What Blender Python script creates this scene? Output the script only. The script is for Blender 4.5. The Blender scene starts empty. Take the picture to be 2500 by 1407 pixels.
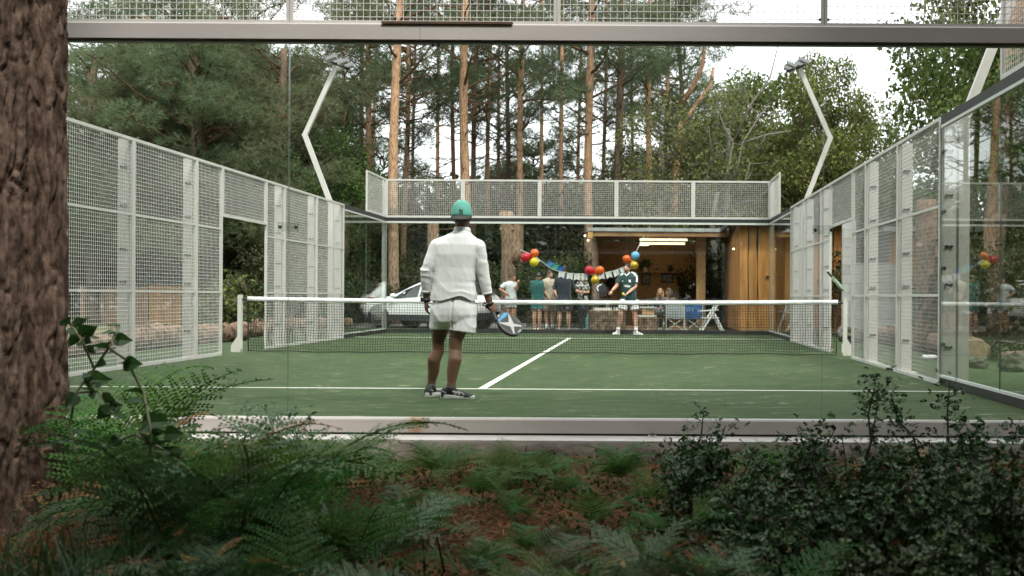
import bpy, bmesh, math, random
import numpy as np
from mathutils import Vector, Matrix, noise
random.seed(7)
rng = np.random.default_rng(7)
R = math.radians
scene = bpy.context.scene
COL = scene.collection

# ------------------------------------------------------------------ camera
# x = across the court (0 = centre line), y = along it (0 = near glass wall), z = 0 turf
CX, CY, CZ = 1.635, -8.07, 0.959
F, VX, VY, ROLL = 2631.0, 1563.0, 726.0, 0.0058
cam = bpy.data.cameras.new('camera')
cam.sensor_width = 36.0
cam.lens = F / 2500 * 36
cam.shift_x = -(VX - 1250) / 2500
cam.shift_y = (VY - 703.5) / 2500
cam.clip_end = 1200
cam.dof.use_dof = True
cam.dof.focus_distance = 11.5
cam.dof.aperture_fstop = 3.2
camo = bpy.data.objects.new('camera', cam)
camo.location = (CX, CY, CZ)
camo.rotation_euler = (R(90), -ROLL, 0)
COL.objects.link(camo)
scene.camera = camo

# ------------------------------------------------------------------ light: bright overcast
SUN_EL, SUN_AZ = R(56), R(155)          # azimuth clockwise from +y
world = bpy.data.worlds.new('World'); scene.world = world; world.use_nodes = True
nt = world.node_tree; nt.nodes.clear()
wo = nt.nodes.new('ShaderNodeOutputWorld'); bg = nt.nodes.new('ShaderNodeBackground')
sky = nt.nodes.new('ShaderNodeTexSky'); sky.sky_type = 'NISHITA'; sky.sun_disc = False
sky.sun_elevation = SUN_EL; sky.sun_rotation = SUN_AZ; sky.air_density = 1.0; sky.dust_density = 3.0
mul = nt.nodes.new('ShaderNodeMixRGB'); mul.blend_type = 'MIX'; mul.inputs[0].default_value = 0.9
tc = nt.nodes.new('ShaderNodeTexCoord')
cn = nt.nodes.new('ShaderNodeTexNoise'); cn.inputs['Scale'].default_value = 2.2; cn.inputs['Detail'].default_value = 5
cr = nt.nodes.new('ShaderNodeValToRGB')
cr.color_ramp.elements[0].position = 0.3; cr.color_ramp.elements[0].color = (9.3, 9.5, 9.9, 1)
cr.color_ramp.elements[1].position = 0.7; cr.color_ramp.elements[1].color = (12.2, 12.2, 12.3, 1)
nt.links.new(tc.outputs['Generated'], cn.inputs['Vector'])
nt.links.new(cn.outputs['Fac'], cr.inputs['Fac'])
nt.links.new(sky.outputs[0], mul.inputs[1]); nt.links.new(cr.outputs[0], mul.inputs[2])
nt.links.new(mul.outputs[0], bg.inputs['Color']); bg.inputs['Strength'].default_value = 0.13
nt.links.new(bg.outputs[0], wo.inputs[0])
sun = bpy.data.lights.new('sun', 'SUN'); sun.energy = 2.4; sun.angle = R(10); sun.color = (1, .95, .88)
suno = bpy.data.objects.new('sun', sun)
sd = Vector((math.sin(SUN_AZ) * math.cos(SUN_EL), math.cos(SUN_AZ) * math.cos(SUN_EL), math.sin(SUN_EL)))
suno.rotation_euler = (-sd).to_track_quat('-Z', 'Y').to_euler(); suno.location = (0, 0, 40)
COL.objects.link(suno)
scene.view_settings.view_transform = 'Standard'
scene.view_settings.look = 'None'
scene.view_settings.exposure = 0.88
scene.view_settings.gamma = 1.0
scene.render.engine = 'CYCLES'
scene.cycles.max_bounces = 6; scene.cycles.diffuse_bounces = 3; scene.cycles.glossy_bounces = 3
scene.cycles.transmission_bounces = 6; scene.cycles.transparent_max_bounces = 24
scene.cycles.use_denoising = True; scene.cycles.use_adaptive_sampling = True; scene.cycles.adaptive_threshold = .025
scene.cycles.caustics_reflective = False; scene.cycles.caustics_refractive = False

# ------------------------------------------------------------------ helpers
def at(px, py, Y):
    """point on the photograph (2500 x 1407) -> world point at court depth Y"""
    dx, dy = px - VX, py - VY
    dx, dy = dx + dy * ROLL, dy - dx * ROLL
    d = Y - CY
    return Vector((CX + dx * d / F, Y, CZ - dy * d / F))

ORG = {}
def tag(o, label=None, cat=None, group=None, kind=None):
    if label: o['label'] = label
    if cat: o['category'] = cat
    if group: o['group'] = group
    if kind: o['kind'] = kind
    return o
def thing(name, label, cat, loc=(0, 0, 0), group=None, rotz=0):
    o = bpy.data.objects.new(name, None); COL.objects.link(o)
    o.location = loc; o.rotation_euler = (0, 0, rotz); o.empty_display_size = .1
    ORG[o.name] = Vector(loc)
    return tag(o, label, cat, group, 'thing')
def new_obj(name, me, parent=None, loc=None):
    o = bpy.data.objects.new(name, me); COL.objects.link(o)
    if parent is not None:
        o.parent = parent; ORG[o.name] = ORG[parent.name]
    else:
        ORG[o.name] = Vector(loc) if loc is not None else Vector((0, 0, 0))
        if loc is not None: o.location = loc
    return o
def copy_tree(o, parent=None, data=True):
    c = o.copy(); COL.objects.link(c); c.parent = parent
    ORG[c.name] = ORG.get(o.name, Vector((0, 0, 0)))
    for ch in list(o.children): copy_tree(ch, c)
    return c

class MB:
    """collects pieces; build() links them as one mesh object"""
    def __init__(s): s.v = []; s.f = []; s.m = []; s.cur = 0
    def add(s, vs, fs):
        b = len(s.v); s.v.extend([tuple(v) for v in vs])
        for f in fs: s.f.append([i + b for i in f]); s.m.append(s.cur)
        return s
    def box(s, a, b):
        x0, x1 = sorted((a[0], b[0])); y0, y1 = sorted((a[1], b[1])); z0, z1 = sorted((a[2], b[2]))
        return s.add([(x0,y0,z0),(x1,y0,z0),(x1,y1,z0),(x0,y1,z0),(x0,y0,z1),(x1,y0,z1),(x1,y1,z1),(x0,y1,z1)],
                     [(0,3,2,1),(4,5,6,7),(0,1,5,4),(1,2,6,5),(2,3,7,6),(3,0,4,7)])
    def bar(s, a, b, w, h=None, up=(0, 0, 1)):
        """box beam from a to b, w across, h along up"""
        a = Vector(a); b = Vector(b); h = h or w; d = (b - a).normalized()
        u = Vector(up); x = d.cross(u)
        if x.length < 1e-4: x = d.cross(Vector((1, 0, 0)))
        x.normalize(); u = x.cross(d).normalized()
        vs = []
        for p in (a, b):
            for sx, su in ((-1,-1),(1,-1),(1,1),(-1,1)): vs.append(p + x * (w/2*sx) + u * (h/2*su))
        return s.add(vs, [(3,2,1,0),(4,5,6,7),(0,1,5,4),(1,2,6,5),(2,3,7,6),(3,0,4,7)])
    def loft(s, rings, cap=True):
        n = len(rings[0]); b = len(s.v)
        for r in rings: s.v.extend([tuple(p) for p in r])
        for i in range(len(rings) - 1):
            for j in range(n):
                k = (j + 1) % n
                s.f.append([b+i*n+j, b+i*n+k, b+(i+1)*n+k, b+(i+1)*n+j]); s.m.append(s.cur)
        if cap:
            s.f.append([b + j for j in range(n)][::-1]); s.m.append(s.cur)
            s.f.append([b + (len(rings)-1)*n + j for j in range(n)]); s.m.append(s.cur)
        return s
    def tube(s, pts, radii, n=8, cap=True):
        pts = [Vector(p) for p in pts]
        if not hasattr(radii, '__len__'): radii = [radii] * len(pts)
        rings = []; x = None
        for i, p in enumerate(pts):
            t = (pts[min(i+1, len(pts)-1)] - pts[max(i-1, 0)])
            if t.length < 1e-9: t = Vector((0, 0, 1))
            t.normalize()
            if x is None:
                x = t.cross(Vector((0, 0, 1)) if abs(t.z) < .9 else Vector((0, 1, 0)))
            x = (x - t * x.dot(t))
            if x.length < 1e-6: x = t.orthogonal()
            x.normalize(); y = t.cross(x)
            rings.append([p + (x * math.cos(2*math.pi*k/n) + y * math.sin(2*math.pi*k/n)) * radii[i] for k in range(n)])
        return s.loft(rings, cap)
    def ball(s, c, rx, ry=None, rz=None, nu=14, nv=9, rot=None):
        ry = ry or rx; rz = rz or rx; c = Vector(c); vs = []; fs = []
        for i in range(1, nv):
            th = math.pi * i / nv
            for j in range(nu):
                ph = 2*math.pi*j/nu
                p = Vector((rx*math.sin(th)*math.cos(ph), ry*math.sin(th)*math.sin(ph), rz*math.cos(th)))
                vs.append(c + (rot @ p if rot else p))
        t = Vector((0,0,rz)); vs.append(c + (rot @ t if rot else t)); vs.append(c - (rot @ t if rot else t))
        T, B = len(vs)-2, len(vs)-1
        for i in range(nv-2):
            for j in range(nu):
                k = (j+1) % nu
                fs.append((i*nu+j, (i+1)*nu+j, (i+1)*nu+k, i*nu+k))
        for j in range(nu):
            k = (j+1) % nu
            fs.append((T, j, k)); fs.append((B, (nv-2)*nu+k, (nv-2)*nu+j))
        return s.add(vs, fs)
    def cap_limb(s, pts, radii, n=12):
        s.tube(pts, radii, n)
        s.ball(pts[0], radii[0]*.995, nu=n); s.ball(pts[-1], radii[-1]*.995, nu=n)
        for p, r in list(zip(pts, radii))[1:-1]: s.ball(p, r*.99, nu=n)
        return s
    def lathe(s, prof, n=16, c=(0,0,0)):
        """prof: (radius, z) list"""
        rings = [[(c[0]+r*math.cos(2*math.pi*k/n), c[1]+r*math.sin(2*math.pi*k/n), c[2]+z) for k in range(n)] for r, z in prof]
        return s.loft(rings)
    def mesh(s, name, org=None, smooth=False):
        me = bpy.data.meshes.new(name)
        v = s.v if org is None else [(p[0]-org[0], p[1]-org[1], p[2]-org[2]) for p in s.v]
        me.from_pydata(v, [], s.f); me.update()
        if smooth:
            for p in me.polygons: p.use_smooth = True
        return me
    def build(s, name, mat, parent=None, loc=None, smooth=False, local=False):
        org = None if local else (ORG[parent.name] if parent is not None else loc)
        me = s.mesh(name, org, smooth)
        for m in (mat if isinstance(mat, (list, tuple)) else [mat]): me.materials.append(m)
        if isinstance(mat, (list, tuple)):
            for p, mi in zip(me.polygons, s.m): p.material_index = mi
        return new_obj(name, me, parent, loc)

def np_mesh(name, v, f, mats=None, smooth=False, mi=None):
    """v (N,3) float, f (M,k) int with k = 3 or 4"""
    me = bpy.data.meshes.new(name); f = np.asarray(f, dtype=np.int32); k = f.shape[1]
    me.vertices.add(len(v)); me.vertices.foreach_set('co', np.asarray(v, dtype=np.float32).ravel())
    me.loops.add(f.size); me.loops.foreach_set('vertex_index', f.ravel())
    me.polygons.add(len(f)); me.polygons.foreach_set('loop_start', np.arange(0, f.size, k, dtype=np.int32))
    if smooth: me.polygons.foreach_set('use_smooth', np.ones(len(f), dtype=bool))
    for m in (mats or []): me.materials.append(m)
    if mi is not None: me.polygons.foreach_set('material_index', np.asarray(mi, dtype=np.int32))
    me.update(calc_edges=True); me.validate()
    return me

# ------------------------------------------------------------------ materials
def mat(name, c, c2=None, scale=6.0, rough=.6, metal=0.0, bump=0.0, bscale=None, spec=.5, detail=5, stretch=None,
        per_obj=0.0, island=0.0, trans=0.0, emit=None, estr=0.0, coat=0.0, pos=(.35, .65), coord='Object', sheen=0.0):
    m = bpy.data.materials.new(name); m.use_nodes = True; n = m.node_tree; L = n.links
    b = n.nodes['Principled BSDF']
    b.inputs['Roughness'].default_value = rough; b.inputs['Metallic'].default_value = metal
    b.inputs['Specular IOR Level'].default_value = spec; b.inputs['Coat Weight'].default_value = coat
    b.inputs['Sheen Weight'].default_value = sheen
    b.inputs['Base Color'].default_value = (*c, 1)
    vec = None
    if c2 or bump:
        t = n.nodes.new('ShaderNodeTexCoord'); vec = t.outputs[coord]
        if stretch:
            mp = n.nodes.new('ShaderNodeMapping'); mp.inputs['Scale'].default_value = stretch
            L.new(vec, mp.inputs['Vector']); vec = mp.outputs[0]
    colout = None
    if c2:
        nz = n.nodes.new('ShaderNodeTexNoise'); nz.inputs['Scale'].default_value = scale; nz.inputs['Detail'].default_value = detail
        L.new(vec, nz.inputs['Vector'])
        rp = n.nodes.new('ShaderNodeValToRGB')
        rp.color_ramp.elements[0].position = pos[0]; rp.color_ramp.elements[0].color = (*c, 1)
        rp.color_ramp.elements[1].position = pos[1]; rp.color_ramp.elements[1].color = (*c2, 1)
        L.new(nz.outputs['Fac'], rp.inputs['Fac']); colout = rp.outputs[0]
    if per_obj or island:
        hv = n.nodes.new('ShaderNodeHueSaturation'); hv.inputs['Color'].default_value = (*c, 1)
        if colout: L.new(colout, hv.inputs['Color'])
        if island:
            g = n.nodes.new('ShaderNodeNewGeometry'); src = g.outputs['Random Per Island']; amt = island
        else:
            g = n.nodes.new('ShaderNodeObjectInfo'); src = g.outputs['Random']; amt = per_obj
        mr = n.nodes.new('ShaderNodeMapRange'); mr.inputs['To Min'].default_value = 1 - amt; mr.inputs['To Max'].default_value = 1 + amt
        L.new(src, mr.inputs['Value']); L.new(mr.outputs[0], hv.inputs['Value'])
        if island and per_obj:
            oi = n.nodes.new('ShaderNodeObjectInfo'); m2 = n.nodes.new('ShaderNodeMapRange')
            m2.inputs['To Min'].default_value = .5 - per_obj * .12; m2.inputs['To Max'].default_value = .5 + per_obj * .12
            L.new(oi.outputs['Random'], m2.inputs['Value']); L.new(m2.outputs[0], hv.inputs['Hue'])
        colout = hv.outputs[0]
    if colout: L.new(colout, b.inputs['Base Color'])
    if bump:
        nb = n.nodes.new('ShaderNodeTexNoise'); nb.inputs['Scale'].default_value = bscale or scale * 3; nb.inputs['Detail'].default_value = 6
        L.new(vec, nb.inputs['Vector'])
        bp = n.nodes.new('ShaderNodeBump'); bp.inputs['Strength'].default_value = bump; bp.inputs['Distance'].default_value = .02
        L.new(nb.outputs['Fac'], bp.inputs['Height']); L.new(bp.outputs[0], b.inputs['Normal'])
    if emit:
        b.inputs['Emission Color'].default_value = (*emit, 1); b.inputs['Emission Strength'].default_value = estr
    if trans:
        out = n.nodes['Material Output']; tr = n.nodes.new('ShaderNodeBsdfTranslucent'); mx = n.nodes.new('ShaderNodeMixShader')
        mx.inputs[0].default_value = trans; tr.inputs['Color'].default_value = (*c, 1)
        if colout: L.new(colout, tr.inputs['Color'])
        L.new(b.outputs[0], mx.inputs[1]); L.new(tr.outputs[0], mx.inputs[2]); L.new(mx.outputs[0], out.inputs['Surface'])
    return m

def glass_mat(name, tint=(.93, .97, .95), strength=1.0, ior=1.5):
    m = bpy.data.materials.new(name); m.use_nodes = True; n = m.node_tree; n.nodes.clear(); L = n.links
    out = n.nodes.new('ShaderNodeOutputMaterial'); tr = n.nodes.new('ShaderNodeBsdfTransparent')
    gl = n.nodes.new('ShaderNodeBsdfGlossy'); mx = n.nodes.new('ShaderNodeMixShader'); fr = n.nodes.new('ShaderNodeFresnel')
    tr.inputs['Color'].default_value = (*tint, 1); gl.inputs['Roughness'].default_value = 0.0
    ge = n.nodes.new('ShaderNodeNewGeometry'); mr = n.nodes.new('ShaderNodeMapRange')   # same reflectance entering and leaving
    mr.inputs['To Min'].default_value = ior; mr.inputs['To Max'].default_value = 1 / ior
    L.new(ge.outputs['Backfacing'], mr.inputs['Value']); L.new(mr.outputs[0], fr.inputs['IOR'])
    ml = n.nodes.new('ShaderNodeMath'); ml.operation = 'MULTIPLY'; ml.inputs[1].default_value = strength
    L.new(fr.outputs[0], ml.inputs[0]); L.new(ml.outputs[0], mx.inputs[0])
    L.new(tr.outputs[0], mx.inputs[1]); L.new(gl.outputs[0], mx.inputs[2]); L.new(mx.outputs[0], out.inputs['Surface'])
    return m

M = {}
M['paint'] = mat('fence_paint', (.57, .555, .52), (.51, .495, .46), scale=3, rough=.45)
M['wire_shaded'] = mat('shaded_wire', (.40, .40, .385), rough=.55)  # wire of the unlit right fence, its shade put into the colour
M['wire'] = mat('galvanised_wire', (.66, .65, .61), rough=.5)
M['beam'] = mat('beam_paint', (.44, .42, .395), (.39, .37, .35), scale=2.2, rough=.5, stretch=(.4, 1, 1))
M['black'] = mat('black_rubber', (.018, .02, .02), rough=.5)
M['darkmetal'] = mat('dark_metal', (.045, .045, .05), rough=.35, metal=.6)
M['alu'] = mat('pale_aluminium', (.55, .57, .54), rough=.4)
M['glass'] = glass_mat('court_glass', (.95, .975, .955))
M['glass_edge'] = mat('glass_edge', (.10, .17, .14), rough=.15, spec=.8)
M['clear'] = glass_mat('clear_plate', (.9, .93, .92))
M['white'] = mat('white_paint', (.80, .80, .78), rough=.55)
M['cream_line'] = mat('line_fibre', (.72, .72, .68), (.60, .60, .52), scale=30, rough=.9)
M['rust'] = mat('rusty_steel', (.10, .055, .03), (.05, .035, .025), scale=12, rough=.8)
# ------------------------------------------------------------------ ground, turf, slab
def turf_material():
    m = bpy.data.materials.new('artificial_turf'); m.use_nodes = True; n = m.node_tree; L = n.links
    b = n.nodes['Principled BSDF']; b.inputs['Roughness'].default_value = .9; b.inputs['Specular IOR Level'].default_value = .15
    t = n.nodes.new('ShaderNodeTexCoord')
    def nz(scale, detail, st=None, rough=.55):
        x = n.nodes.new('ShaderNodeTexNoise'); x.inputs['Scale'].default_value = scale; x.inputs['Detail'].default_value = detail
        x.inputs['Roughness'].default_value = rough
        v = t.outputs['Object']
        if st:
            mp = n.nodes.new('ShaderNodeMapping'); mp.inputs['Scale'].default_value = st; L.new(v, mp.inputs['Vector']); v = mp.outputs[0]
        L.new(v, x.inputs['Vector']); return x.outputs['Fac']
    def ramp(f, a, ca, b_, cb):
        r = n.nodes.new('ShaderNodeValToRGB'); e = r.color_ramp.elements
        e[0].position = a; e[0].color = (*ca, 1); e[1].position = b_; e[1].color = (*cb, 1); L.new(f, r.inputs['Fac']); return r.outputs[0]
    def mix(f, a, c):
        x = n.nodes.new('ShaderNodeMixRGB'); L.new(f, x.inputs[0]); L.new(a, x.inputs[1])
        if isinstance(c, tuple): x.inputs[2].default_value = (*c, 1)
        else: L.new(c, x.inputs[2])
        return x.outputs[0]
    base = ramp(nz(.7, 4), .35, (.032, .057, .022), .7, (.047, .077, .031))
    fine = ramp(nz(60, 3), .4, (0, 0, 0), .62, (.45, .45, .45))
    c = mix(fine, base, (.060, .090, .041))
    wear = ramp(nz(4.5, 8, (.55, 1.5, 1), .75), .48, (0, 0, 0), .66, (.55, .55, .55))
    c = mix(wear, c, (.125, .135, .075))
    sand = ramp(nz(6.5, 6, (.4, 1.1, 1), .74), .59, (0, 0, 0), .655, (.75, .75, .75))
    area = ramp(nz(.8, 3), .42, (0, 0, 0), .62, (1, 1, 1)); mk = n.nodes.new('ShaderNodeMixRGB'); mk.blend_type = 'MULTIPLY'; mk.inputs[0].default_value = .85; L.new(sand, mk.inputs[1]); L.new(area, mk.inputs[2])
    c = mix(mk.outputs[0], c, (.42, .40, .31))
    L.new(c, b.inputs['Base Color'])
    bp = n.nodes.new('ShaderNodeBump'); bp.inputs['Strength'].default_value = .5; bp.inputs['Distance'].default_value = .01
    L.new(nz(140, 2), bp.inputs['Height']); L.new(bp.outputs[0], b.inputs['Normal'])
    return m
M['turf'] = turf_material()
M['forest'] = mat('forest_floor', (.020, .012, .006), (.115, .060, .027), scale=38, rough=.95, spec=.04, bump=.8, bscale=70, detail=9)
M['gravel'] = mat('gravel_lot', (.13, .13, .125), (.20, .195, .185), scale=25, rough=.95, bump=.5, bscale=90, spec=.15)
M['concrete'] = mat('pale_concrete', (.52, .50, .47), (.42, .40, .37), scale=5, rough=.9, bump=.25, bscale=40)
M['rough_stone'] = mat('rough_concrete', (.15, .13, .11), (.27, .235, .20), scale=6, rough=.95, bump=.7, bscale=18, spec=.1)

def sheet(name, x0, x1, y0, y1, z, mt, nx=1, ny=1, hfun=None):
    xs = np.linspace(x0, x1, nx+1); ys = np.linspace(y0, y1, ny+1)
    v = [(x, y, z + (hfun(x, y) if hfun else 0)) for y in ys for x in xs]
    f = [(j*(nx+1)+i, j*(nx+1)+i+1, (j+1)*(nx+1)+i+1, (j+1)*(nx+1)+i) for j in range(ny) for i in range(nx)]
    o = new_obj(name, np_mesh(name, v, f, [mt], smooth=hfun is not None)); tag(o, kind='structure'); return o

def gz(x, y):
    """height of the forest floor"""
    if y < -.3:
        h = -.20 - .012 * (-y) + .05 * noise.noise((x*.7, y*.7, 3)) + .03 * noise.noise((x*2.1, y*2.1, 9))
        return h
    return -.16
def build_ground():
    # fine foreground strip, joined with the wide sheet as one ground object
    xs = np.concatenate([[-700, -200, -60, -30], np.linspace(-16, 16, 97), [30, 60, 200, 700]])
    ys = np.concatenate([[-700, -200, -60, -30], np.linspace(-16, -.35, 70), [-.3, 0, 24, 60, 200, 700]])
    v = []
    for y in ys:
        for x in xs:
            z = gz(x, y) if y < -.25 else -.17
            if y > 40: z = -.05
            v.append((x, y, z))
    nx, ny = len(xs), len(ys)
    f = [(j*nx+i, j*nx+i+1, (j+1)*nx+i+1, (j+1)*nx+i) for j in range(ny-1) for i in range(nx-1)]
    o = new_obj('ground', np_mesh('ground', v, f, [M['forest']], smooth=True)); tag(o, kind='structure')
build_ground()
slab = MB().box((-6.3, -.33, -.30), (6.3, 20.5, -.075)).build('concrete_slab', M['concrete']); tag(slab, kind='structure')
# rough shuttered edge of the slab, in uneven blocks
def slab_edge():
    x = -6.3; i = 0
    while x < 6.3:
        w = random.uniform(.5, 1.2); x1 = min(x + w, 6.3)
        mb = MB(); nx, nz_ = 12, 5; vs = []
        for k in range(nz_+1):
            for j in range(nx+1):
                xx = x + .004 + (x1-x-.008)*j/nx; zz = -.315 + .225*k/nz_
                dy = -.335 - .06*abs(noise.noise((xx*5.3+zz*9, zz*7, 1.7)))-.025*abs(noise.noise((xx*13-zz*14, zz*12, 4.7))) - .03*(1-k/nz_) - .02*math.sin((j/nx)*math.pi)*random.uniform(.3, 1)
                if k == nz_: dy = -.332
                vs.append((xx, dy, zz))
        fs = [(k*(nx+1)+j, k*(nx+1)+j+1, (k+1)*(nx+1)+j+1, (k+1)*(nx+1)+j) for k in range(nz_) for j in range(nx)]
        mb.add(vs, fs).build('edge_stone', M['rough_stone'], slab, smooth=True)
        x = x1
slab_edge()
turf = MB().box((-6.25, 0.0, -.07), (6.25, 20.45, 0)).build('turf', M['turf']); tag(turf, kind='structure')
turf2 = MB().box((-9.5, 20.46, -.16), (-3.3, 24.5, -.02)).build('turf_strip', M['turf']); tag(turf2, kind='structure')
for i, (a, b) in enumerate((((-8.6, 1.0), (-6.26, 20.45)), ((6.26, 1.0), (9.0, 20.45)))):
    t = MB().box((a[0], a[1], -.16), (b[0], b[1], -.012)).build('turf_verge', M['turf']); tag(t, kind='structure')
M['lawn'] = mat('rough_lawn', (.10, .115, .05), (.17, .165, .085), scale=7, rough=.95, spec=.05, bump=.6, bscale=50, detail=8)
lw = MB().box((-30, 3, -.168), (-8.61, 34, -.10)).build('lawn', M['lawn']); tag(lw, kind='structure')
lw = MB().box((9.01, 1, -.168), (22, 19, -.10)).build('lawn', M['lawn']); tag(lw, kind='structure')
lot = MB().box((-8.6, 20.47, -.165), (4.4, 33, -.055)).build('gravel_lot', M['gravel']); tag(lot, kind='structure')
# painted lines: sheets 4 mm above the turf
def line(x0, x1, y0, y1):
    MB().box((x0, y0, .0005), (x1, y1, .004)).build('court_line', M['cream_line'], turf)
LW = .05
line(-5, 5, 3.05, 3.05+LW); line(-5, 5, 16.95-LW, 16.95)
line(-.04, .04, 3.105, 9.98); line(-.04, .04, 10.02, 16.895)
line(-.12, .0, 2.93, 3.045) if False else None

# ------------------------------------------------------------------ wire mesh, panes
def wires(o, u, L, z0, z1, sp=.05, th=.0042):
    """welded grid in the plane through o along unit u; returns verts, quads"""
    u = np.array(u, float); nrm = np.array((u[1], -u[0], 0.0)); zc = np.array((0, 0, 1.0)); o = np.array(o, float)
    V = []; Fc = []
    def prism(a, b, s1, s2, off):
        base = len(V)
        for p in (a, b):
            for q1, q2 in ((-1,-1),(1,-1),(1,1),(-1,1)): V.append(p + s1*q1*th/2 + s2*q2*th/2 + off)
        for k in range(4): Fc.append((base+k, base+(k+1)%4, base+4+(k+1)%4, base+4+k))
    n = max(1, int(round(L/sp)))
    for i in range(1, n): prism(o+u*(L*i/n)+zc*z0, o+u*(L*i/n)+zc*z1, u, nrm, nrm*0)
    m = max(1, int(round((z1-z0)/sp)))
    for i in range(1, m): prism(o+zc*(z0+(z1-z0)*i/m), o+u*L+zc*(z0+(z1-z0)*i/m), zc, nrm, nrm*th)
    return V, Fc
def mesh_panel(parent, o, u, L, z0, z1, rails=(), fw=.04, fd=.04, th=.0042, wirem='wire'):
    """one framed wire panel: frame + wire grid as its sub-part"""
    o = Vector(o); u = Vector(u); fr = MB(); e = .002
    fr.bar(o+u*(fw/2+e)+Vector((0,0,z0)), o+u*(fw/2+e)+Vector((0,0,z1)), fw, fd, up=u.cross(Vector((0,0,1))))
    fr.bar(o+u*(L-fw/2-e)+Vector((0,0,z0)), o+u*(L-fw/2-e)+Vector((0,0,z1)), fw, fd, up=u.cross(Vector((0,0,1))))
    for z in (z0+fw/2, z1-fw/2):
        fr.bar(o+u*(fw+e)+Vector((0,0,z)), o+u*(L-fw-e)+Vector((0,0,z)), fd-.002, fw)
    for z in rails: fr.bar(o+u*(fw+e)+Vector((0,0,z)), o+u*(L-fw-e)+Vector((0,0,z)), .022, .03)
    p = fr.build('mesh_panel', M['paint'], parent)
    V, Fc = wires(o, u, L, z0, z1, th=th); org = ORG[parent.name]
    w = new_obj('wire_grid', np_mesh('wire_grid', np.array(V)-np.array(org), Fc, [M[wirem]]), p)
    return p
def pane(parent, a, b, nrm_axis):
    """12 mm toughened pane: faces and green edges"""
    mb = MB(); mb.box(a, b); me_ = mb
    p = me_.build('glass_pane', [M['glass'], M['glass_edge']], parent)
    for poly in p.data.polygons:
        n = poly.normal
        poly.material_index = 0 if abs(n[nrm_axis]) > .9 else 1
    return p
def bolt(parent, c, axis, r=.014, name='bolt'):
    mb = MB(); c = Vector(c); ax = Vector(axis)
    mb.tube([c, c+ax*.006, c+ax*.016, c+ax*.02], [r*1.15, r, r*.8, r*.3], 10)
    return mb.build(name, M['darkmetal'], parent, smooth=True)

# ---- near end wall
M['gasket'] = mat('grey_gasket', (.15, .17, .15), rough=.5)
W = thing('glass_wall', 'near glass end wall with beige beam and wire mesh across the top of the picture', 'glass wall', (0, 0, 0))
for i in range(5):
    pane(W, (-5+2*i+.0035, -.006, .03), (-3+2*i-.0035, .006, 2.90), 1)
    mesh_panel(W, (-5+2*i, 0, 0), (1, 0, 0), 2, 2.995, 4.0, fw=.0225, fd=.03)
def channel(x0, x1, z0, z1, yd, name, m):
    mb = MB(); prof = [(-yd, z0), (yd, z0), (yd, z1-.012), (yd-.012, z1), (-yd+.012, z1), (-yd, z1-.012)]
    mb.loft([[(x0, p[0], p[1]) for p in prof], [(x1, p[0], p[1]) for p in prof]][::-1]); return mb.build(name, m, W)
channel(-5.04, -.016, 2.868, 2.99, .05, 'top_beam', M['beam']); channel(-.013, 5.04, 2.868, 2.99, .05, 'top_beam', M['beam'])
MB().box((-5, -.028, 2.846), (5, .028, 2.862)).build('gasket', M['gasket'], W)
def rust_channel():
    m = mat('base_channel_paint', (.46, .43, .40), (.40, .375, .35), scale=2, rough=.55, stretch=(.4, 1, 1))
    n = m.node_tree; L = n.links; b = n.nodes['Principled BSDF']
    src = b.inputs['Base Color'].links[0].from_socket
    t = n.nodes.new('ShaderNodeTexCoord'); sp = n.nodes.new('ShaderNodeSeparateXYZ'); L.new(t.outputs['Object'], sp.inputs[0])
    d = n.nodes.new('ShaderNodeMath'); d.operation = 'ADD'; d.inputs[1].default_value = .03; L.new(sp.outputs[0], d.inputs[0])
    a = n.nodes.new('ShaderNodeMath'); a.operation = 'ABSOLUTE'; L.new(d.outputs[0], a.inputs[0])
    nz = n.nodes.new('ShaderNodeTexNoise'); nz.inputs['Scale'].default_value = 14; mp = n.nodes.new('ShaderNodeMapping'); mp.inputs['Scale'].default_value = (3, 1, .4)
    L.new(t.outputs['Object'], mp.inputs[0]); L.new(mp.outputs[0], nz.inputs['Vector'])
    s = n.nodes.new('ShaderNodeMath'); s.operation = 'MULTIPLY_ADD'; s.inputs[1].default_value = .16; L.new(nz.outputs['Fac'], s.inputs[0]); s.inputs[2].default_value = -.03
    q = n.nodes.new('ShaderNodeMath'); q.operation = 'SUBTRACT'; L.new(s.outputs[0], q.inputs[0]); L.new(a.outputs[0], q.inputs[1])
    mr = n.nodes.new('ShaderNodeMapRange'); mr.inputs['From Min'].default_value = -.03; mr.inputs['From Max'].default_value = .05; mr.inputs['To Max'].default_value = .8
    L.new(q.outputs[0], mr.inputs['Value'])
    mx = n.nodes.new('ShaderNodeMixRGB'); L.new(mr.outputs[0], mx.inputs[0]); L.new(src, mx.inputs[1]); mx.inputs[2].default_value = (.30, .13, .035, 1)
    L.new(mx.outputs[0], b.inputs['Base Color']); return m
M['channel'] = rust_channel()
channel(-5.04, 1.99, -.058, .05, .05, 'base_channel', M['channel']); channel(1.993, 5.04, -.058, .05, .05, 'base_channel', M['channel'])
MB().box((-5, -.035, -.074), (5, .035, -.060)).build('base_shim', M['black'], W)
for X in (-3, -1, 1, 3):
    cp = MB().box((X-.08, -.014, 1.435), (X+.08, -.007, 1.505)).build('clamp_plate', M['clear'], W)
    for s in (-1, 1): bolt(cp, (X+s*.06, -.0145, 1.47), (0, -1, 0), .013)
for X in (.075, .115): bolt(W, (X, -.02, 2.842), (0, 0, -1), .012)
for X in (1.73, 2.24):
    fb = MB().box((X-.03, -.11, -.0745), (X+.03, -.052, -.066)).build('foot_clip', M['alu'], W); bolt(fb, (X, -.085, -.066), (0, 0, 1), .016)
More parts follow.
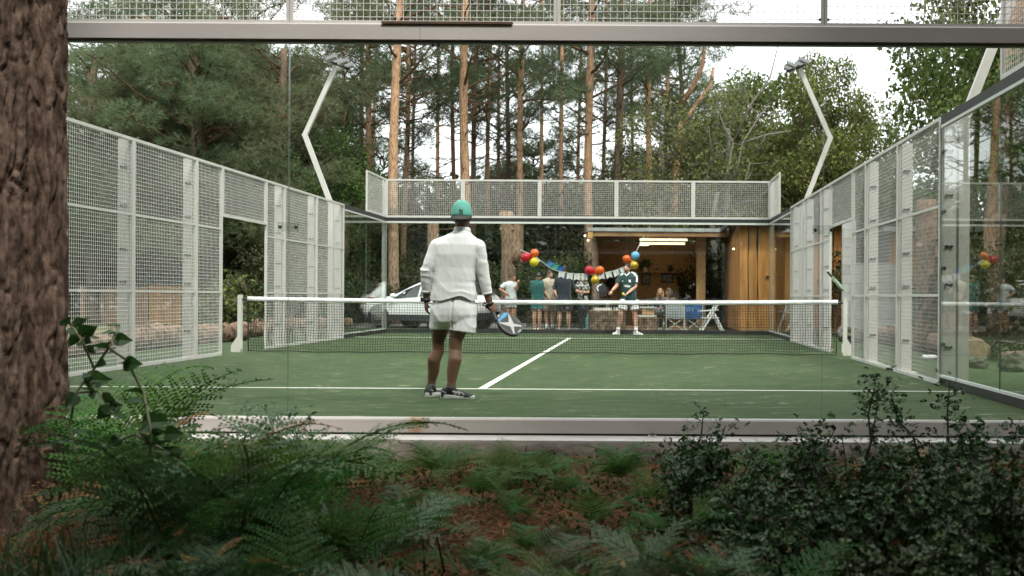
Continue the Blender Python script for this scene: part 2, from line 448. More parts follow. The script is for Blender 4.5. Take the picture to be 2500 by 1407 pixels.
for X in (3,):
    for s in (-1, 1): bolt(W, (X+s*.024, 0, 3.045), (s, 0, 0), .012)
ab = MB(); ab.box((-.30, -.058, 2.9915), (.675, .05, 3.0)); ab.box((-.30, -.064, 2.982), (.675, -.058, 3.0))
o = ab.build('angle_strip', M['rust'], loc=(0, 0, 0)); tag(o, 'rusty brown steel angle strip lying on the near top beam', 'strip')

# ---- far end wall
W = thing('glass_wall', 'far glass end wall of the court, topped with wire mesh, before the cabin', 'glass wall', (0, 20, 0))
for i in range(5):
    pane(W, (-5+2*i+.005, 19.994, .08), (-3+2*i-.005, 20.006, 2.86), 1)
    mesh_panel(W, (-5+2*i, 20, 0), (1, 0, 0), 2, 3.0, 4.0, fw=.045, fd=.04, th=.005)
MB().box((-5.02, 19.97, 2.905), (5.02, 20.03, 2.995)).build('top_band', M['black'], W)
MB().box((-5.0, 19.965, 2.855), (5.0, 20.035, 2.903)).build('top_rail', M['alu'], W)
MB().box((-5.02, 19.97, .004), (5.02, 20.03, .10)).build('base_band', M['black'], W)
for X in (-5.06, 5.06): MB().box((X-.05, 20.04, -.07), (X+.05, 20.14, 4.0)).build('corner_post', M['paint'], W)
for i in range(20): bolt(W, (-4.75+i*.5, 19.968, 2.945), (0, -1, 0), .011)
for X in (-3, -1, 1, 3):
    cp = MB().box((X-.08, 20.008, 1.435), (X+.08, 20.014, 1.505)).build('clamp_plate', M['clear'], W)

# ---- corner glass returns and the mesh above them
def corner_glass(sx, y0, y1, label, far):
    X = 5.0*sx; W = thing('glass_wall', label, 'glass wall', (X, (y0+y1)/2, 0))
    for k in range(2):
        pane(W, (X-.006, y0+2*k+.004, .06), (X+.006, y0+2*k+2-.004, 2.9), 0)
    MB().box((X-.018, y0+.04, .004), (X+.018, y1-.04, .085)).build('base_band', M['black'], W)
    MB().box((X-.02, y0+.04, .087), (X+.02, y1-.04, .115)).build('base_rail', M['alu'], W)
    MB().box((X-.018, y0+.04, 2.90), (X+.018, y1-.04, 2.995)).build('top_band', M['black'], W)
    MB().box((X-.02, y0+.04, 2.865), (X+.02, y1-.04, 2.897)).build('top_rail', M['alu'], W)
    my = y0+.04 if not far else y1-2
    mesh_panel(W, (X, my, 0), (0, 1, 0), 1.94, 3.0, 4.0, fw=.045, fd=.04)
    yp = y1-.06 if not far else y0+.06
    for z in (.45, 1.3, 1.93, 2.6):
        cp = MB().box((X+sx*.008, yp-.07, z-.02), (X+sx*.02, yp+.07, z+.02)).build('clamp_plate', M['darkmetal'], W)
    ym = (y0+y1)/2
    cp = MB().box((X-sx*.008, ym-.08, 1.435), (X-sx*.014, ym+.08, 1.505)).build('clamp_plate', M['clear'], W)
    for s in (-1, 1): bolt(cp, (X-sx*.0145, ym+s*.06, 1.47), (-sx, 0, 0), .013)
corner_glass(1, 0, 4, 'near right corner glass wall reflecting the car and balloons', False)
corner_glass(-1, 0, 4, 'near left corner glass wall beside the pine trunk', False)
corner_glass(1, 16, 20, 'far right corner glass wall in front of the timber building', True)
corner_glass(-1, 16, 20, 'far left corner glass wall behind the net', True)

# ---- side fences of welded mesh with a doorway
def side_fence(sx, label, th, wm):
    X = 5.0*sx; W = thing('mesh_fence', label, 'fence', (X, 10, 0))
    for y0, y1 in ((4, 6), (6, 8), (8, 9), (11, 12), (12, 14), (14, 16)):
        mesh_panel(W, (X, y0, 0), (0, 1, 0), y1-y0, .0, 3.0, rails=(1.0, 2.0), th=th, wirem=wm)
    mesh_panel(W, (X, 9.0, 0), (0, 1, 0), 2, 2.2, 3.0, th=th, wirem=wm)
    for y in (4.06, 6, 8, 12, 14, 15.9):
        p = MB().box((X+sx*.03, y-.05, -.07), (X+sx*.17, y+.05, 2.985)).build('pillar', M['paint'], W)
        pb = MB().box((X+sx*.02, y-.11, -.012), (X+sx*.24, y+.11, .004)).build('foot_plate', M['paint'], p)
        for z in (.42, 1.12, 1.55, 2.12, 2.62):
            c = MB(); c.box((X+sx*.045, y-.07, z-.006), (X+sx*.135, y-.054, z+.006))
            c.tube([(X+sx*.06, y-.055, z), (X+sx*.06, y-.08, z)], .013, 8); c.tube([(X+sx*.12, y-.055, z), (X+sx*.12, y-.08, z)], .013, 8)
            c.build('clip', M['darkmetal'], p)
side_fence(-1, 'left side fence of white welded mesh with an open doorway', .0044, 'wire')
side_fence(1, 'right side fence of shaded welded mesh with an open doorway', .004, 'wire_shaded')  # darker, thinner wire stands in for the unlit side

# ---- floodlight masts
M['lampgrey'] = mat('lamp_housing', (.26, .27, .28), rough=.45)
M['lens'] = mat('lamp_lens', (.55, .57, .58), rough=.15, spec=.9)
def mast(x, y, sx, label):
    W = thing('floodlight_mast', label, 'light mast', (x, y, 0), 'floodlight masts around the court')
    b = Vector((x, y, -.05)); k0 = Vector((x, y, 3.0)); k1 = Vector((x+sx*.60, y, 4.52)); k2 = Vector((x-sx*.08, y, 6.05))
    MB().box((x-.06, y-.06, -.07), (x+.06, y+.06, 3.02)).build('lower_post', M['paint'], W)
    p = MB(); p.bar(k0-Vector((0, 0, .05)), k1+Vector((sx*.016, 0, .04)), .10, .085, up=(0, 1, 0)); p.build('cranked_arm', M['paint'], W)
    p = MB(); p.bar(k1+Vector((sx*.018, 0, -.03)), k2, .098, .083, up=(0, 1, 0)); p.build('upper_arm', M['paint'], W)
    MB().bar(k2+Vector((sx*.14, 0, .11)), k2+Vector((-sx*.30, 0, -.06)), .05, .05).build('cross_bar', M['darkmetal'], W)
    for j, (ox, oz) in enumerate(((.04, .09), (-.22, .0))):
        for oy in (-.22, .22):
            c = k2 + Vector((sx*ox, oy, oz+.05)); a = Vector((-sx*.87, 0, .35)).normalized(); up = Vector((-sx*.35, 0, -.87)).normalized()
            f = MB(); f.bar(c-a*.11, c+a*.11, .22, .045, up=up)
            for q in range(5): f.bar(c-a*(.12-.055*q)-up*.040, c-a*(.10-.055*q)-up*.040, .22, .03, up=up)
            fl = f.build('floodlight', M['lampgrey'], W)
            MB().bar(c-a*.11+up*.028, c+a*.11+up*.028, .22, .005, up=up).build('lens', M['lens'], fl)
mast(-5.24, 15.9, -1, 'white cranked floodlight mast beyond the far end of the left fence')
mast(5.24, 15.9, 1, 'grey cranked floodlight mast at the far end of the right fence')
mast(5.26, 4.06, 1, 'nearest cranked light mast, cut off by the top edge at right')

# ---- net
M['cord'] = mat('net_cord', (.012, .014, .013), rough=.8)
M['tape'] = mat('net_tape', (.80, .80, .80), (.66, .67, .69), scale=9, rough=.7, bump=.5, bscale=14, stretch=(1, 1, 2.5))
def build_net():
    N = thing('court_net', 'black court net with a white top tape across the middle', 'net', (0, 10, 0))
    V = []; Fc = []; th = .0058
    top = lambda x: .845 + .035*(x/4.95)**2
    bot = lambda x: .018 + .008*math.sin(x*2.3) + .006*math.sin(x*7.1)
    def prism(a, b):
        a = np.array(a); b = np.array(b); d = b-a; d /= np.linalg.norm(d); s1 = np.array((0, 1.0, 0)); s2 = np.cross(d, s1); base = len(V)
        for p in (a, b):
            for q1, q2 in ((-1,-1),(1,-1),(1,1),(-1,1)): V.append(p+s1*q1*th/2+s2*q2*th/2 - np.array((0, 10, 0)))
        for k in range(4): Fc.append((base+k, base+(k+1)%4, base+4+(k+1)%4, base+4+k))
    n = 226
    def pt(i, t):
        x = -4.93 + 9.86*i/n; w = .012*math.sin(x*3+t*4)
        return (x + .012*math.sin(t*9+x)*(1-t), 10+w*(1-t), bot(x)+(top(x)-bot(x))*t)
    K = 19
    for i in range(n+1):
        for k in range(0, K, 2): prism(pt(i, k/K), pt(i, min(k+2, K)/K))
    for k in range(1, K):
        for i in range(0, n, 2): prism(pt(i, k/K), pt(i+2, k/K))
    new_obj('netting', np_mesh('netting', V, Fc, [M['cord']]), N)
    # tape: folded band with small ripples
    mb = MB(); n2 = 140; rings = []
    for i in range(n2+1):
        x = -4.95 + 9.9*i/n2; z = top(x); w = .004*math.sin(x*11)+.003*math.sin(x*27+1)
        rings.append([(x, 9.988+w, z-.022-.003*math.sin(x*9)), (x, 9.986+w*.5, z+.02), (x, 9.994, z+.052), (x, 10.006, z+.052), (x, 10.014+w*.5, z+.02), (x, 10.012+w, z-.022-.003*math.sin(x*9))])
    mb.loft(rings); mb.build('top_tape', M['tape'], N, smooth=True)
    c = MB(); c.tube([(x, 10, bot(x)) for x in np.linspace(-4.93, 4.93, 60)], .007, 6); c.build('bottom_cord', M['cord'], N)
    for s in (-1, 1):
        MB().bar((s*4.93, 10, .03), (s*4.945, 10, .86), .03, .012).build('side_strap', M['cord'], N)
        p = MB(); X = s*5.07
        p.box((X-.034, 9.966, .0), (X+.034, 10.034, .96))
        post = p.build('net_post', M['paint'], N)
        g = MB(); g.add([(X+s*.04, 9.99, .0), (X+s*.15, 9.99, .0), (X+s*.15, 9.99, .11), (X+s*.04, 9.99, .27), (X+s*.04, 10.01, .0), (X+s*.15, 10.01, .0), (X+s*.15, 10.01, .11), (X+s*.04, 10.01, .27)],
                [(0,1,2,3),(7,6,5,4),(0,4,5,1),(1,5,6,2),(2,6,7,3),(3,7,4,0)]); g.build('gusset', M['paint'], post)
        MB().tube([(X-s*.04, 10, .885), (X-s*.11, 10, .885)], .018, 10).build('tensioner', M['darkmetal'], post)
        MB().bar((X-s*.045, 9.95, .05), (X-s*.045, 9.95, .2), .03, .03).build('lower_hook', M['alu'], post)
build_net()
# ------------------------------------------------------------------ vegetation
M['needle'] = mat('pine_needles', (.112, .148, .078), (.162, .192, .102), scale=.9, rough=.65, spec=.12, island=.35, per_obj=.25, trans=.52)
M['needle_dark'] = mat('dark_pine_needles', (.088, .118, .064), (.130, .160, .084), scale=.9, rough=.65, spec=.12, island=.35, per_obj=.2, trans=.5)
M['oak'] = mat('oak_leaves', (.072, .118, .028), (.115, .155, .044), scale=.8, rough=.55, spec=.15, island=.45, per_obj=.3, trans=.3)
M['birch'] = mat('pale_leaves', (.14, .165, .055), (.19, .20, .075), scale=.9, rough=.6, spec=.12, island=.4, trans=.35)
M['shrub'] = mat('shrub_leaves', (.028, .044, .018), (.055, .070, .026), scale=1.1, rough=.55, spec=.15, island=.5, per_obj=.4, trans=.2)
def bark_material(name, lowc, lowc2, upc, upc2, z0, z1, bscale=9):
    m = bpy.data.materials.new(name); m.use_nodes = True; n = m.node_tree; L = n.links; b = n.nodes['Principled BSDF']
    b.inputs['Roughness'].default_value = .9; b.inputs['Specular IOR Level'].default_value = .05
    t = n.nodes.new('ShaderNodeTexCoord'); mp = n.nodes.new('ShaderNodeMapping'); mp.inputs['Scale'].default_value = (3, 3, .7)
    L.new(t.outputs['Object'], mp.inputs[0])
    nz = n.nodes.new('ShaderNodeTexNoise'); nz.inputs['Scale'].default_value = bscale; nz.inputs['Detail'].default_value = 7; L.new(mp.outputs[0], nz.inputs['Vector'])
    def rp(a, c):
        r = n.nodes.new('ShaderNodeValToRGB'); r.color_ramp.elements[0].position = .36; r.color_ramp.elements[0].color = (*a, 1)
        r.color_ramp.elements[1].position = .62; r.color_ramp.elements[1].color = (*c, 1); L.new(nz.outputs['Fac'], r.inputs['Fac']); return r.outputs[0]
    sp = n.nodes.new('ShaderNodeSeparateXYZ'); L.new(t.outputs['Object'], sp.inputs[0])
    nl = n.nodes.new('ShaderNodeTexNoise'); nl.inputs['Scale'].default_value = 1.5; L.new(t.outputs['Object'], nl.inputs['Vector'])
    ad = n.nodes.new('ShaderNodeMath'); ad.operation = 'MULTIPLY_ADD'; ad.inputs[1].default_value = 3; L.new(nl.outputs['Fac'], ad.inputs[0]); L.new(sp.outputs[2], ad.inputs[2])
    mr = n.nodes.new('ShaderNodeMapRange'); mr.inputs['From Min'].default_value = z0+1.5; mr.inputs['From Max'].default_value = z1+1.5; L.new(ad.outputs[0], mr.inputs['Value'])
    mx = n.nodes.new('ShaderNodeMixRGB'); L.new(mr.outputs[0], mx.inputs[0]); L.new(rp(lowc, lowc2), mx.inputs[1]); L.new(rp(upc, upc2), mx.inputs[2])
    oi = n.nodes.new('ShaderNodeObjectInfo'); hv = n.nodes.new('ShaderNodeHueSaturation'); m2 = n.nodes.new('ShaderNodeMapRange')
    m2.inputs['To Min'].default_value = .65; m2.inputs['To Max'].default_value = 1.2
    L.new(oi.outputs['Random'], m2.inputs['Value']); L.new(m2.outputs[0], hv.inputs['Value']); L.new(mx.outputs[0], hv.inputs['Color'])
    L.new(hv.outputs[0], b.inputs['Base Color'])
    bp = n.nodes.new('ShaderNodeBump'); bp.inputs['Strength'].default_value = .8; bp.inputs['Distance'].default_value = .04
    L.new(nz.outputs['Fac'], bp.inputs['Height']); L.new(bp.outputs[0], b.inputs['Normal'])
    return m
M['pinebark'] = bark_material('pine_bark', (.13, .09, .066), (.35, .25, .185), (.23, .135, .08), (.52, .33, .20), 1.5, 6)
M['limbbark'] = bark_material('limb_bark', (.06, .045, .034), (.12, .09, .066), (.08, .05, .032), (.16, .10, .062), 2, 8)
M['darkbark'] = bark_material('dark_bark', (.065, .052, .042), (.165, .13, .10), (.10, .075, .055), (.22, .155, .11), 2, 8)
M['palebark'] = bark_material('pale_bark', (.10, .09, .075), (.22, .20, .17), (.12, .11, .09), (.24, .22, .19), 2, 8)

def unit(n, g):
    d = g.normal(size=(n, 3)); return d / np.linalg.norm(d, axis=1)[:, None]
def needles(cent, dirs, size, k, w, g):
    """tufts of thin needles: k triangles fanning out of every centre"""
    n = len(cent); d = unit(n*k, g)*.85 + np.repeat(dirs, k, 0); d /= np.linalg.norm(d, axis=1)[:, None]
    c = np.repeat(cent, k, 0); L = np.repeat(size, k)*g.uniform(.7, 1.15, n*k)
    s = np.cross(d, unit(n*k, g)); s /= np.linalg.norm(s, axis=1)[:, None]+1e-9
    v = np.empty((n*k, 3, 3)); ww = (np.repeat(size, k)*w)[:, None]
    v[:, 0] = c - s*ww*.5 ; v[:, 1] = c + s*ww*.5; v[:, 2] = c + d*L[:, None]
    v[:, 0] += d*L[:, None]*.12; v[:, 1] += d*L[:, None]*.12
    return v.reshape(-1, 3), np.arange(n*k*3).reshape(-1, 3)
def leaf_quads(cent, size, g, aspect=.6, droop=.3):
    n = len(cent); a = unit(n, g); a[:, 2] -= droop; a /= np.linalg.norm(a, axis=1)[:, None]
    s = np.cross(a, unit(n, g)); s /= np.linalg.norm(s, axis=1)[:, None]+1e-9
    L = (size*g.uniform(.6, 1.25, n))[:, None]
    v = np.empty((n, 4, 3)); v[:, 0] = cent; v[:, 1] = cent+a*L*.45+s*L*aspect*.5; v[:, 2] = cent+a*L; v[:, 3] = cent+a*L*.45-s*L*aspect*.5
    return v.reshape(-1, 3), np.arange(n*4).reshape(-1, 4)

def limb_path(p0, p1, g, sag=.12, n=5):
    p0 = np.array(p0, float); p1 = np.array(p1, float); L = np.linalg.norm(p1-p0); out = []
    for i in range(n+1):
        t = i/n; p = p0+(p1-p0)*t; p = p+g.normal(size=3)*L*.035*math.sin(t*math.pi); p[2] += sag*L*(t*t-t); out.append(tuple(p))
    return out
def pine_variant(name, seed, zb, zt, Rm, ncl, mt, tufts=55, size=.29, dead=14, flat=.45, prof=None, barkm='pinebark', clr=(.45, .95)):
    """branches mesh and crown mesh of one pine; the trunk is built tree by tree"""
    g = np.random.default_rng(seed); br = MB(); cs = []; ds = []; ss = []
    prof = prof or (lambda t: (1-.75*t)*(.55+.9*min(1, t*3)))
    for i in range(ncl):
        t = (i+.5)/ncl; t = min(.98, max(0, t+g.normal()*.05)); a = g.uniform(0, 2*math.pi); rr = Rm*prof(t)*math.sqrt(g.uniform(.08, 1))
        c = np.array((rr*math.cos(a), rr*math.sin(a), zb+(zt-zb)*t + g.normal()*.15)); cr_ = g.uniform(*clr)*(.75+.35*(1-t))
        z0 = max(zb*.75, c[2]-rr*g.uniform(.25, .75)); r0 = .024+.015*rr
        br.tube(limb_path((0, 0, z0), c, g), [r0*(1-.16*k) for k in range(6)], 5, cap=False)
        n = int(tufts*cr_*cr_*1.7); p = unit(n, g)*(g.uniform(.25, 1, n)**.5)[:, None]; d = p.copy(); d[:, 2] += .55
        p *= np.array((cr_, cr_, cr_*flat)); cs.append(c+p); ds.append(d*.6); ss.append(np.full(n, size))
        for q in range(3):
            e = c+unit(1, g)[0]*np.array((cr_, cr_, cr_*flat))*.8
            br.tube(limb_path(c, e, g, n=3), [.02, .016, .012, .008], 4, cap=False)
    for i in range(dead):
        a = g.uniform(0, 2*math.pi); z = g.uniform(zb*.35, zb*1.1); L = g.uniform(.6, 2.2)
        e = np.array((L*math.cos(a), L*math.sin(a), z+g.uniform(-.1, .6)*L))
        pth = limb_path((0, 0, z), e, g, sag=.2); br.tube(pth, [.032-.005*k for k in range(6)], 4, cap=False)
        for q in range(3):
            s0 = np.array(pth[g.integers(2, 5)]); br.tube(limb_path(s0, s0+g.normal(size=3)*.35, g, n=2), [.013, .009, .004], 3, cap=False)
    v, f = needles(np.concatenate(cs), np.concatenate(ds), np.concatenate(ss), 8, .085, g)
    bm_ = br.mesh(name+'_branches', smooth=True); bm_.materials.append(M['limbbark'])
    return bm_, np_mesh(name+'_needles', v, f, [M[mt]])
def leafy_variant(name, seed, zb, zt, Rm, ncl, mt, leaves=120, size=.15, clr=(.5, 1.0), barkm='darkbark', trunk_to=.5, shape=None, flat=.75, aspect=.6):
    g = np.random.default_rng(seed); br = MB(); cs = []
    mains = []
    for i in range(ncl):
        u = unit(1, g)[0]; rr = g.uniform(.35, 1)**.5 if i > ncl//5 else g.uniform(.1, .6)
        c = np.array((u[0]*Rm*rr, u[1]*Rm*rr, (zb+zt)/2+u[2]*(zt-zb)/2*rr))
        if shape: c = shape(c, g)
        cr_ = g.uniform(*clr); z0 = zb*.5+(zt-zb)*g.uniform(.05, trunk_to)
        z0 = min(z0, c[2])
        if i <= ncl//5:
            br.tube(limb_path((0, 0, max(zb*.6, c[2]-np.hypot(c[0], c[1])*1.3)), c, g, sag=.05), [.06*(1-.15*k)*Rm/3 for k in range(6)], 5, cap=False); mains.append(c)
        else:
            q0 = min(mains, key=lambda m_: np.linalg.norm(m_-c)+max(0, m_[2]-c[2])); br.tube(limb_path(q0, c, g, sag=.03, n=4), [.022*Rm/3, .018*Rm/3, .015*Rm/3, .012*Rm/3, .008*Rm/3], 4, cap=False)
        n = int(leaves*cr_*cr_*1.5); p = unit(n, g)*(g.uniform(.15, 1, n)**.45)[:, None]*np.array((cr_, cr_, cr_*flat)); cs.append(c+p)
        for q in range(4):
            e = c+unit(1, g)[0]*cr_*.85; br.tube(limb_path(c, e, g, n=2), [.018, .012, .006], 3, cap=False)
    cs = np.concatenate(cs); v, f = leaf_quads(cs, np.full(len(cs), size), g, aspect)
    bm_ = br.mesh(name+'_branches', smooth=True); bm_.materials.append(M[barkm])
    return bm_, np_mesh(name+'_leaves', v, f, [M[mt]])

VAR = {}
VAR['pine_a'] = pine_variant('pine_a', 11, 7.8, 16.5, 2.6, 32, 'needle', dead=18, tufts=62, clr=(.5, 1.0))
VAR['pine_b'] = pine_variant('pine_b', 12, 9.0, 17.5, 2.3, 26, 'needle_dark', dead=20, tufts=62, clr=(.5, 1.0))
VAR['pine_c'] = pine_variant('pine_c', 13, 6.0, 15.0, 2.7, 32, 'needle_dark', dead=14, tufts=62, clr=(.5, 1.0))
VAR['pine_low'] = pine_variant('pine_low', 14, 3.2, 12.2, 4.6, 105, 'needle', tufts=62, clr=(.7, 1.25), flat=.5, dead=8,
                               prof=lambda t: (1.0-.55*t)*(.75+.5*min(1, t*4)))
VAR['pine_low2'] = pine_variant('pine_low2', 15, 3.0, 11.0, 4.0, 90, 'needle', tufts=62, clr=(.7, 1.2), flat=.5, dead=10,
                                prof=lambda t: (1.05-.6*t)*(.7+.5*min(1, t*4)))
VAR['oak'] = leafy_variant('oak', 21, 2.2, 11.5, 4.6, 120, 'oak', leaves=190, size=.195, clr=(.7, 1.25))
VAR['oak2'] = leafy_variant('oak2', 22, 2.0, 11.0, 4.0, 110, 'oak', leaves=185, size=.175, clr=(.6, 1.15))
VAR['birch'] = leafy_variant('birch', 23, 2.6, 10.5, 2.7, 70, 'birch', leaves=95, size=.15, clr=(.5, 1.0), barkm='palebark')
VAR['shrub_a'] = leafy_variant('shrub_a', 31, .1, 3.2, 1.9, 55, 'shrub', leaves=150, size=.15, clr=(.5, .9), trunk_to=.3)
VAR['shrub_b'] = leafy_variant('shrub_b', 32, .1, 2.6, 2.2, 50, 'shrub', leaves=140, size=.14, clr=(.5, .9), trunk_to=.3)
VAR['laurel'] = leafy_variant('laurel', 33, .05, 1.5, .75, 40, 'oak', leaves=170, size=.12, clr=(.25, .42), trunk_to=.3)

def trunk_mesh(parent, base, r, H, lean, g, mt, flare=1.25, n=12, name='trunk'):
    mb = MB(); pts = []; rad = []; N = 16; ph = g.uniform(0, 6, 4)
    for i in range(N+1):
        t = i/N; z = H*t
        wob = .12*t*(1-t)*4*r/.3
        pts.append((base[0]+lean[0]*t*H/10+wob*math.sin(ph[0]+t*6), base[1]+lean[1]*t*H/10+wob*math.sin(ph[1]+t*5), base[2]+z-.15))
        rad.append(r*(1-.5*t)*(1+(flare-1)*math.exp(-z/.5))*(1+.05*math.sin(ph[2]+z*2.1)))
    mb.tube(pts, rad, n)
    o = mb.build(name, M[mt], parent, smooth=True); return o, pts, rad
def tree(name, label, cat, base, var, r, H, lean=(0, 0), sc=1.0, rz=None, mt='pinebark', group=None, seed=0, zs=None, flare=1.25, crown_z=0.0):
    """tree at base: its own trunk; branches and crown of the variant"""
    g = np.random.default_rng(seed+int(abs(base[0])*97+abs(base[1])*13)); base = Vector(base)
    t = thing(name, label, cat, base, group)
    tr, pts, rad = trunk_mesh(t, base, r, H, lean, g, mt, flare)
    b, c = VAR[var]; rz = g.uniform(0, 6.28) if rz is None else rz; zs = zs or sc
    for nm, me in (('branches', b), ('crown', c)):
        o = new_obj(nm, me, t); o.scale = (sc, sc, zs); o.rotation_euler = (0, 0, rz)
        mid = pts[len(pts)*3//5]; o.location = ((mid[0]-base[0])*.9, (mid[1]-base[1])*.9, crown_z)
        o['kind'] = 'stuff'
    return t
def gp(px, Y, z=-.1):
    p = at(px, VY, Y); return (p.x, Y, z)
def lean_of(px0, px1, Y, dz=9.0):
    return ((px1-px0)*(Y-CY)/F/dz*10, 0)

GP = 'tall pines behind the far glass wall'
# (px low, px high, trunk width px, Y, variant, scale, label)
pines = [
    (852, 838, 10, 37, 'pine_a', .9, 'slim pine whose trunk rises beside the left floodlight head'),
    (892, 897, 15, 34, 'pine_b', .95, 'orange-barked pine just right of the left floodlight, above the mesh corner'),
    (960, 966, 23, 30.5, 'pine_a', 1.0, 'pale orange pine with a stout base behind the white car bonnet'),
    (983, 990, 13, 38, 'pine_c', .9, 'curved reddish pine immediately right of the pale orange one'),
    (1004, 1008, 9, 43, 'pine_b', .9, 'thin dark pine, third of the trio over the white car'),
    (1113, 1105, 11, 41, 'pine_b', .95, 'thin straight pine on the left side of the thick one above the teal cap'),
    (1137, 1135, 22, 33, 'pine_a', 1.05, 'thick pale orange pine rising directly above the teal cap'),
    (1153, 1158, 13, 38, 'pine_c', .95, 'darker pine half hidden behind the thick one above the teal cap'),
    (1186, 1192, 11, 41, 'pine_b', .95, 'bent slender pine between the teal cap and the twin cut trunk'),
    (1239, 1236, 13, 46, 'pine_c', .85, 'dark crooked pine standing behind the twin cut trunk'),
    (1269, 1271, 15, 36, 'pine_c', 1.0, 'straight brown pine above the red balloon left of the glass seam'),
    (1374, 1369, 11, 41, 'pine_b', .95, 'slim grey-orange pine just right of the middle glass seam'),
    (1439, 1438, 20, 33, 'pine_a', 1.0, 'forked orange pine above the left end of the cabin roof'),
    (1511, 1511, 20, 34.5, 'pine_b', 1.0, 'straight dark-barked pine above the middle of the cabin roof'),
    (1578, 1582, 15, 38, 'pine_b', .95, 'pine wrapped in pale leaves above the cabin strip lights'),
    (1619, 1624, 12, 42, 'pine_a', .95, 'thin pine above the right half of the cabin'),
    (872, 880, 13, 40, 'pine_b', .9, 'leaning brown pine at the left end of the far mesh'), (906, 912, 10, 46, 'pine_a', .9, 'slender pine close right of the orange one near the left floodlight'), (1072, 1068, 10, 47, 'pine_b', .95, 'pale thin pine left of the near player cap'),
    (1210, 1214, 9, 48, 'pine_a', .95, 'very thin pine right of the bent slender one'), (1326, 1322, 10, 45, 'pine_b', .95, 'thin pine between the straight brown one and the glass seam'), (1408, 1412, 9, 47, 'pine_c', .9, 'thin pine close left of the forked orange one'), (1470, 1474, 10, 46, 'pine_a', .95, 'pale slim pine between the forked and the dark-barked pine'), (1545, 1541, 9, 48, 'pine_b', .95, 'slim pine behind the right side of the dark-barked one'),
    (1690, 1665, 13, 44, 'pine_c', 1.0, 'dark pine behind the pale leafy birch over the cabin'),
]
for i, (a, b, w, Y, v, s, lb) in enumerate(pines):
    tree('pine_tree', lb, 'pine', gp(a, Y), v, w*.62*(Y-CY)/F, 17*s, lean_of(a, b, Y), s, group=GP, seed=i, mt='darkbark' if 'dark' in lb else 'pinebark', flare=1.7 if 'stout' in lb else 1.25, crown_z=2.2 if Y >= 44 or v == 'pine_c' else 0.6)
left = [
    (225, 30, 'pine_low', .84, 'spreading pine at far left, seen beside the big trunk'),
    (350, 35, 'pine_low2', 1.12, 'broad dense pine over the first panels of the left fence'),
    (470, 29, 'pine_low', .92, 'dense blue-green pine over the middle of the left fence'),
    (590, 34, 'pine_low2', 1.15, 'many-limbed dark pine above the left fence doorway'),
    (690, 30, 'pine_low2', .9, 'dense pine behind the left seam of the near glass'),
    (430, 46, 'pine_low', 1.25, 'tall pine peeping over the broad dense ones'),
]
for i, (a, Y, v, s, lb) in enumerate(left):
    tree('pine_tree', lb, 'pine', gp(a, Y), v, .24, 11*s, (0, 0), s, group='dense pines beyond the left fence', seed=40+i, mt='darkbark')
leafy = [
    (765, 31, 'oak2', .68, 'darkbark', 'bright green leafy tree behind the left floodlight mast', 'tree'),
    (2020, 35, 'oak', .66, 'darkbark', 'rounded oak behind the right floodlight mast', 'oak'),
    (2170, 34, 'oak2', .6, 'darkbark', 'lower oak showing just above the right fence', 'oak'),
    (1880, 40, 'oak', .8, 'darkbark', 'leafy oak left of the right floodlight head', 'oak'),
    (2470, 20, 'oak2', .85, 'darkbark', 'nearer oak at the top right behind the cranked mast', 'oak'),
    (2640, 15, 'oak', .7, 'darkbark', 'oak at the right edge behind the corner glass', 'oak'),
    (1612, 33.5, 'birch', .85, 'palebark', 'pale yellow-green birch drooping over the cabin roof', 'birch'),
    (1775, 33, 'birch', .9, 'palebark', 'pale leafy birch right of the cabin post', 'birch'),
    (1500, 40, 'birch', .75, 'palebark', 'small pale birch low behind the cabin roof', 'birch'),
]
for i, (a, Y, v, s, bk, lb, ct) in enumerate(leafy):
    tree('leafy_tree', lb, ct, gp(a, Y), v, .2*s, 8.5*s, (0, 0), s, group='leafy trees round the court', seed=70+i, mt=bk, zs={2020: .93, 2470: 1.1, 1880: .95}.get(a))
tree('pine_tree', 'red-barked pine trunk behind the right corner glass', 'pine', gp(2395, 14), 'pine_a', .24, 17, lean_of(2395, 2462, 14, 5.5), 1.0, group=GP, seed=91, flare=1.2)

mids = [(740, 47, 'pine_low2', .95, 'pine showing between the left glass seam and the floodlight'), (935, 50, 'pine_low', .78, 'low dark pine between the orange trunks over the car'), (1045, 48, 'oak2', .68, 'pale green tree low behind the near player'),
        (1215, 52, 'pine_low2', .78, 'dense dark pine mass right of the teal cap'), (1305, 50, 'pine_low', .80, 'broad dark pine left of the middle glass seam'), (1400, 52, 'pine_low2', .66, 'pine low behind the forked orange trunk'), (1475, 46, 'oak2', .62, 'light green tree between the forked and the dark pine'),
        (1560, 50, 'oak', .72, 'leafy tree behind the middle of the cabin roof'), (1700, 47, 'pine_low', .95, 'dark spreading pine behind the bare silvery tree'), (1830, 48, 'oak', .85, 'tree crown behind the bare silvery limbs'), (880, 44, 'oak2', .62, 'leafy tree low behind the far mesh corner at left'), (1960, 49, 'oak2', .92, 'oak between the two right floodlight masts'), (640, 50, 'pine_low', 1.15, 'tall pine behind the left fence doorway trees')]
for i, (a, Y, v, s, lb) in enumerate(mids):
    tree('pine_tree' if 'pine' in v else 'leafy_tree', lb, 'pine' if 'pine' in v else 'tree', gp(a, Y), v, .2, 10*s, (0, 0), s, group='trees farther back in the wood', seed=200+i, mt='darkbark')
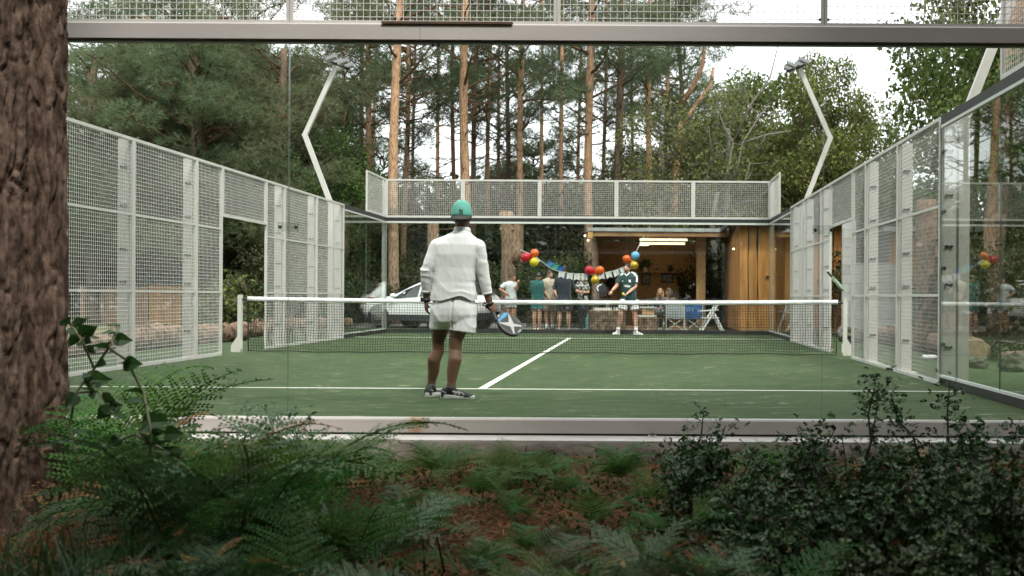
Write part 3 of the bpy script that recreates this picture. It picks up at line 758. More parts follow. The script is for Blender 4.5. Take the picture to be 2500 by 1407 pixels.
# bare pale tree with winding limbs beside the cabin
def bare_tree():
    Y = 31.5; b = at(1742, VY, Y); b.z = -.1; g = np.random.default_rng(5)
    t = thing('bare_tree', 'bare silvery tree with winding limbs beside the cabin post', 'tree', b)
    tr = [b, at(1745, 640, Y), at(1738, 540, Y), at(1752, 470, Y)]
    MB().tube(tr, [.14, .12, .10, .08], 9).build('trunk', M['palebark'], t, smooth=True)
    for path in ([(1752, 470), (1775, 425), (1790, 350), (1760, 290), (1745, 225)], [(1740, 545), (1790, 500), (1850, 485), (1885, 455)],
                 [(1752, 470), (1800, 420), (1812, 350), (1850, 290), (1880, 250)], [(1790, 350), (1830, 260), (1880, 190), (1900, 110)],
                 [(1738, 540), (1720, 450), (1738, 380), (1730, 310)], [(1812, 350), (1870, 330), (1930, 320)], [(1790, 500), (1820, 440), (1830, 400)]):
        pts = [at(x, y, Y+g.normal()*.25*k) for k, (x, y) in enumerate(path)]; pts[0] = at(path[0][0], path[0][1], Y)
        MB().tube(pts, [.048-.0088*k for k in range(len(pts))], 6).build('limb', M['palebark'], t, smooth=True)
        for q in range(6):
            s = pts[g.integers(1, len(pts))]; e = s+Vector(g.normal(size=3))*.5
            if q % 2 == 0: MB().tube(limb_path(s, e, g, n=3), [.016, .012, .008, .004], 4).build('twig', M['palebark'], t)
    # orange leaning limbs of a pine to its left
bare_tree()
def leaning_pine():
    Y = 37.0; b = gp(1640, Y); t = thing('pine_tree', 'pine with two orange limbs leaning right over the cabin', 'pine', b, GP)
    for nm, path, rr in (('trunk', [(1640, 720), (1645, 500), (1655, 350), (1665, 300)], (.2, .17, .14, .12)), ('limb', [(1665, 310), (1690, 270), (1735, 210), (1742, 165)], (.12, .10, .08, .06)), ('limb', [(1660, 260), (1690, 215), (1715, 160), (1722, 100)], (.12, .11, .09, .07))):
        MB().tube([at(x, y, Y) for x, y in path], rr, 9).build(nm, M['pinebark'], t, smooth=True)
    o = new_obj('crown', VAR['pine_c'][1], t); o['kind'] = 'stuff'; o.location = (1.0, 0, 1.5)
leaning_pine()

# cut trunks
def snag(name, label, Y, stems, r):
    b = gp(stems[0][0][0], Y); t = thing(name, label, 'cut trunk', b)
    g = np.random.default_rng(int(stems[0][0][0]))
    for k, path in enumerate(stems):
        pts = []; rad = []
        P = [at(x, y, Y) for x, y, _ in path]; Rr = [w*.5*(Y-CY)/F for _, _, w in path]
        for i in range(len(P)-1):
            for q in range(4):
                u = q/4; pts.append(P[i].lerp(P[i+1], u)); rad.append((Rr[i]+(Rr[i+1]-Rr[i])*u)*g.uniform(.95, 1.06))
        pts.append(P[-1]); rad.append(Rr[-1])
        s = MB().tube(pts, rad, 14).build('stem', M['pinebark'], t, smooth=True)
        top = pts[-1]; MB().tube([top-Vector((0, 0, .0)), top+Vector((0, 0, .03))], [rad[-1]*.93, rad[-1]*.9], 14).build('sawn_top', M['cutwood'], s)
        for q in range(2):
            i = int(g.integers(3, len(pts)-2)); c = pts[i]+Vector((-rad[i]*.8*(1 if q else -1), -rad[i]*.6, 0))
            MB().tube([c+Vector((0, .05, 0)), c-Vector((0, .05, 0))], [.06, .045], 8).build('knot', M['cutwood'], s)
M['cutwood'] = mat('sawn_wood', (.22, .155, .10), (.32, .23, .155), scale=14, rough=.9, spec=.1)
snag('cut_trunk', 'twin cut pine trunk with two sawn tops behind the man in white', 24.3, [[(1243, 815, 44), (1240, 700, 36), (1242, 600, 34), (1236, 519, 34)], [(1254, 640, 30), (1262, 560, 26), (1265, 530, 26)]], 0)
snag('cut_trunk', 'short cut trunk behind the shoulder of the near player', 26, [[(1058, 800, 34), (1058, 600, 29), (1057, 536, 27)]], 0)

# understorey
def shrub(px, Y, v, s, label, group=None, mt='darkbark', zs=None, ct='shrub'):
    b = gp(px, Y, -.12); t = thing('shrub', label, ct, b, group); g = np.random.default_rng(int(abs(px)*7+Y))
    rz = g.uniform(0, 6.28)
    for nm, me in zip(('stems', 'foliage'), VAR[v]):
        o = new_obj(nm, me, t); o.scale = (s, s, zs or s); o.rotation_euler = (0, 0, rz)
        o['kind'] = 'stuff'
g0 = np.random.default_rng(77)
for i in range(34):
    px = -150+i*88+g0.normal()*18; Y = 42+g0.uniform(-4, 6)
    if 1760 < px < 2500: Y = 36+g0.uniform(0, 4)
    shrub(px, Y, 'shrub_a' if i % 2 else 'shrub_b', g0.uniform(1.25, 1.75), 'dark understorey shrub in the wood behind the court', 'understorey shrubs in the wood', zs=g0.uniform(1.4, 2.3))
for i in range(9):
    shrub(1020+i*52+g0.normal()*8, 34+g0.uniform(-1.5, 2), 'shrub_b', g0.uniform(.8, 1.05), 'dark low shrub between the pine trunks behind the spectators', 'low shrubs behind the spectators')
shrub(1385, 27.5, 'shrub_a', .72, 'loose olive shrub between the navy jumper and the cabin')
shrub(1760, 30.5, 'shrub_a', .85, 'dark shrub in the gap between cabin post and timber wall')
shrub(552, 18.2, 'laurel', 1.0, 'green laurel bush showing through the left doorway')
shrub(770, 26, 'shrub_b', .75, 'shrub behind the far panels of the left fence')
shrub(690, 27, 'shrub_a', .8, 'shrub behind the doorway end of the left fence')
shrub(610, 30, 'shrub_a', .95, 'tall dark shrub seen through the left doorway')
shrub(870, 29, 'shrub_b', .7, 'dark shrub behind the white car bonnet')
shrub(240, 34, 'shrub_b', .95, 'leafy shrub behind the first left fence panel')
shrub(470, 33, 'shrub_a', .9, 'shrub beside the bright end of the board fence')
for px, Y, s, lb in ((2150, 22, .8, 'shrub behind the block wall at right'), (2260, 24, 1.0, 'shrub behind the second timber building'), (2420, 11.5, .7, 'dark shrub behind the right corner glass'), (2480, 9.5, .6, 'low dark shrub at the right edge behind the glass')):
    shrub(px, Y, 'shrub_a', s, lb)
# far wood closing the horizon
def far_wood():
    g = np.random.default_rng(3); cs = []
    for i in range(230):
        a = g.uniform(0, 6.2832) if i > 70 else g.uniform(-.9, .9); q = g.uniform(60, 74); x = q*math.sin(a); y = 2+q*math.cos(a); h = g.uniform(4.5, 7.5) if i > 70 else g.uniform(6, 10.5); r = g.uniform(2.2, 4)
        n = 420; p = unit(n, g)*(g.uniform(.2, 1, n)**.4)[:, None]*np.array((r, r*.7, h*.52)); p[:, 2] += h*.5; cs.append(p+np.array((x, y, 0)))
    cs = np.concatenate(cs); v, f = leaf_quads(cs, np.full(len(cs), .55), g, .75)
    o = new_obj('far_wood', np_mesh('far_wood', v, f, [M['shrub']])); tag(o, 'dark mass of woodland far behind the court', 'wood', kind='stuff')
far_wood()
def wood_behind():
    g = np.random.default_rng(4); cs = []
    for i in range(150):
        a = g.uniform(1.75, 4.55); q = g.uniform(24, 36); x = 1.6+q*math.sin(a); y = -2+q*math.cos(a); h = g.uniform(8, 16); r = g.uniform(2.4, 3.6)
        n = 520; p = unit(n, g)*(g.uniform(.2, 1, n)**.4)[:, None]*np.array((r, r, h*.52)); p[:, 2] += h*.48; cs.append(p+np.array((x, y, 0)))
    cs = np.concatenate(cs); v, f = leaf_quads(cs, np.full(len(cs), .6), g, .75)
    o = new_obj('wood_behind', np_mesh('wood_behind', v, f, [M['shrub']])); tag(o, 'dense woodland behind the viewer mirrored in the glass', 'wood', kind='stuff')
wood_behind()
# pines behind and over the camera: they shade the foreground
for i, (x, y, v, s) in enumerate(((-6.5, -13, 'pine_low', .95), (.5, -14.5, 'pine_low2', 1.1), (6.5, -12, 'pine_low', 1.0), (11.5, -8, 'pine_low2', 1.0),
                                  (-11.5, -7, 'pine_low2', 1.0), (3.5, -20, 'pine_low', 1.2), (-4, -21, 'pine_low2', 1.2), (12, -17, 'pine_low', 1.2), (-13, -16, 'pine_low', 1.2),
  (-2.6, -11.6, 'pine_low2', 1.2), (5.6, -8.6, 'pine_low2', 1.2), (8.6, -5.4, 'pine_low', 1.1), (-8.8, -4.5, 'pine_low2', 1.2), (3.8, -11.4, 'pine_low', 1.0))):
    tree('pine_tree', 'pine standing in the wood behind the viewer', 'pine', (x, y, -.4), v, .25, 12*s, (0, 0), s, group='pines behind the viewer', seed=120+i, mt='darkbark')
# ------------------------------------------------------------------ cabin
def wood(name, c, c2, st, rough=.7, scale=3, per=.18, bump=.3):
    return mat(name, c, c2, scale=scale, rough=rough, stretch=st, per_obj=per, bump=bump, bscale=scale*3, detail=7)
M['cladding'] = wood('oiled_boards', (.36, .145, .030), (.54, .25, .065), (2.2, 2.2, .5))
M['cladding_pale'] = wood('pale_boards', (.48, .27, .09), (.58, .36, .14), (2.2, 2.2, .5))
M['osb'] = mat('chip_board', (.33, .185, .075), (.52, .33, .15), scale=26, rough=.75, detail=3, stretch=(1, 1, 1.6), bump=.2, pos=(.4, .6))
M['beamwood'] = wood('roof_timber', (.20, .105, .045), (.30, .17, .075), (.6, 2, 2))
M['roofmetal'] = mat('roof_edge_metal', (.42, .43, .43), (.30, .31, .31), scale=4, rough=.45, metal=.2)
M['darkroof'] = mat('dark_roofing', (.05, .053, .058), (.08, .082, .085), scale=5, rough=.8)
M['lampglow'] = mat('lit_batten', (.9, .75, .5), emit=(1, .76, .46), estr=1.7)
M['bulb'] = mat('lit_bulb', (.9, .8, .6), emit=(1, .75, .42), estr=4)
M['logbark'] = mat('log_bark', (.075, .050, .036), (.27, .185, .135), scale=8, rough=.95, bump=.8, bscale=9, stretch=(1, 1, 1), detail=8, spec=.06)
M['picture'] = mat('dark_print', (.04, .045, .05), (.30, .31, .30), scale=9, rough=.4)
M['paper'] = mat('white_paper', (.78, .78, .76), rough=.7)
M['greycloth'] = mat('grey_fabric', (.42, .44, .46), rough=.9)
M['bluecloth'] = mat('blue_fabric', (.035, .12, .30), (.045, .15, .36), scale=8, rough=.9)
M['plastic_black'] = mat('black_plastic', (.02, .02, .022), rough=.45)
M['ceramic'] = mat('white_ceramic', (.72, .73, .72), rough=.35)
M['potleaf'] = mat('house_plant_leaf', (.02, .055, .022), (.045, .095, .035), scale=8, rough=.5, island=.4)
M['counter'] = mat('grey_counter', (.45, .45, .45), (.38, .38, .38), scale=6, rough=.5)

CF, CB = 26.6, 30.2                      # cabin front and back
def X_(px, Y): return at(px, VY, Y).x
def Z_(py, Y, px=1563): return at(px, py, Y).z
def build_cabin():
    xl, xr = X_(1450, CF), X_(1722, CF); zt = 2.98
    C = thing('timber_cabin', 'open-fronted timber cabin with chipboard lining and grey roof edge', 'cabin', ((xl+xr)/2, CF, -.055))
    MB().box((xl-.1, CF-.5, -.054), (xr+.3, CB+.2, .02)).build('floor_deck', M['beamwood'], C)
    # chipboard lining: sheets with joints
    n = 4
    for i in range(n):
        a = xl+(xr-xl)*i/n; b = xl+(xr-xl)*(i+1)/n
        for z0, z1 in ((.02, 2.12), (2.126, zt-.05)):
            MB().box((a+.002, CB, z0), (b-.002, CB+.02, z1)).build('wall_sheet', M['osb'], C)
    for i in range(3):
        a = CF+(CB-CF)*i/3; b = CF+(CB-CF)*(i+1)/3
        MB().box((xl-.02, a+.003, .02), (xl, b-.003, zt-.05)).build('wall_sheet', M['osb'], C)
        MB().box((xr-.16, a+.003, .02), (xr-.14, b-.003, zt-.05)).build('wall_sheet', M['osb'], C)
    MB().box((X_(1700, CF), CF-.03, .02), (xr, CF-.002, zt-.04)).build('end_panel', M['osb'], C)
    MB().box((xr-.138, CF, .02), (xr, CB+.02, zt-.05)).build('side_wall', M['cladding'], C)
    MB().box((xl-.1, CB+.022, .02), (xr, CB+.1, zt-.05)).build('rear_wall', M['darkroof'], C)
    # roof: deck, joists, edge flashing in lengths
    rl, rr = X_(1434, CF-1.0), X_(1812, CF-1.0)
    rf = MB().box((rl, CF-1.0, 3.03), (rr, CB+.3, 3.09)).build('roof', M['darkroof'], C)
    MB().box((rl+.03, CF-.98, 3.0), (rr-.03, CB+.25, 3.028)).build('ceiling_boards', M['beamwood'], rf)
    k = 8
    for i in range(k):
        a = rl-.02+(rr-rl+.04)*i/k; b = rl-.02+(rr-rl+.04)*(i+1)/k; dz = random.uniform(-.008, .008)
        MB().box((a+.003, CF-1.035-dz*.5, 3.01+dz), (b-.003, CF-1.003, 3.12+dz)).build('roof_flashing', M['roofmetal'], rf)
    MB().box((rl+.04, CF-.995, 2.86), (rr-.03, CF-.93, 2.998)).build('fascia_beam', M['beamwood'], C)
    MB().box((rl+.005, CF-1.02, 2.80), (rl+.16, CF-.94, 3.0)).build('beam_end', M['cladding_pale'], C)
    for i in range(7):
        x = rl+.25+i*(rr-rl-.5)/6; MB().box((x-.03, CF-.92, 2.90), (x+.03, CB, 2.998)).build('joist', M['beamwood'], rf)
    px = X_(1452, CF-.3)
    MB().tube([(px, CF-.3, -.05), (px+.02, CF-.3, 1.5), (px-.01, CF-.3, 2.9)], [.13, .115, .105], 12).build('log_post', M['pinebark'], C, smooth=True)
    MB().box((xl-.02, CF-.06, .02), (xl+.10, CF-.004, 2.9)).build('door_post', M['cladding'], C)
    # lit battens
    for a, b, y0, Y in ((1562, 1678, 582, 27.6), (1562, 1672, 592, 28.6)):
        p = at(a, y0, Y); q = at(b, y0, Y)
        MB().box((p.x, Y-.05, min(p.z, 2.90)-.07), (q.x, Y+.05, min(p.z, 2.90))).build('strip_light', M['lampglow'], C)
    p = at(1573, 600, 29.3); MB().lathe([(.05, .08), (.16, .03), (.16, 0), (.02, 0)], 14, (p.x, 29.3, min(p.z, 2.86))).build('round_light', M['lampglow'], C)
    for x, y, Y in ((1428, 576, CF-1.06), (1436, 587, CF-.7)):
        p = at(x, y, Y); b = MB().ball(p, .03).build('wall_bulb', M['bulb'], C, smooth=True); MB().tube([p+Vector((0, 0, .03)), p+Vector((0, .0, .12))], .008, 6).build('lamp_flex', M['black'], b)
    # shelf on the back wall
    s0, s1 = at(1535, 663, CB), at(1668, 663, CB)
    MB().box((s0.x, CB-.22, s0.z-.03), (s1.x, CB-.003, s0.z)).build('shelf', M['cladding_pale'], C)
    sz = s0.z
    # counter
    c0, c1 = X_(1530, CB-.4), X_(1688, CB-.4)
    MB().box((c0, CB-.65, .86), (c1-.1, CB-.02, .90)).build('counter_top', M['counter'], C)
    MB().box((c0+.04, CB-.60, .02), (c1-.14, CB-.06, .858)).build('counter_front', M['cladding'], C)
    # things on shelf, wall and counter
    def plant(x, Y, z, s, label, pm):
        t = thing('pot_plant', label, 'plant', (x, Y, z)); MB().lathe([(.05*s, 0), (.075*s, .02*s), (.085*s, .13*s), (.07*s, .13*s)], 14, (x, Y, z)).build('pot', pm, t, smooth=True)
        g = np.random.default_rng(int(x*100)); c = np.array((x, Y, z+.22*s))+unit(140, g)*np.array((.17, .12, .12))*s
        v, f = leaf_quads(c, np.full(140, .09*s), g); o = new_obj('leaves', np_mesh('leaves', v-np.array((x, Y, z)), f, [M['potleaf']]), t); o['kind'] = 'stuff'
    plant(X_(1576, CB-.12), CB-.12, sz+.001, 1.15, 'potted fern in a white bowl on the cabin shelf', M['ceramic'])
    plant(X_(1672, CB-.3), CB-.3, .901, 1.25, 'dark leafy plant on the cabin counter', M['plastic_black'])
    x = X_(1603, CB-.12); o = MB().lathe([(.04, 0), (.045, .1), (.045, .11), (.036, .11)], 12, (x, CB-.12, sz+.001)).build('mug', M['plastic_black'], loc=(x, CB-.12, sz)); tag(o, 'small dark mug on the cabin shelf', 'mug')
    x = X_(1636, CB-.12); t = thing('speaker', 'black speaker at the right of the cabin shelf', 'speaker', (x, CB-.12, sz))
    MB().lathe([(.075, .001), (.085, .03), (.08, .17), (.05, .2), (.0, .2)], 14, (x, CB-.12, sz)).build('body', M['plastic_black'], t, smooth=True)
    MB().tube([(x-.05, CB-.12, sz+.19), (x-.03, CB-.12, sz+.245), (x+.03, CB-.12, sz+.245), (x+.05, CB-.12, sz+.19)], .008, 6).build('handle', M['darkmetal'], t)
    for (a, b, c, d), lb in (((1566, 667, 1588, 696), 'upright black-framed picture under the cabin shelf'), ((1614, 668, 1644, 691), 'wide black-framed picture under the cabin shelf')):
        p = at(a, b, CB-.02); q = at(c, d, CB-.02); t = thing('framed_picture', lb, 'picture', ((p.x+q.x)/2, CB-.01, q.z))
        f = MB(); w = .035
        for u in ((p.x, q.x, p.z-w, p.z), (p.x, q.x, q.z, q.z+w), (p.x, p.x+w, q.z+w, p.z-w), (q.x-w, q.x, q.z+w, p.z-w)): f.box((u[0], CB-.03, u[2]), (u[1], CB-.004, u[3]))
        f.build('frame', M['plastic_black'], t); MB().box((p.x+w, CB-.014, q.z+w), (q.x-w, CB-.006, p.z-w)).build('print', M['picture'], t)
    p = at(1663, 676, CB-.12); t = thing('hanging_bag', 'dark bag hanging on the cabin back wall', 'bag', (p.x, CB-.12, p.z-.3))
    MB().loft([[(p.x+w*math.cos(a), CB-.12+.08*math.sin(a)*min(1, w/.1), p.z+h) for a in np.linspace(0, 2*math.pi, 12, endpoint=False)] for w, h in ((.06, -.36), (.13, -.30), (.145, -.1), (.12, .06), (.05, .14))]).build('body', M['plastic_black'], t, smooth=True)
    MB().tube([(p.x-.05, CB-.1, p.z+.12), (p.x-.02, CB-.03, p.z+.3), (p.x+.02, CB-.03, p.z+.3), (p.x+.05, CB-.1, p.z+.12)], .012, 6).build('strap', M['plastic_black'], t)
    for a, lb in ((1652, 'grey framed card standing on the cabin counter'), (1679, 'white framed card standing at the counter end')):
        x = X_(a, CB-.5); w = .085; h = .24; t = thing('framed_card', lb, 'card', (x, CB-.5, .901))
        MB().box((x-w, CB-.52, .901), (x+w, CB-.505, .901+h)).build('frame', M['ceramic' if a > 1660 else 'alu'], t)
        MB().box((x-w+.02, CB-.523, .921), (x+w-.02, CB-.5205, .881+h)).build('card', M['paper' if a > 1660 else 'greycloth'], t)
        MB().bar((x, CB-.505, 1.05), (x, CB-.42, .905), .03, .006).build('prop', M['plastic_black'], t)
    # dark helmet-like thing hanging at left
    p = at(1492, 692, CB-.15); t = thing('sports_cap', 'dark cap hung on the cabin wall left of the player', 'cap', p-Vector((0, 0, .2)))
    MB().ball(p, .17, .12, .2).build('crown_piece', M['plastic_black'], t, smooth=True); MB().tube([p+Vector((0, .05, .18)), p+Vector((0, .14, .26))], .012, 6).build('hook', M['darkmetal'], t)
build_cabin()

# ------------------------------------------------------------------ timber building at the right
def plank(parent, p0, p1, y, th, z0, z1, mt, wav, seed, side=False, name='board'):
    """upright board with slightly wavy live edges; spans p0..p1 along x (or along y when side)"""
    g = np.random.default_rng(seed); N = 7; f0 = g.normal(size=N)*wav; f1 = g.normal(size=N)*wav; mb = MB(); vs = []
    for k in range(N):
        z = z0+(z1-z0)*k/(N-1); a = p0+.004+abs(f0[k]); b = p1-.004-abs(f1[k])
        if side: vs += [(y, a, z), (y, b, z), (y+th, b, z), (y+th, a, z)]
        else: vs += [(a, y, z), (b, y, z), (b, y+th, z), (a, y+th, z)]
    fs = [(0, 3, 2, 1), (4*N-4, 4*N-3, 4*N-2, 4*N-1)]
    for k in range(N-1):
        for j in range(4):
            q = (j+1) % 4; fs.append((4*k+j, 4*k+q, 4*k+4+q, 4*k+4+j))
    return mb.add(vs, fs).build(name, mt, parent)
def build_timber_house():
    Y = 22.8; x0 = X_(1806, Y); x1 = 8.2; zt = 3.02
    B = thing('timber_building', 'tall timber building clad in wide oiled live-edge boards', 'building', ((x0+x1)/2, Y, -.055))
    MB().box((x0+.06, Y+.06, -.1), (x1, Y+6, zt-.1)).build('wall_core', M['darkroof'], B)
    edges = [1806, 1826, 1849, 1884]; x = x0
    xs = [X_(e, Y) for e in edges]
    while xs[-1] < x1-.2: xs.append(xs[-1]+random.uniform(.28, .42))
    for i in range(len(xs)-1):
        plank(B, xs[i], xs[i+1], Y+random.uniform(-.012, .012), .045, .10, zt, M['cladding'], .012, 300+i)
    MB().box((x0, Y-.03, -.05), (x1, Y+.05, .09)).build('sole_plate', M['cladding_pale'], B)
    ys = Y+.05; i = 0
    while ys < Y+5.8:
        w = random.uniform(.25, .4); plank(B, ys, ys+w, x0-.005+random.uniform(-.01, .01), .045, .0, zt, M['cladding'], .01, 340+i, side=True); ys += w; i += 1
    MB().box((x0-.35, Y-.4, zt), (x1+.3, Y+6.3, zt+.12)).build('roof', M['darkroof'], B)
    MB().bar((x0-.32, Y+.4, 2.95), (x0-.06, Y+3.6, 2.95), .06, .06).build('gutter', M['roofmetal'], B)
    h = at(1878, 676, Y-.03); d = MB().box((h.x-.1, Y-.06, h.z-.02), (h.x+.07, Y-.02, h.z+.02)).build('handle', M['darkmetal'], B)
    for x, y in ((1798, 552), (1781, 608)):
        p = at(x, y, Y+1.0); p.x = x0-.10; MB().ball(p, .03).build('wall_bulb', M['bulb'], B, smooth=True)
build_timber_house()

M['block'] = mat('painted_block', (.60, .59, .57), (.52, .51, .49), scale=6, rough=.85, bump=.3, bscale=30, per_obj=.06)
M['mortar'] = mat('mortar', (.42, .41, .39), rough=.95)
def block_wall():
    Y = 18.6; xa = X_(2058, Y); W = thing('block_wall', 'white painted concrete block wall with a pier by the right doorway', 'wall', (xa+.5, Y, -.01))
    MB().box((xa+.02, Y+.02, -.012), (xa+.30, Y+.18, 2.86)).build('mortar_core', M['mortar'], W); MB().box((xa+.302, Y+.02, -.012), (xa+1.38, Y+.18, 1.84)).build('mortar_core', M['mortar'], W)
    for r in range(13):
        z = r*.222; x = xa; lim = xa+1.4 if z < 1.7 else xa+.32
        cuts = [xa]; x = xa+(.32 if r % 2 == 0 or z > 1.7 else .16)
        while x < lim-.05: cuts.append(x); x += .44
        cuts.append(lim)
        for a, b in zip(cuts, cuts[1:]):
            d = random.uniform(-.004, .004)
            if b-a > .03: MB().box((a+.004, Y+d, z+.002), (b-.004, Y+.2+d, z+.216)).build('block', M['block'], W)
block_wall()
def second_house():
    Y = 19.5; x0 = X_(2172, Y); x1 = x0+4.2; B = thing('timber_building', 'lower timber building seen through the right mesh panels', 'building', (x0+2, Y, -.1))
    MB().box((x0+.05, Y+.06, -.1), (x1, Y+4, 2.6)).build('wall_core', M['darkroof'], B)
    x = x0; i = 0
    while x < x1:
        w = random.uniform(.2, .3); lo = 1.25 if x < x0+1.0 else 0.0
        plank(B, x, min(x+w, x1), Y, .045, lo, 2.62, M['cladding'], .006, 400+i); x += w; i += 1
    wn = MB().box((x0+.06, Y+.05, .4), (x0+.95, Y+.058, 1.2)).build('window', M['glass_edge'], B)
    for a in (x0+.05, x0+.5, x0+.95): MB().box((a-.03, Y+.0, .36), (a+.03, Y+.049, 1.24)).build('window_bar', M['cladding'], wn)
    MB().box((x0-.25, Y-.35, 2.65), (x1+.2, Y+4.2, 2.78)).build('roof', M['darkroof'], B)
    MB().box((x0-.25, Y-.38, 2.66), (x1+.2, Y-.352, 2.79)).build('gutter', M['roofmetal'], B)
second_house()
snag('cut_trunk', 'thick brown cut trunk behind the nearest right mesh panels', 11.6, [[(2266, 850, 66), (2264, 700, 56), (2262, 600, 54), (2262, 492, 52)]], 0)

# ------------------------------------------------------------------ board fence at left
M['board_a'] = wood('weathered_board', (.36, .20, .10), (.50, .31, .18), (2, 2, .5)); M['board_b'] = wood('fresh_orange_board', (.55, .24, .045), (.66, .33, .08), (2, 2, .5))
def board_fence():
    Y = 31; xa, xb = X_(196, Y), X_(448, Y); fz = Z_(700, Y, 320)
    for (a, b, mt, dz, lb) in ((xa, X_(362, Y), 'board_a', 0, 'pale weathered board fence behind the left mesh'), (X_(364, Y), xb, 'board_b', .05, 'bright orange board fence section behind the left mesh')):
        Fn = thing('board_fence', lb, 'fence', ((a+b)/2, Y, -.15)); x = a; i = 0
        while x < b-.05:
            w = .17; top = fz+dz+random.uniform(-.02, .02)
            plank(Fn, x, min(x+w, b), Y+(.02 if i % 2 else 0), .025, -.1, top, M[mt], .003, 500+i); x += w; i += 1
        for z in (.25, 1.0): MB().box((a, Y+.05, z), (b, Y+.1, z+.08)).build('rail', M[mt], Fn)
        MB().box((a, Y-.02, fz+dz+.02), (b, Y+.1, fz+dz+.06)).build('capping', M['darkbark'], Fn)
board_fence()

# ------------------------------------------------------------------ felled logs and stones
def log(p0, p1, r, label, seed, group):
    g = np.random.default_rng(seed); p0 = Vector(p0); p1 = Vector(p1); pts = []; rad = []; N = 56
    t = thing('felled_log', label, 'log', ((p0.x+p1.x)/2, (p0.y+p1.y)/2, min(p0.z, p1.z)-r), group)
    for i in range(N+1):
        u = i/N; p = p0.lerp(p1, u); pts.append(p+Vector((.03*math.sin(u*7+seed), 0, .02*math.sin(u*5+seed)))); rad.append(r*(1.06-.18*u)*g.uniform(.95, 1.06))
    mb = MB(); mb.tube(pts, rad, 26)
    def rough_(v):
        v = Vector(v); e = lambda q, s: Vector((noise.noise(q*s), noise.noise(q*s+Vector((9, 0, 0))), noise.noise(q*s+Vector((0, 9, 0)))))
        return tuple(v+e(v, 2.5)*.05+e(v, 8)*.035+e(v, 21)*.022)
    mb.v = [rough_(v) for v in mb.v]
    mb.build('bark', M['logbark'], t, smooth=True)
    d = (p1-p0).normalized()
    for p, s, rr in ((pts[0], -1, rad[0]), (pts[-1], 1, rad[-1])):
        MB().tube([p+d*s*.0, p+d*s*.045], [rr*.93, rr*.88], 16).build('cut_end', M['cutwood'], t)
    for k in range(3):
        i = int(g.integers(6, N-5)); a = g.uniform(.2, 2.9); c = pts[i]; e = c+(d.cross(Vector((0, 0, 1)))*math.cos(a)+Vector((0, 0, 1))*math.sin(a))*(rad[i]+.06)
        MB().tube([c, e], [.06, .045], 8).build('branch_stub', M['logbark'], t, smooth=True)
GL = 'felled logs lying along the court'
log((-7.3, 5.2, .16), (-7.15, 9.6, .16), .20, 'felled log behind the first left fence panels', 1, GL)
log((-7.1, 9.9, .18), (-6.95, 15.2, .17), .22, 'thick felled log crossing the left doorway', 2, GL)
log((-7.3, 15.6, .15), (-7.6, 20.4, .14), .18, 'felled log beyond the left net post', 3, GL)
log((-9.6, 23.3, .12), (-6.9, 23.9, .12), .17, 'short pinkish log left of the car wheel', 4, GL)
log((7.0, 2.2, .08), (7.1, 7.9, .08), .14, 'mossy log behind the right corner glass', 5, GL)
log((6.8, 8.5, .16), (7.0, 12.2, .16), .2, 'felled log behind the right mesh panels', 6, GL)
log((7.0, 12.8, .16), (6.9, 16.8, .16), .2, 'felled log beyond the right doorway', 7, GL)
M['stone'] = mat('mossy_stone', (.05, .052, .036), (.17, .16, .14), scale=5, rough=.95, bump=.6, bscale=12, spec=.08)
def boulder(x, y, r, label, seed):
    mb = MB(); mb.ball((x, y, r*.55), r, r*.85, r*.7, 36, 24)
    mb.v = [tuple(Vector(v)+(Vector(v)-Vector((x, y, r*.5))).normalized()*r*(.45*noise.noise(Vector(v)*1.1/r+Vector((seed, 0, 0)))+.25*noise.noise(Vector(v)*2.6/r)+.12*noise.noise(Vector(v)*6/r))) for v in mb.v]
    o = mb.build('boulder', M['stone'], loc=(x, y, -.01), smooth=True); tag(o, label, 'stone', 'stones beside the right fence', 'thing')
for i, (px, Y, r, lb) in enumerate(((2072, 15.8, .26, 'pale boulder at the foot of the white block wall'), (2092, 16.6, .2, 'smaller boulder beside the block wall'), (2385, 7.0, .15, 'grey stone on the grass behind the corner glass'), (2475, 6.4, .17, 'mossy boulder at the right edge behind the glass'), (2345, 8.8, .15, 'low stone behind the glass near the right mesh'))):
    boulder(X_(px, Y), Y, r, lb, i*3.3)
# bottle lying on the verge
def bottle(p, d, r, L, m, label, cap):
    p = Vector(p); d = Vector(d).normalized(); t = thing('drink_bottle', label, 'bottle', p)
    MB().tube([p, p+d*L*.02, p+d*L*.75, p+d*L*.86, p+d*L*.9], [r*.8, r, r, r*.6, r*.5], 14).build('body', m, t, smooth=True)
    MB().tube([p+d*L*.9, p+d*L], [r*.58, r*.55], 12).build('lid', cap, t, smooth=True)
M['aqua'] = mat('turquoise_plastic', (.17, .55, .56), rough=.35)
b = at(2252, 868, 9.2); bottle((b.x, 9.2, .026), (1, .05, 0), .038, .26, M['ceramic'], 'white bottle lying on the grass outside the right fence', M['alu'])

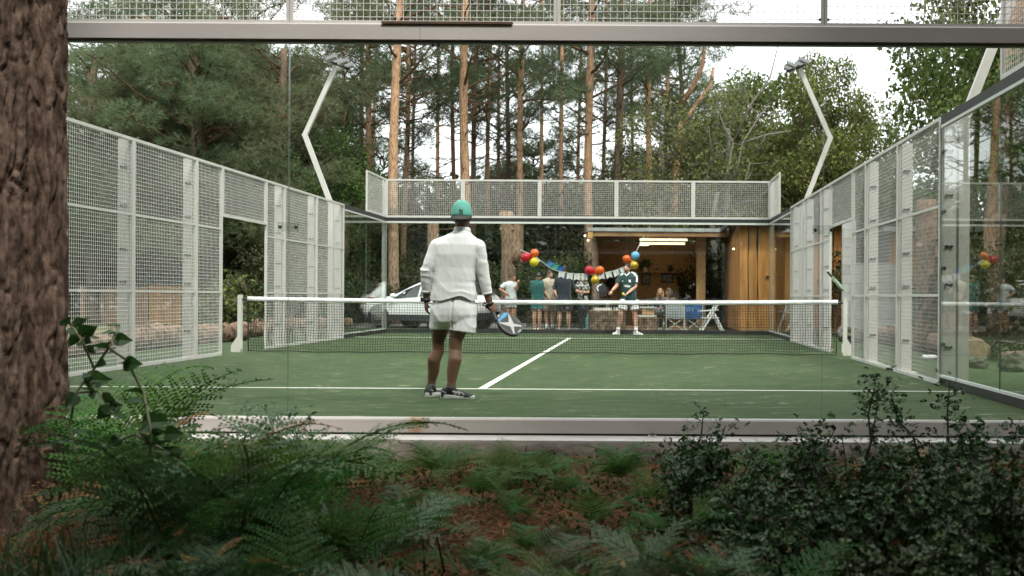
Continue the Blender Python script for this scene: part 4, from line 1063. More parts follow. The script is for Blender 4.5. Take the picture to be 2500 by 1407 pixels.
# ------------------------------------------------------------------ balloons and bunting
M['bal_red'] = mat('red_balloon', (.55, .018, .035), rough=.12, spec=.6, trans=.25); M['bal_orange'] = mat('orange_balloon', (.75, .13, .012), rough=.12, spec=.6, trans=.25)
M['bal_yellow'] = mat('yellow_balloon', (.72, .58, .02), rough=.12, spec=.6, trans=.25); M['bal_gold'] = mat('gold_balloon', (.52, .33, .03), rough=.22, metal=.35)
M['bal_blue'] = mat('blue_balloon', (.17, .47, .70), rough=.12, spec=.6, trans=.2); M['ribbon'] = mat('ribbon', (.75, .72, .70), rough=.6)
BY = 22.4
def balloon(px, py, tie, m, label, w=13.5, dy=0.0):
    c = at(px, py, BY+dy); k = at(tie[0], tie[1], BY); ax = (c-k); ax.normalize(); r = w*(BY-CY)/F
    x = ax.orthogonal().normalized(); y = ax.cross(x); t = thing('balloon', label, 'balloon', k, 'party balloons on the bunting')
    prof = [(-1.32, .02), (-1.22, .10), (-1.05, .34), (-.8, .62), (-.45, .88), (0, 1.0), (.4, .93), (.72, .72), (.92, .4), (1.0, .08)]
    MB().loft([[c+ax*(h*r)+(x*math.cos(a)+y*math.sin(a))*(q*r) for a in np.linspace(0, 2*math.pi, 20, endpoint=False)] for h, q in prof]).build('skin', m, t, smooth=True)
    kn = c-ax*1.33*r; MB().tube([kn+ax*.01, kn-ax*.03], [.012, .03], 8).build('knot', m, t); MB().tube([kn-ax*.02, k], .004, 5).build('tie', M['ribbon'], t)
T1, T2, T3 = (1304, 624), (1452, 668), (1541, 636)
balloon(1283, 629, T1, M['bal_red'], 'red balloon at the left end of the bunting', 12.5); balloon(1305, 619, (1303, 636), M['bal_orange'], 'orange balloon in the cluster at the left end', 10.8, .05); balloon(1304, 641, (1302, 626), M['bal_yellow'], 'yellow balloon in the cluster at the left end', 11.0, -.12)
balloon(1439, 661, (1456, 667), M['bal_red'], 'red balloon in the middle of the bunting', 12); balloon(1464, 661, (1450, 669), M['bal_orange'], 'orange balloon in the middle of the bunting', 11.5, .05); balloon(1453, 684, (1453, 665), M['bal_gold'], 'gold balloon hanging below the middle of the bunting', 10.8, -.1)
balloon(1530, 633, (1546, 640), M['bal_orange'], 'orange balloon above the far player', 10.5); balloon(1551, 625, (1541, 643), M['bal_blue'], 'light blue balloon above the far player', 10.8, .04); balloon(1548, 648, (1541, 636), M['bal_gold'], 'yellow-gold balloon beside the far player', 10.2, -.1)
M['flag_w'] = mat('white_flag', (.72, .74, .74), rough=.8, trans=.3); M['flag_b'] = mat('blue_flag', (.08, .22, .48), (.10, .27, .55), scale=12, rough=.8, trans=.3); M['flag_d'] = mat('royal_flag', (.02, .13, .42), rough=.8, trans=.3); M['flag_g'] = mat('green_flag', (.08, .40, .30), rough=.8, trans=.3)
def bunting():
    pts2 = [(1262, 607), (1306, 625), (1322, 638), (1340, 653), (1355, 660), (1372, 664), (1395, 668), (1420, 669), (1452, 668), (1476, 666), (1500, 661), (1524, 652), (1541, 640), (1572, 600)]
    B = thing('bunting', 'string of swallow-tailed white, blue and green party flags', 'bunting', at(1400, 668, BY))
    P = [at(x, y, BY) for x, y in pts2]; P[0].y = 23.1; P[-1].y = CF-.96; P[-1].x = at(1572, 600, CF-.96).x; P[-1].z = 2.88
    MB().tube(P, .006, 5).build('cord', M['ribbon'], B)
    fl = [(1314, 632, 45, 'w'), (1337, 650, -140, 'b'), (1352, 658, -150, 'g'), (1365, 662, -150, 'd'), (1372, 663, 8, 'w'), (1392, 667, 6, 'w'), (1409, 669, 2, 'w2'), (1427, 669, -1, 'w'), (1468, 667, -6, 'w'), (1485, 664, -14, 'w'), (1503, 660, -18, 'w'), (1519, 653, -22, 'w')]
    s = (BY-CY)/F
    for x, y, rot, c in fl:
        p = at(x, y, BY); a = R(rot); w, h = 7.0*s, 16*s; dx = Vector((math.cos(a), 0, math.sin(a)*-1)); dn = Vector((-math.sin(a), 0, -math.cos(a)))
        bow = Vector((0, .015, 0)); q = [p-dx*w, p+dx*w, p+dx*w*1.05+dn*h-bow*2, p+dn*h*.80+bow, p-dx*w*1.05+dn*h-bow*2]
        mb = MB(); off = Vector((0, .002, 0)); mid = p+dn*h*.34+bow
        mb.add([v-off for v in q]+[v+off for v in q], [(0, 3, 4), (0, 1, 3), (1, 2, 3), (9, 8, 5), (8, 6, 5), (8, 7, 6), (0, 4, 9, 5), (1, 0, 5, 6), (2, 1, 6, 7), (3, 2, 7, 8), (4, 3, 8, 9)])
        mb.build('flag', M[{'w': 'flag_w', 'w2': 'flag_w', 'b': 'flag_b', 'd': 'flag_d', 'g': 'flag_g'}[c]], B)
bunting()

# ------------------------------------------------------------------ furniture in front of the cabin
GZ = -.055
def stump_table(px, Y, r, h, label, top=True):
    x = X_(px, Y); t = thing('stump_table', label, 'stump table', (x, Y, GZ)); g = np.random.default_rng(int(px))
    prof = [(r*1.08, 0), (r*1.0, .08), (r*.97, h*.5), (r, h-.03), (r*.98, h)]
    mb = MB().lathe(prof, 22, (x, Y, GZ)); mb.v = [tuple(Vector(v)+Vector((noise.noise(Vector(v)*6), noise.noise(Vector(v)*6+Vector((5, 5, 5))), 0))*.03) for v in mb.v]
    mb.build('trunk_section', M['logbark'], t, smooth=False); MB().lathe([(r*.96, h+.001), (r*.95, h+.02)], 22, (x, Y, GZ)).build('sawn_top', M['cutwood'], t)
    return x, Y, GZ+h+.02
def box_on(p, w, d, h, m, label, cat='box', rz=0, name='food_box'):
    x, y, z = p; t = thing(name, label, cat, (x, y, z+.001))
    a = Matrix.Rotation(rz, 3, 'Z'); 
    def bb(x0, x1, y0, y1, z0, z1, nm, m_):
        mb = MB().box((x0, y0, z0), (x1, y1, z1)); mb.v = [tuple(Vector((x, y, z+.001))+a @ Vector(v)) for v in mb.v]; mb.build(nm, m_, t)
    bb(-w/2, w/2, -d/2, d/2, 0, h*.7, 'tray', m); bb(-w/2-.006, w/2+.006, -d/2-.006, d/2+.006, h*.7+.001, h, 'lid', m)
tp = stump_table(1482, 22.9, .55, .62, 'wide tree-stump table behind the left of the far player')
box_on((tp[0]-.12, tp[1]-.1, tp[2]), .5, .34, .06, M['paper'], 'long white food box on the wide stump table')
box_on((tp[0]+.32, tp[1]+.05, tp[2]), .2, .2, .07, M['paper'], 'small white box at the end of the wide stump table', rz=.4)
tp = stump_table(1578, 23.4, .36, .42, 'low tree-stump seat right of the far player')
box_on((tp[0], tp[1], tp[2]), .5, .5, .05, M['ceramic'], 'flat white pizza box lying on the low stump', rz=.1)
x, y, z = tp[0]+.06, tp[1]+.1, tp[2]+.055
box_on((x, y, z), .36, .3, .2, M['board_a'], 'brown carton stacked on the flat white box'); box_on((x, y, z+.205), .44, .4, .045, M['ceramic'], 'upper white pizza box on the brown carton', rz=-.15)
x = X_(1437, 23.3); bottle((x, 23.3, GZ), (0, 0, 1), .08, .52, M['aqua'], 'large turquoise water bottle standing by the stump table', M['ceramic'])
def camp_chair(px, Y, rz, m, label):
    """folding camp chair: crossed tube legs, fabric back and seat"""
    x = X_(px, Y); t = thing('camp_chair', label, 'chair', (x, Y, GZ), 'folding camp chairs by the cabin'); rm = Matrix.Rotation(rz, 3, 'Z'); o = Vector((x, Y, GZ))
    W_ = lambda p: o+rm @ Vector(p)
    fr = []
    for a, b in (((-.26, -.24, .02), (.26, -.22, .42)), ((.26, -.24, .02), (-.26, -.22, .42)), ((-.26, .24, .02), (.26, .22, .42)), ((.26, .24, .02), (-.26, .22, .42)),
                 ((-.26, -.24, .42), (-.26, .24, .02)), ((.26, -.24, .42), (.26, .24, .02)), ((-.26, .24, .02), (-.27, .3, .92)), ((.26, .24, .02), (.27, .3, .92)), ((-.28, -.24, .42), (-.28, -.24, .62)), ((.28, -.24, .42), (.28, -.24, .62))):
        MB().tube([W_(a), W_(b)], .011, 7).build('frame_tube', M['alu'], t)
    def cloth(q, nm):
        N = 6; vs = []
        for i in range(N+1):
            for j in range(N+1):
                u, v = i/N, j/N; p = (Vector(q[0])*(1-u)+Vector(q[1])*u)*(1-v)+(Vector(q[3])*(1-u)+Vector(q[2])*u)*v
                nrm = (Vector(q[1])-Vector(q[0])).cross(Vector(q[3])-Vector(q[0])).normalized(); p = p-nrm*.05*math.sin(u*math.pi)*math.sin(v*math.pi*.8+.3); vs.append(W_(p))
        k = N+1; n0 = len(vs); vs += [Vector(v)+rm @ Vector((0, .006, .004)) for v in vs]
        fs = [(i*k+j, (i+1)*k+j, (i+1)*k+j+1, i*k+j+1) for i in range(N) for j in range(N)]; fs += [tuple(n0+q_ for q_ in f[::-1]) for f in fs]
        MB().add(vs, fs).build(nm, m, t, smooth=True)
    cloth(((-.25, -.23, .42), (.25, -.23, .42), (.25, .24, .40), (-.25, .24, .40)), 'seat'); cloth(((-.26, .25, .40), (.26, .25, .40), (.27, .3, .92), (-.27, .3, .92)), 'backrest')
    for s in (-1, 1): MB().bar(W_((s*.285, -.25, .625)), W_((s*.275, .27, .66)), .05, .015).build('armrest', m, t)
camp_chair(1648, 24.0, math.pi, M['greycloth'], 'light grey camp chair seen from behind, by the cabin')
camp_chair(1697, 24.2, math.pi-.2, M['bluecloth'], 'blue camp chair right of the grey one')
camp_chair(1612, 25.2, .5, M['plastic_black'], 'black camp chair facing the viewer beyond the stump')
def white_chair(px, Y, rz, label):
    x = X_(px, Y); t = thing('folding_chair', label, 'chair', (x, Y, GZ), 'white folding garden chairs'); rm = Matrix.Rotation(rz, 3, 'Z'); o = Vector((x, Y, GZ)); W_ = lambda p: o+rm @ Vector(p)
    for s in (-.22, .22):
        MB().bar(W_((-.34, s, 0)), W_((.22, s, .92)), .035, .05).build('leg', M['white'], t); MB().bar(W_((.34, s*.88, 0)), W_((.06, s*.88, .55)), .03, .05).build('leg', M['white'], t)
        MB().bar(W_((-.30, s*1.08, .62)), W_((.16, s*1.08, .66)), .04, .025).build('armrest', M['white'], t)
    for k in range(6): MB().bar(W_((-.26+.085*k, -.2, .42)), W_((-.26+.085*k, .2, .42)), .06, .018).build('seat_slat', M['white'], t)
    for k in range(4): MB().bar(W_((.07+.045*k, -.2, .62+.085*k)), W_((.07+.045*k, .2, .62+.085*k)), .02, .06).build('back_slat', M['white'], t)
white_chair(1737, 23.6, .12, 'white folding garden chair right of the blue camp chair'); white_chair(1931, 21.6, .9, 'white folding chair standing against the timber building')

# ------------------------------------------------------------------ car
M['carpaint'] = mat('white_car_paint', (.82, .82, .82), rough=.3, spec=.4, coat=.3); M['carglass'] = mat('car_glass', (.018, .022, .024), rough=.06, spec=.9)
M['tyre'] = mat('tyre_rubber', (.016, .016, .017), rough=.85); M['rim'] = mat('alloy_rim', (.38, .39, .40), rough=.3, metal=.8); M['tail'] = mat('red_tail_lamp', (.42, .012, .012), rough=.12, spec=.8)
M['cladblack'] = mat('black_trim', (.022, .022, .024), rough=.55)
def build_car():
    ctr = (X_(1052, 26.2), 26.2, GZ); t = thing('parked_car', 'white hatchback SUV parked nose-left behind the far glass', 'car', ctr); yaw = math.pi-.42
    rm = Matrix.Rotation(yaw, 3, 'Z'); o = Vector(ctr); W_ = lambda p: o+rm @ Vector(p)
    # local: +x = nose; z up
    S = [(2.22, .45, .62, .60, .66, .45), (2.10, .32, .70, .80, .78, .62), (1.75, .24, .80, .88, .92, .74), (1.2, .22, .86, .90, 1.00, .80), (.85, .22, .90, .90, 1.06, .78), (.35, .22, .93, .90, 1.38, .64), (-.15, .22, .95, .90, 1.56, .60), (-.7, .22, .97, .90, 1.60, .60), (-1.3, .22, .99, .90, 1.55, .58), (-1.75, .24, 1.00, .89, 1.38, .55), (-2.05, .34, .98, .86, 1.08, .62), (-2.2, .48, .86, .78, .92, .60)]
    rings = []
    for x, zb, zs, ws, zr, wr in S:
        half = [(ws*.86, zb), (ws*.985, zb+.12), (ws*1.0, zb+(zs-zb)*.55), (ws*.985, zs-.02), (wr+(ws-wr)*.55, zs+(zr-zs)*.45), (wr, zr-.05*(zr-zs)/.6-.01), (wr*.55, zr)]
        ring = [W_((x, y, z)) for y, z in half]+[W_((x, -y, z)) for y, z in half[::-1]]
        rings.append(ring)
    bd = MB().loft(rings).build('body', M['carpaint'], t, smooth=True)
    bd.data.materials[0] = M['carpaint']
    md = bd.modifiers.new('sub', 'SUBSURF'); md.levels = 2; md.render_levels = 2
    def side_pt(x, f, sgn, off=.012):
        for i in range(len(S)-1):
            if S[i][0] >= x >= S[i+1][0]:
                u = (S[i][0]-x)/(S[i][0]-S[i+1][0]); a = [S[i][k]+(S[i+1][k]-S[i][k])*u for k in range(6)]; break
        _, zb, zs, ws, zr, wr = a; p0 = (ws*.985, zs-.0); p1 = (wr+.02, zr-.08)
        y = p0[0]+(p1[0]-p0[0])*f+off; z = p0[1]+(p1[1]-p0[1])*f
        return W_((x, sgn*y, z))
    for sgn in (-1, 1):
        for xs, nm in (((.78, .45, .1, -.12), 'side_window'), ((-.18, -.5, -.85), 'side_window'), ((-.92, -1.2, -1.45), 'quarter_window')):
            lo = [side_pt(x, .10, sgn) for x in xs]; hi = [side_pt(x, .86 if x < .5 else .35, sgn) for x in xs]
            mb = MB(); n = len(xs); mb.add(lo+hi, [(i, i+1, n+i+1, n+i) if sgn > 0 else (i+1, i, n+i, n+i+1) for i in range(n-1)]); mb.build(nm, M['carglass'], t)
        m_ = W_((.72, sgn*1.0, 1.02)); MB().ball(m_, .10, .09, .075).build('wing_mirror', M['carpaint'], t, smooth=True)
        for x in (.0, -.95): MB().bar(W_((x, sgn*.905, .88)), W_((x-.2, sgn*.905, .885)), .03, .03).build('door_handle', M['carpaint'], t)
        MB().bar(W_((1.0, sgn*.885, .33)), W_((-1.0, sgn*.885, .33)), .06, .2).build('sill_trim', M['cladblack'], t)
        MB().bar(W_((-.2, sgn*.56, 1.62)), W_((-1.3, sgn*.55, 1.60)), .04, .03).build('roof_rail', M['carpaint'], t)
        MB().loft([[W_((x, sgn*y, z)) for y, z in ((.83, .8), (.66, .86), (.66, .98), (.83, .96))] for x in (-1.98, -2.13)]).build('tail_lamp', M['tail'], t)
        MB().loft([[W_((x, sgn*y, z)) for y, z in ((.82, .62), (.55, .64), (.55, .72), (.82, .74))] for x in (1.95, 2.12)]).build('headlamp', M['lens'], t)
        for x in (1.36, -1.36):
            c = W_((x, sgn*.80, .34)); ax = rm @ Vector((0, sgn, 0)); e1 = rm @ Vector((1, 0, 0)); e2 = Vector((0, 0, 1))
            def ring(r, h): return [c+ax*h+(e1*math.cos(a)+e2*math.sin(a))*r for a in np.linspace(0, 2*math.pi, 28, endpoint=False)]
            MB().loft([ring(.40, -.06), ring(.41, .06), ring(.405, .105)]).build('wheel_arch', M['cladblack'], t)
            w = thing('x', None, None, c) if False else None
            ty = MB().loft([ring(.22, -.10), ring(.31, -.11), ring(.335, -.08), ring(.34, .06), ring(.33, .10), ring(.31, .122), ring(.25, .125)]).build('tyre', M['tyre'], t, smooth=True)
            rb = MB(); rb.loft([ring(.25, .10), ring(.25, .128), ring(.225, .128), ring(.22, .112)], cap=True)
            for k in range(10):
                a = 2*math.pi*k/10; d = e1*math.cos(a)+e2*math.sin(a); rb.bar(c+d*.04+ax*.126, c+d*.23+ax*.122, .035, .02, up=ax)
            rb.tube([c+ax*.11, c+ax*.14], [.05, .04], 12); rb.build('rim', M['rim'], ty)
    def quad(pts, nm, m_): MB().add([W_(p) for p in pts], [(0, 1, 2, 3)]).build(nm, m_, t)
    quad(((.90, .70, 1.085), (.90, -.70, 1.085), (.02, -.55, 1.535), (.02, .55, 1.535)), 'windscreen', M['carglass'])
    quad(((-2.115, -.60, 1.12), (-2.115, .60, 1.12), (-1.74, .50, 1.46), (-1.74, -.50, 1.46)), 'rear_window', M['carglass'])
    MB().bar(W_((-2.235, .25, .78)), W_((-2.235, -.25, .78)), .03, .11).build('number_plate', M['bal_yellow'], t)
    MB().bar(W_((-2.14, .8, .40)), W_((-2.14, -.8, .40)), .14, .2).build('rear_bumper_trim', M['cladblack'], t); MB().bar(W_((2.12, .7, .42)), W_((2.12, -.7, .42)), .14, .16).build('grille', M['cladblack'], t)
build_car()

# racket poked through the right fence
def racket_mesh(grip, axis, face, L=.455, headw=.26, thick=.038):
    """padel racket frame from the butt of the grip along axis; returns helper giving points"""
    axis = Vector(axis).normalized(); face = Vector(face); face = (face-axis*face.dot(axis)).normalized(); side = axis.cross(face)
    return lambda u, v, w: Vector(grip)+axis*u+side*v+face*w
def build_racket(t, P, headL=.27, headw=.255, gripL=.125, thick=.036, body=None, rim=None, grip=None, facecol=None, xmark=None, stripe=None, hole=None):
    c = gripL+.055+headL/2
    def out(k, s=1.0):
        a = 2*math.pi*k/40; return (c-math.cos(a)*headL/2*s, math.sin(a)*headw/2*s*(1-.10*math.cos(a)))
    n = 40; mb = MB()
    mb.loft([[P(*out(k), -thick/2+.004) for k in range(n)], [P(*out(k, 1.0), thick/2-.004) for k in range(n)]], cap=False)
    mb.build('rim', rim, t, smooth=True)
    fc = MB(); fc.loft([[P(*out(k, .999), -thick/2+.003) for k in range(n)], [P(*out(k, .965), -thick/2) for k in range(n)]]); fc.loft([[P(*out(k, .965), thick/2) for k in range(n)], [P(*out(k, .999), thick/2-.003) for k in range(n)]]); fp = fc.build('face', facecol, t)
    th = MB(); 
    for s in (-1, 1): th.bar(P(gripL-.005, s*.006, 0), P(c-headL*.40, s*.07, 0), .026, thick*.85, up=P(0, 0, 1)-P(0, 0, 0))
    th.build('throat', rim, t)
    g = MB().tube([P(0, 0, 0), P(.008, 0, 0), P(gripL, 0, 0)], [.019, .0175, .0155], 10).build('grip', grip, t, smooth=True)
    return c, fp
M['rk_black'] = mat('black_carbon', (.016, .017, .019), (.03, .031, .034), scale=30, rough=.4); M['rk_grey'] = mat('grey_carbon', (.05, .052, .055), rough=.5)
M['rk_white'] = mat('white_print', (.62, .61, .58), rough=.5); M['rk_blue'] = mat('blue_print', (.05, .27, .50), rough=.45); M['rk_green'] = mat('pale_green_racket', (.21, .26, .18), rough=.5); M['grip'] = mat('dark_grip', (.03, .03, .03), rough=.9)
def fence_racket():
    Y = 10.5; a = at(2020, 664, Y); b = at(2061, 708, Y); t = thing('padel_racket', 'pale green racket hanging on the right fence by the doorway', 'racket', b)
    a.x = min(a.x, 4.93); ax = Vector((b.x-a.x, .10, b.z-a.z)); P = racket_mesh(a, ax, (.72, -.40, .62)); build_racket(t, P, rim=M['rk_green'], grip=M['grip'], facecol=M['rk_green'], headw=.17)
    MB().tube([a, a+Vector((.03, .08, .03)), Vector((5.0, Y+.5, a.z+.02))], .005, 5).build('wrist_cord', M['ribbon'], t)
fence_racket()
# ------------------------------------------------------------------ people
from mathutils.bvhtree import BVHTree
def fused(mb, voxel, org, iters=4, disp=None, fac=.5, zmod=None):
    """one continuous surface from overlapping closed pieces"""
    me = mb.mesh('tmp', org); o = bpy.data.objects.new('tmp', me); COL.objects.link(o)
    m = o.modifiers.new('r', 'REMESH'); m.mode = 'VOXEL'; m.voxel_size = voxel
    if iters:
        s = o.modifiers.new('s', 'SMOOTH'); s.factor = fac; s.iterations = iters
    dg = bpy.context.evaluated_depsgraph_get(); out = bpy.data.meshes.new_from_object(o.evaluated_get(dg))
    bpy.data.objects.remove(o); bpy.data.meshes.remove(me)
    if disp:
        n = len(out.vertices); co = np.empty(n*3, np.float32); out.vertices.foreach_get('co', co); co = co.reshape(-1, 3)
        no = np.empty(n*3, np.float32); out.vertices.foreach_get('normal', no); no = no.reshape(-1, 3)
        d = np.array([disp(Vector(c)+Vector(org)) for c in co], np.float32); co += no*d[:, None]
        if zmod: co[:, 2] += np.array([zmod(Vector(c)+Vector(org)) for c in co], np.float32)
        out.vertices.foreach_set('co', co.ravel()); out.update()
    for p in out.polygons: p.use_smooth = True
    return out
def put(name, me, m, parent):
    me.materials.clear(); me.materials.append(m); me.name = name; return new_obj(name, me, parent)
def hand(mb, w, d, n, side, curl=.5, s=1.0):
    """palm, four fingers of unequal length and a thumb; d = towards the fingers, n = where the palm faces"""
    w = Vector(w); d = Vector(d).normalized(); n = Vector(n); n = (n-d*n.dot(d)).normalized(); t = d.cross(n)*side
    rot = Matrix((d, t, n)).transposed()
    mb.ball(w+d*.052*s, .054*s, .041*s, .0165*s, rot=rot); mb.ball(w+d*.02*s, .035*s, .03*s, .02*s, rot=rot)
    for off, L, k in ((-.031, .060, .95), (-.0105, .076, 1.0), (.0105, .082, 1.0), (.031, .072, .9)):
        p = w+d*.088*s+t*off*s; a = curl*.55*k; pts = [p-d*.01*s]
        for f in (.46, .30, .24):
            pts.append(pts[-1]+(d*math.cos(a)+n*math.sin(a))*L*f*s*1.08); a += curl*.75*k
        mb.cap_limb(pts, [.0092*s, .0088*s, .0082*s, .007*s], 8)
    p = w+d*.022*s+t*.028*s; q = p+(t*.62+d*.62+n*.42)*.042*s; r = q+(d*.8+n*(.25+curl*.35)-t*.1)*.036*s
    mb.cap_limb([p, q, r], [.0125*s, .0105*s, .0085*s], 8)
def perp(v): return Vector((v.y, -v.x, 0)).normalized()
def torso(mb, rings, right, front, n=20):
    out = []
    for c, hw, hd in rings:
        r = []
        for k in range(n):
            a = 2*math.pi*k/n; ca, sa = math.cos(a), math.sin(a)
            ex = math.copysign(abs(ca)**.8, ca); ey = math.copysign(abs(sa)**.85, sa)
            r.append(Vector(c)+right*hw*ex+front*hd*ey)
        out.append(r)
    mb.loft(out)
def flat_limb(mb, pts, radii, n=14):
    """tube with rounded joints but open flat ends (cuffs, hems)"""
    mb.tube(pts, radii, n)
    for p, r in list(zip(pts, radii))[1:-1]: mb.ball(p, r*.99, nu=n)
def ribbon(mb, pts, nrm, w):
    vs = []
    for i, p in enumerate(pts):
        t = (pts[min(i+1, len(pts)-1)]-pts[max(i-1, 0)]).normalized(); s = t.cross(nrm[i]).normalized()*w/2; vs += [p-s, p+s]
    mb.add(vs, [(2*i, 2*i+1, 2*i+3, 2*i+2) for i in range(len(pts)-1)])
def strokes(obj, lines, direction, off=.002, seg=.012):
    """project flat strokes (polyline, width) onto an object along direction; returns MB of ribbons"""
    dg = bpy.context.evaluated_depsgraph_get(); org = ORG[obj.name]
    bv = BVHTree.FromPolygons([v.co+org for v in obj.data.vertices], [tuple(p.vertices) for p in obj.data.polygons]); mb = MB(); d = Vector(direction).normalized()
    for ln, w in lines:
        P = []; 
        for a, b in zip(ln, ln[1:]):
            a = Vector(a); b = Vector(b); k = max(1, int((b-a).length/seg)); P += [a.lerp(b, i/k) for i in range(k)]
        P.append(Vector(ln[-1])); pts = []; nr = []
        for p in P:
            h = bv.ray_cast(p-d*1.0, d, 3.0)
            if h[0] is not None: pts.append(h[0]-d*off); nr.append(-d)
        if len(pts) > 1: ribbon(mb, pts, nr, w)
    return mb
def shoe(parent, ank, toe, up_m, sole_m, s=1.0, z=0.0, name='shoe', stripe=None, cam_side=None):
    """trainer: upper, sole; ank = point over the heel, toe = direction"""
    d = Vector(toe); d.z = 0; d.normalize(); r = d.cross(Vector((0, 0, 1))); o = Vector((ank[0], ank[1], z)); W_ = lambda u, v, h: o+d*u*s+r*v*s+Vector((0, 0, h*s))
    prof = [(-.085, .020, .06, .03), (-.075, .033, .092, .02), (-.03, .037, .105, .02), (.02, .039, .10, .02), (.06, .043, .085, .02), (.10, .047, .07, .02), (.15, .046, .056, .02), (.185, .036, .046, .02), (.205, .018, .034, .022)]
    rings = []
    for u, w, h, b in prof:
        rings.append([W_(u, w*math.copysign(abs(math.cos(a))**.7, math.cos(a)), b+(h-b)*(max(0, math.sin(a))**.8) if math.sin(a) > 0 else b-.004*(-math.sin(a))) for a in np.linspace(0, 2*math.pi, 20, endpoint=False)])
    sh = MB().loft(rings).build(name, up_m, parent, smooth=True)
    n = 28; out = []
    for k in range(n):
        a = 2*math.pi*k/n; u = .06-.155*math.cos(a); w = .047*math.sin(a)*(1+.10*(-math.cos(a)))*(1 if abs(math.sin(a)) > .3 else 1.0); w = math.copysign(abs(w/.047)**.75*.047, w); out.append((u, w))
    so = MB(); so.loft([[W_(u, w*.96, .001) for u, w in out], [W_(u*1.01, w*1.03, .012) for u, w in out], [W_(u*1.01, w*1.04, .026+.008*(u < 0)) for u, w in out], [W_(u*.96, w*.86, .034+.008*(u < 0)) for u, w in out]]); so.build('sole', sole_m, sh, smooth=False)
    if stripe:
        side = cam_side; q = r*(side*.3); L = lambda pts: [W_(u, side*.12, h) for u, h in pts]
        ln = [(L([(-.01, .082), (.03, .070), (.075, .064), (.115, .056), (.135, .040)]), .009*s), (L([(-.0, .075), (.05, .060), (.10, .054)]), .007*s), (L([(.045, .038), (.085, .072)]), .007*s), (L([(.085, .038), (.105, .072)]), .007*s), (L([(-.07, .07), (-.03, .052)]), .004*s)]
        st = strokes(sh, ln, -r*side, .0015, .008); st.build('side_stripe', stripe, sh)
    return sh
def head_mesh(mb, c, f, s=1.0, beard=False):
    """skull, jaw, nose and ears; c centre of the skull, f = facing"""
    f = Vector(f).normalized(); up = Vector((0, 0, 1)); r = f.cross(up).normalized(); up = r.cross(f); rot = Matrix((r, f, up)).transposed()
    mb.ball(c, .077*s, .097*s, .105*s, 18, 12, rot); mb.ball(c+f*.035*s-up*.065*s, .055*s, .055*s, .06*s, rot=rot)
    mb.ball(c+f*.098*s-up*.028*s, .014*s, .02*s, .022*s, rot=rot)
    for k in (-1, 1): mb.ball(c+r*k*.079*s-up*.02*s-f*.005*s, .012*s, .02*s, .032*s, rot=rot)
def face_parts(parent, c, f, s, brow_m, beard_m=None):
    f = Vector(f).normalized(); up = Vector((0, 0, 1)); r = f.cross(up).normalized(); up = r.cross(f); rot = Matrix((r, f, up)).transposed()
    for k in (-1, 1):
        MB().ball(c+r*k*.031*s+f*.086*s-up*.008*s, .009*s, .006*s, .005*s, rot=rot).build('eye', M['eye'], parent, smooth=True)
        MB().ball(c+r*k*.032*s+f*.088*s+up*.012*s, .017*s, .006*s, .0035*s, rot=rot).build('eyebrow', brow_m, parent, smooth=True)
    MB().ball(c+f*.088*s-up*.078*s, .022*s, .008*s, .006*s, rot=rot).build('mouth', M['lip'], parent, smooth=True)
    if beard_m:
        b = MB(); b.ball(c+f*.042*s-up*.085*s, .058*s, .052*s, .045*s, rot=rot); b.build('beard', beard_m, parent, smooth=True)
def hair_cap(parent, c, f, m, s=1.0, back=.02, low=-.03, thick=1.055, long=0.0):
    f = Vector(f).normalized(); up = Vector((0, 0, 1)); r = f.cross(up).normalized(); mb = MB(); rings = []; n = 24
    for i in range(9):
        th = math.pi*.5*i/8; ring = []
        for k in range(n):
            a = 2*math.pi*k/n; fr = math.sin(a)               # +1 = front
            lowz = low if fr < .2 else .045*min(1, (fr-.2)/.5)+low*(1-min(1, (fr-.2)/.5))
            z = lowz+(.112*thick-lowz)*math.sin(th); q = math.sqrt(max(0, 1-(max(z, 0)/(.113*thick))**2))*thick
            ring.append(c+(r*math.cos(a)*.079+f*fr*(.098 if fr < 0 else .093))*q*s+up*z*s-f*.004)
        rings.append(ring)
    mb.loft(rings)
    if long:
        for k in (-1, 0, 1): mb.cap_limb([c-f*.06*s+r*k*.05*s, c-f*.075*s+r*k*.07*s-up*.16*s, c+f*(-.03+.08*abs(k))*s+r*k*.1*s-up*long*s], [.055*s, .05*s, .03*s], 10)
    o = mb.build('hair', m, parent, smooth=True); return o
def skinm(name, c): return mat(name, c, tuple(x*1.18 for x in c), scale=9, rough=.55, spec=.35)
M['skin_dark'] = skinm('brown_skin', (.125, .064, .038)); M['skin_light'] = skinm('light_skin', (.48, .27, .19)); M['skin_tan'] = skinm('tanned_skin', (.40, .20, .13))
M['eye'] = mat('dark_eye', (.03, .022, .018), rough=.2); M['lip'] = mat('lip', (.30, .11, .09), rough=.5)
M['hair_black'] = mat('black_hair', (.012, .010, .009), rough=.6); M['hair_brown'] = mat('brown_hair', (.05, .028, .016), rough=.6); M['hair_blond'] = mat('blond_hair', (.30, .17, .08), rough=.6)
def cloth(name, c, c2=None): return mat(name, c, c2 or tuple(x*.9 for x in c), scale=5, rough=.85, sheen=.15, bump=.12, bscale=60)

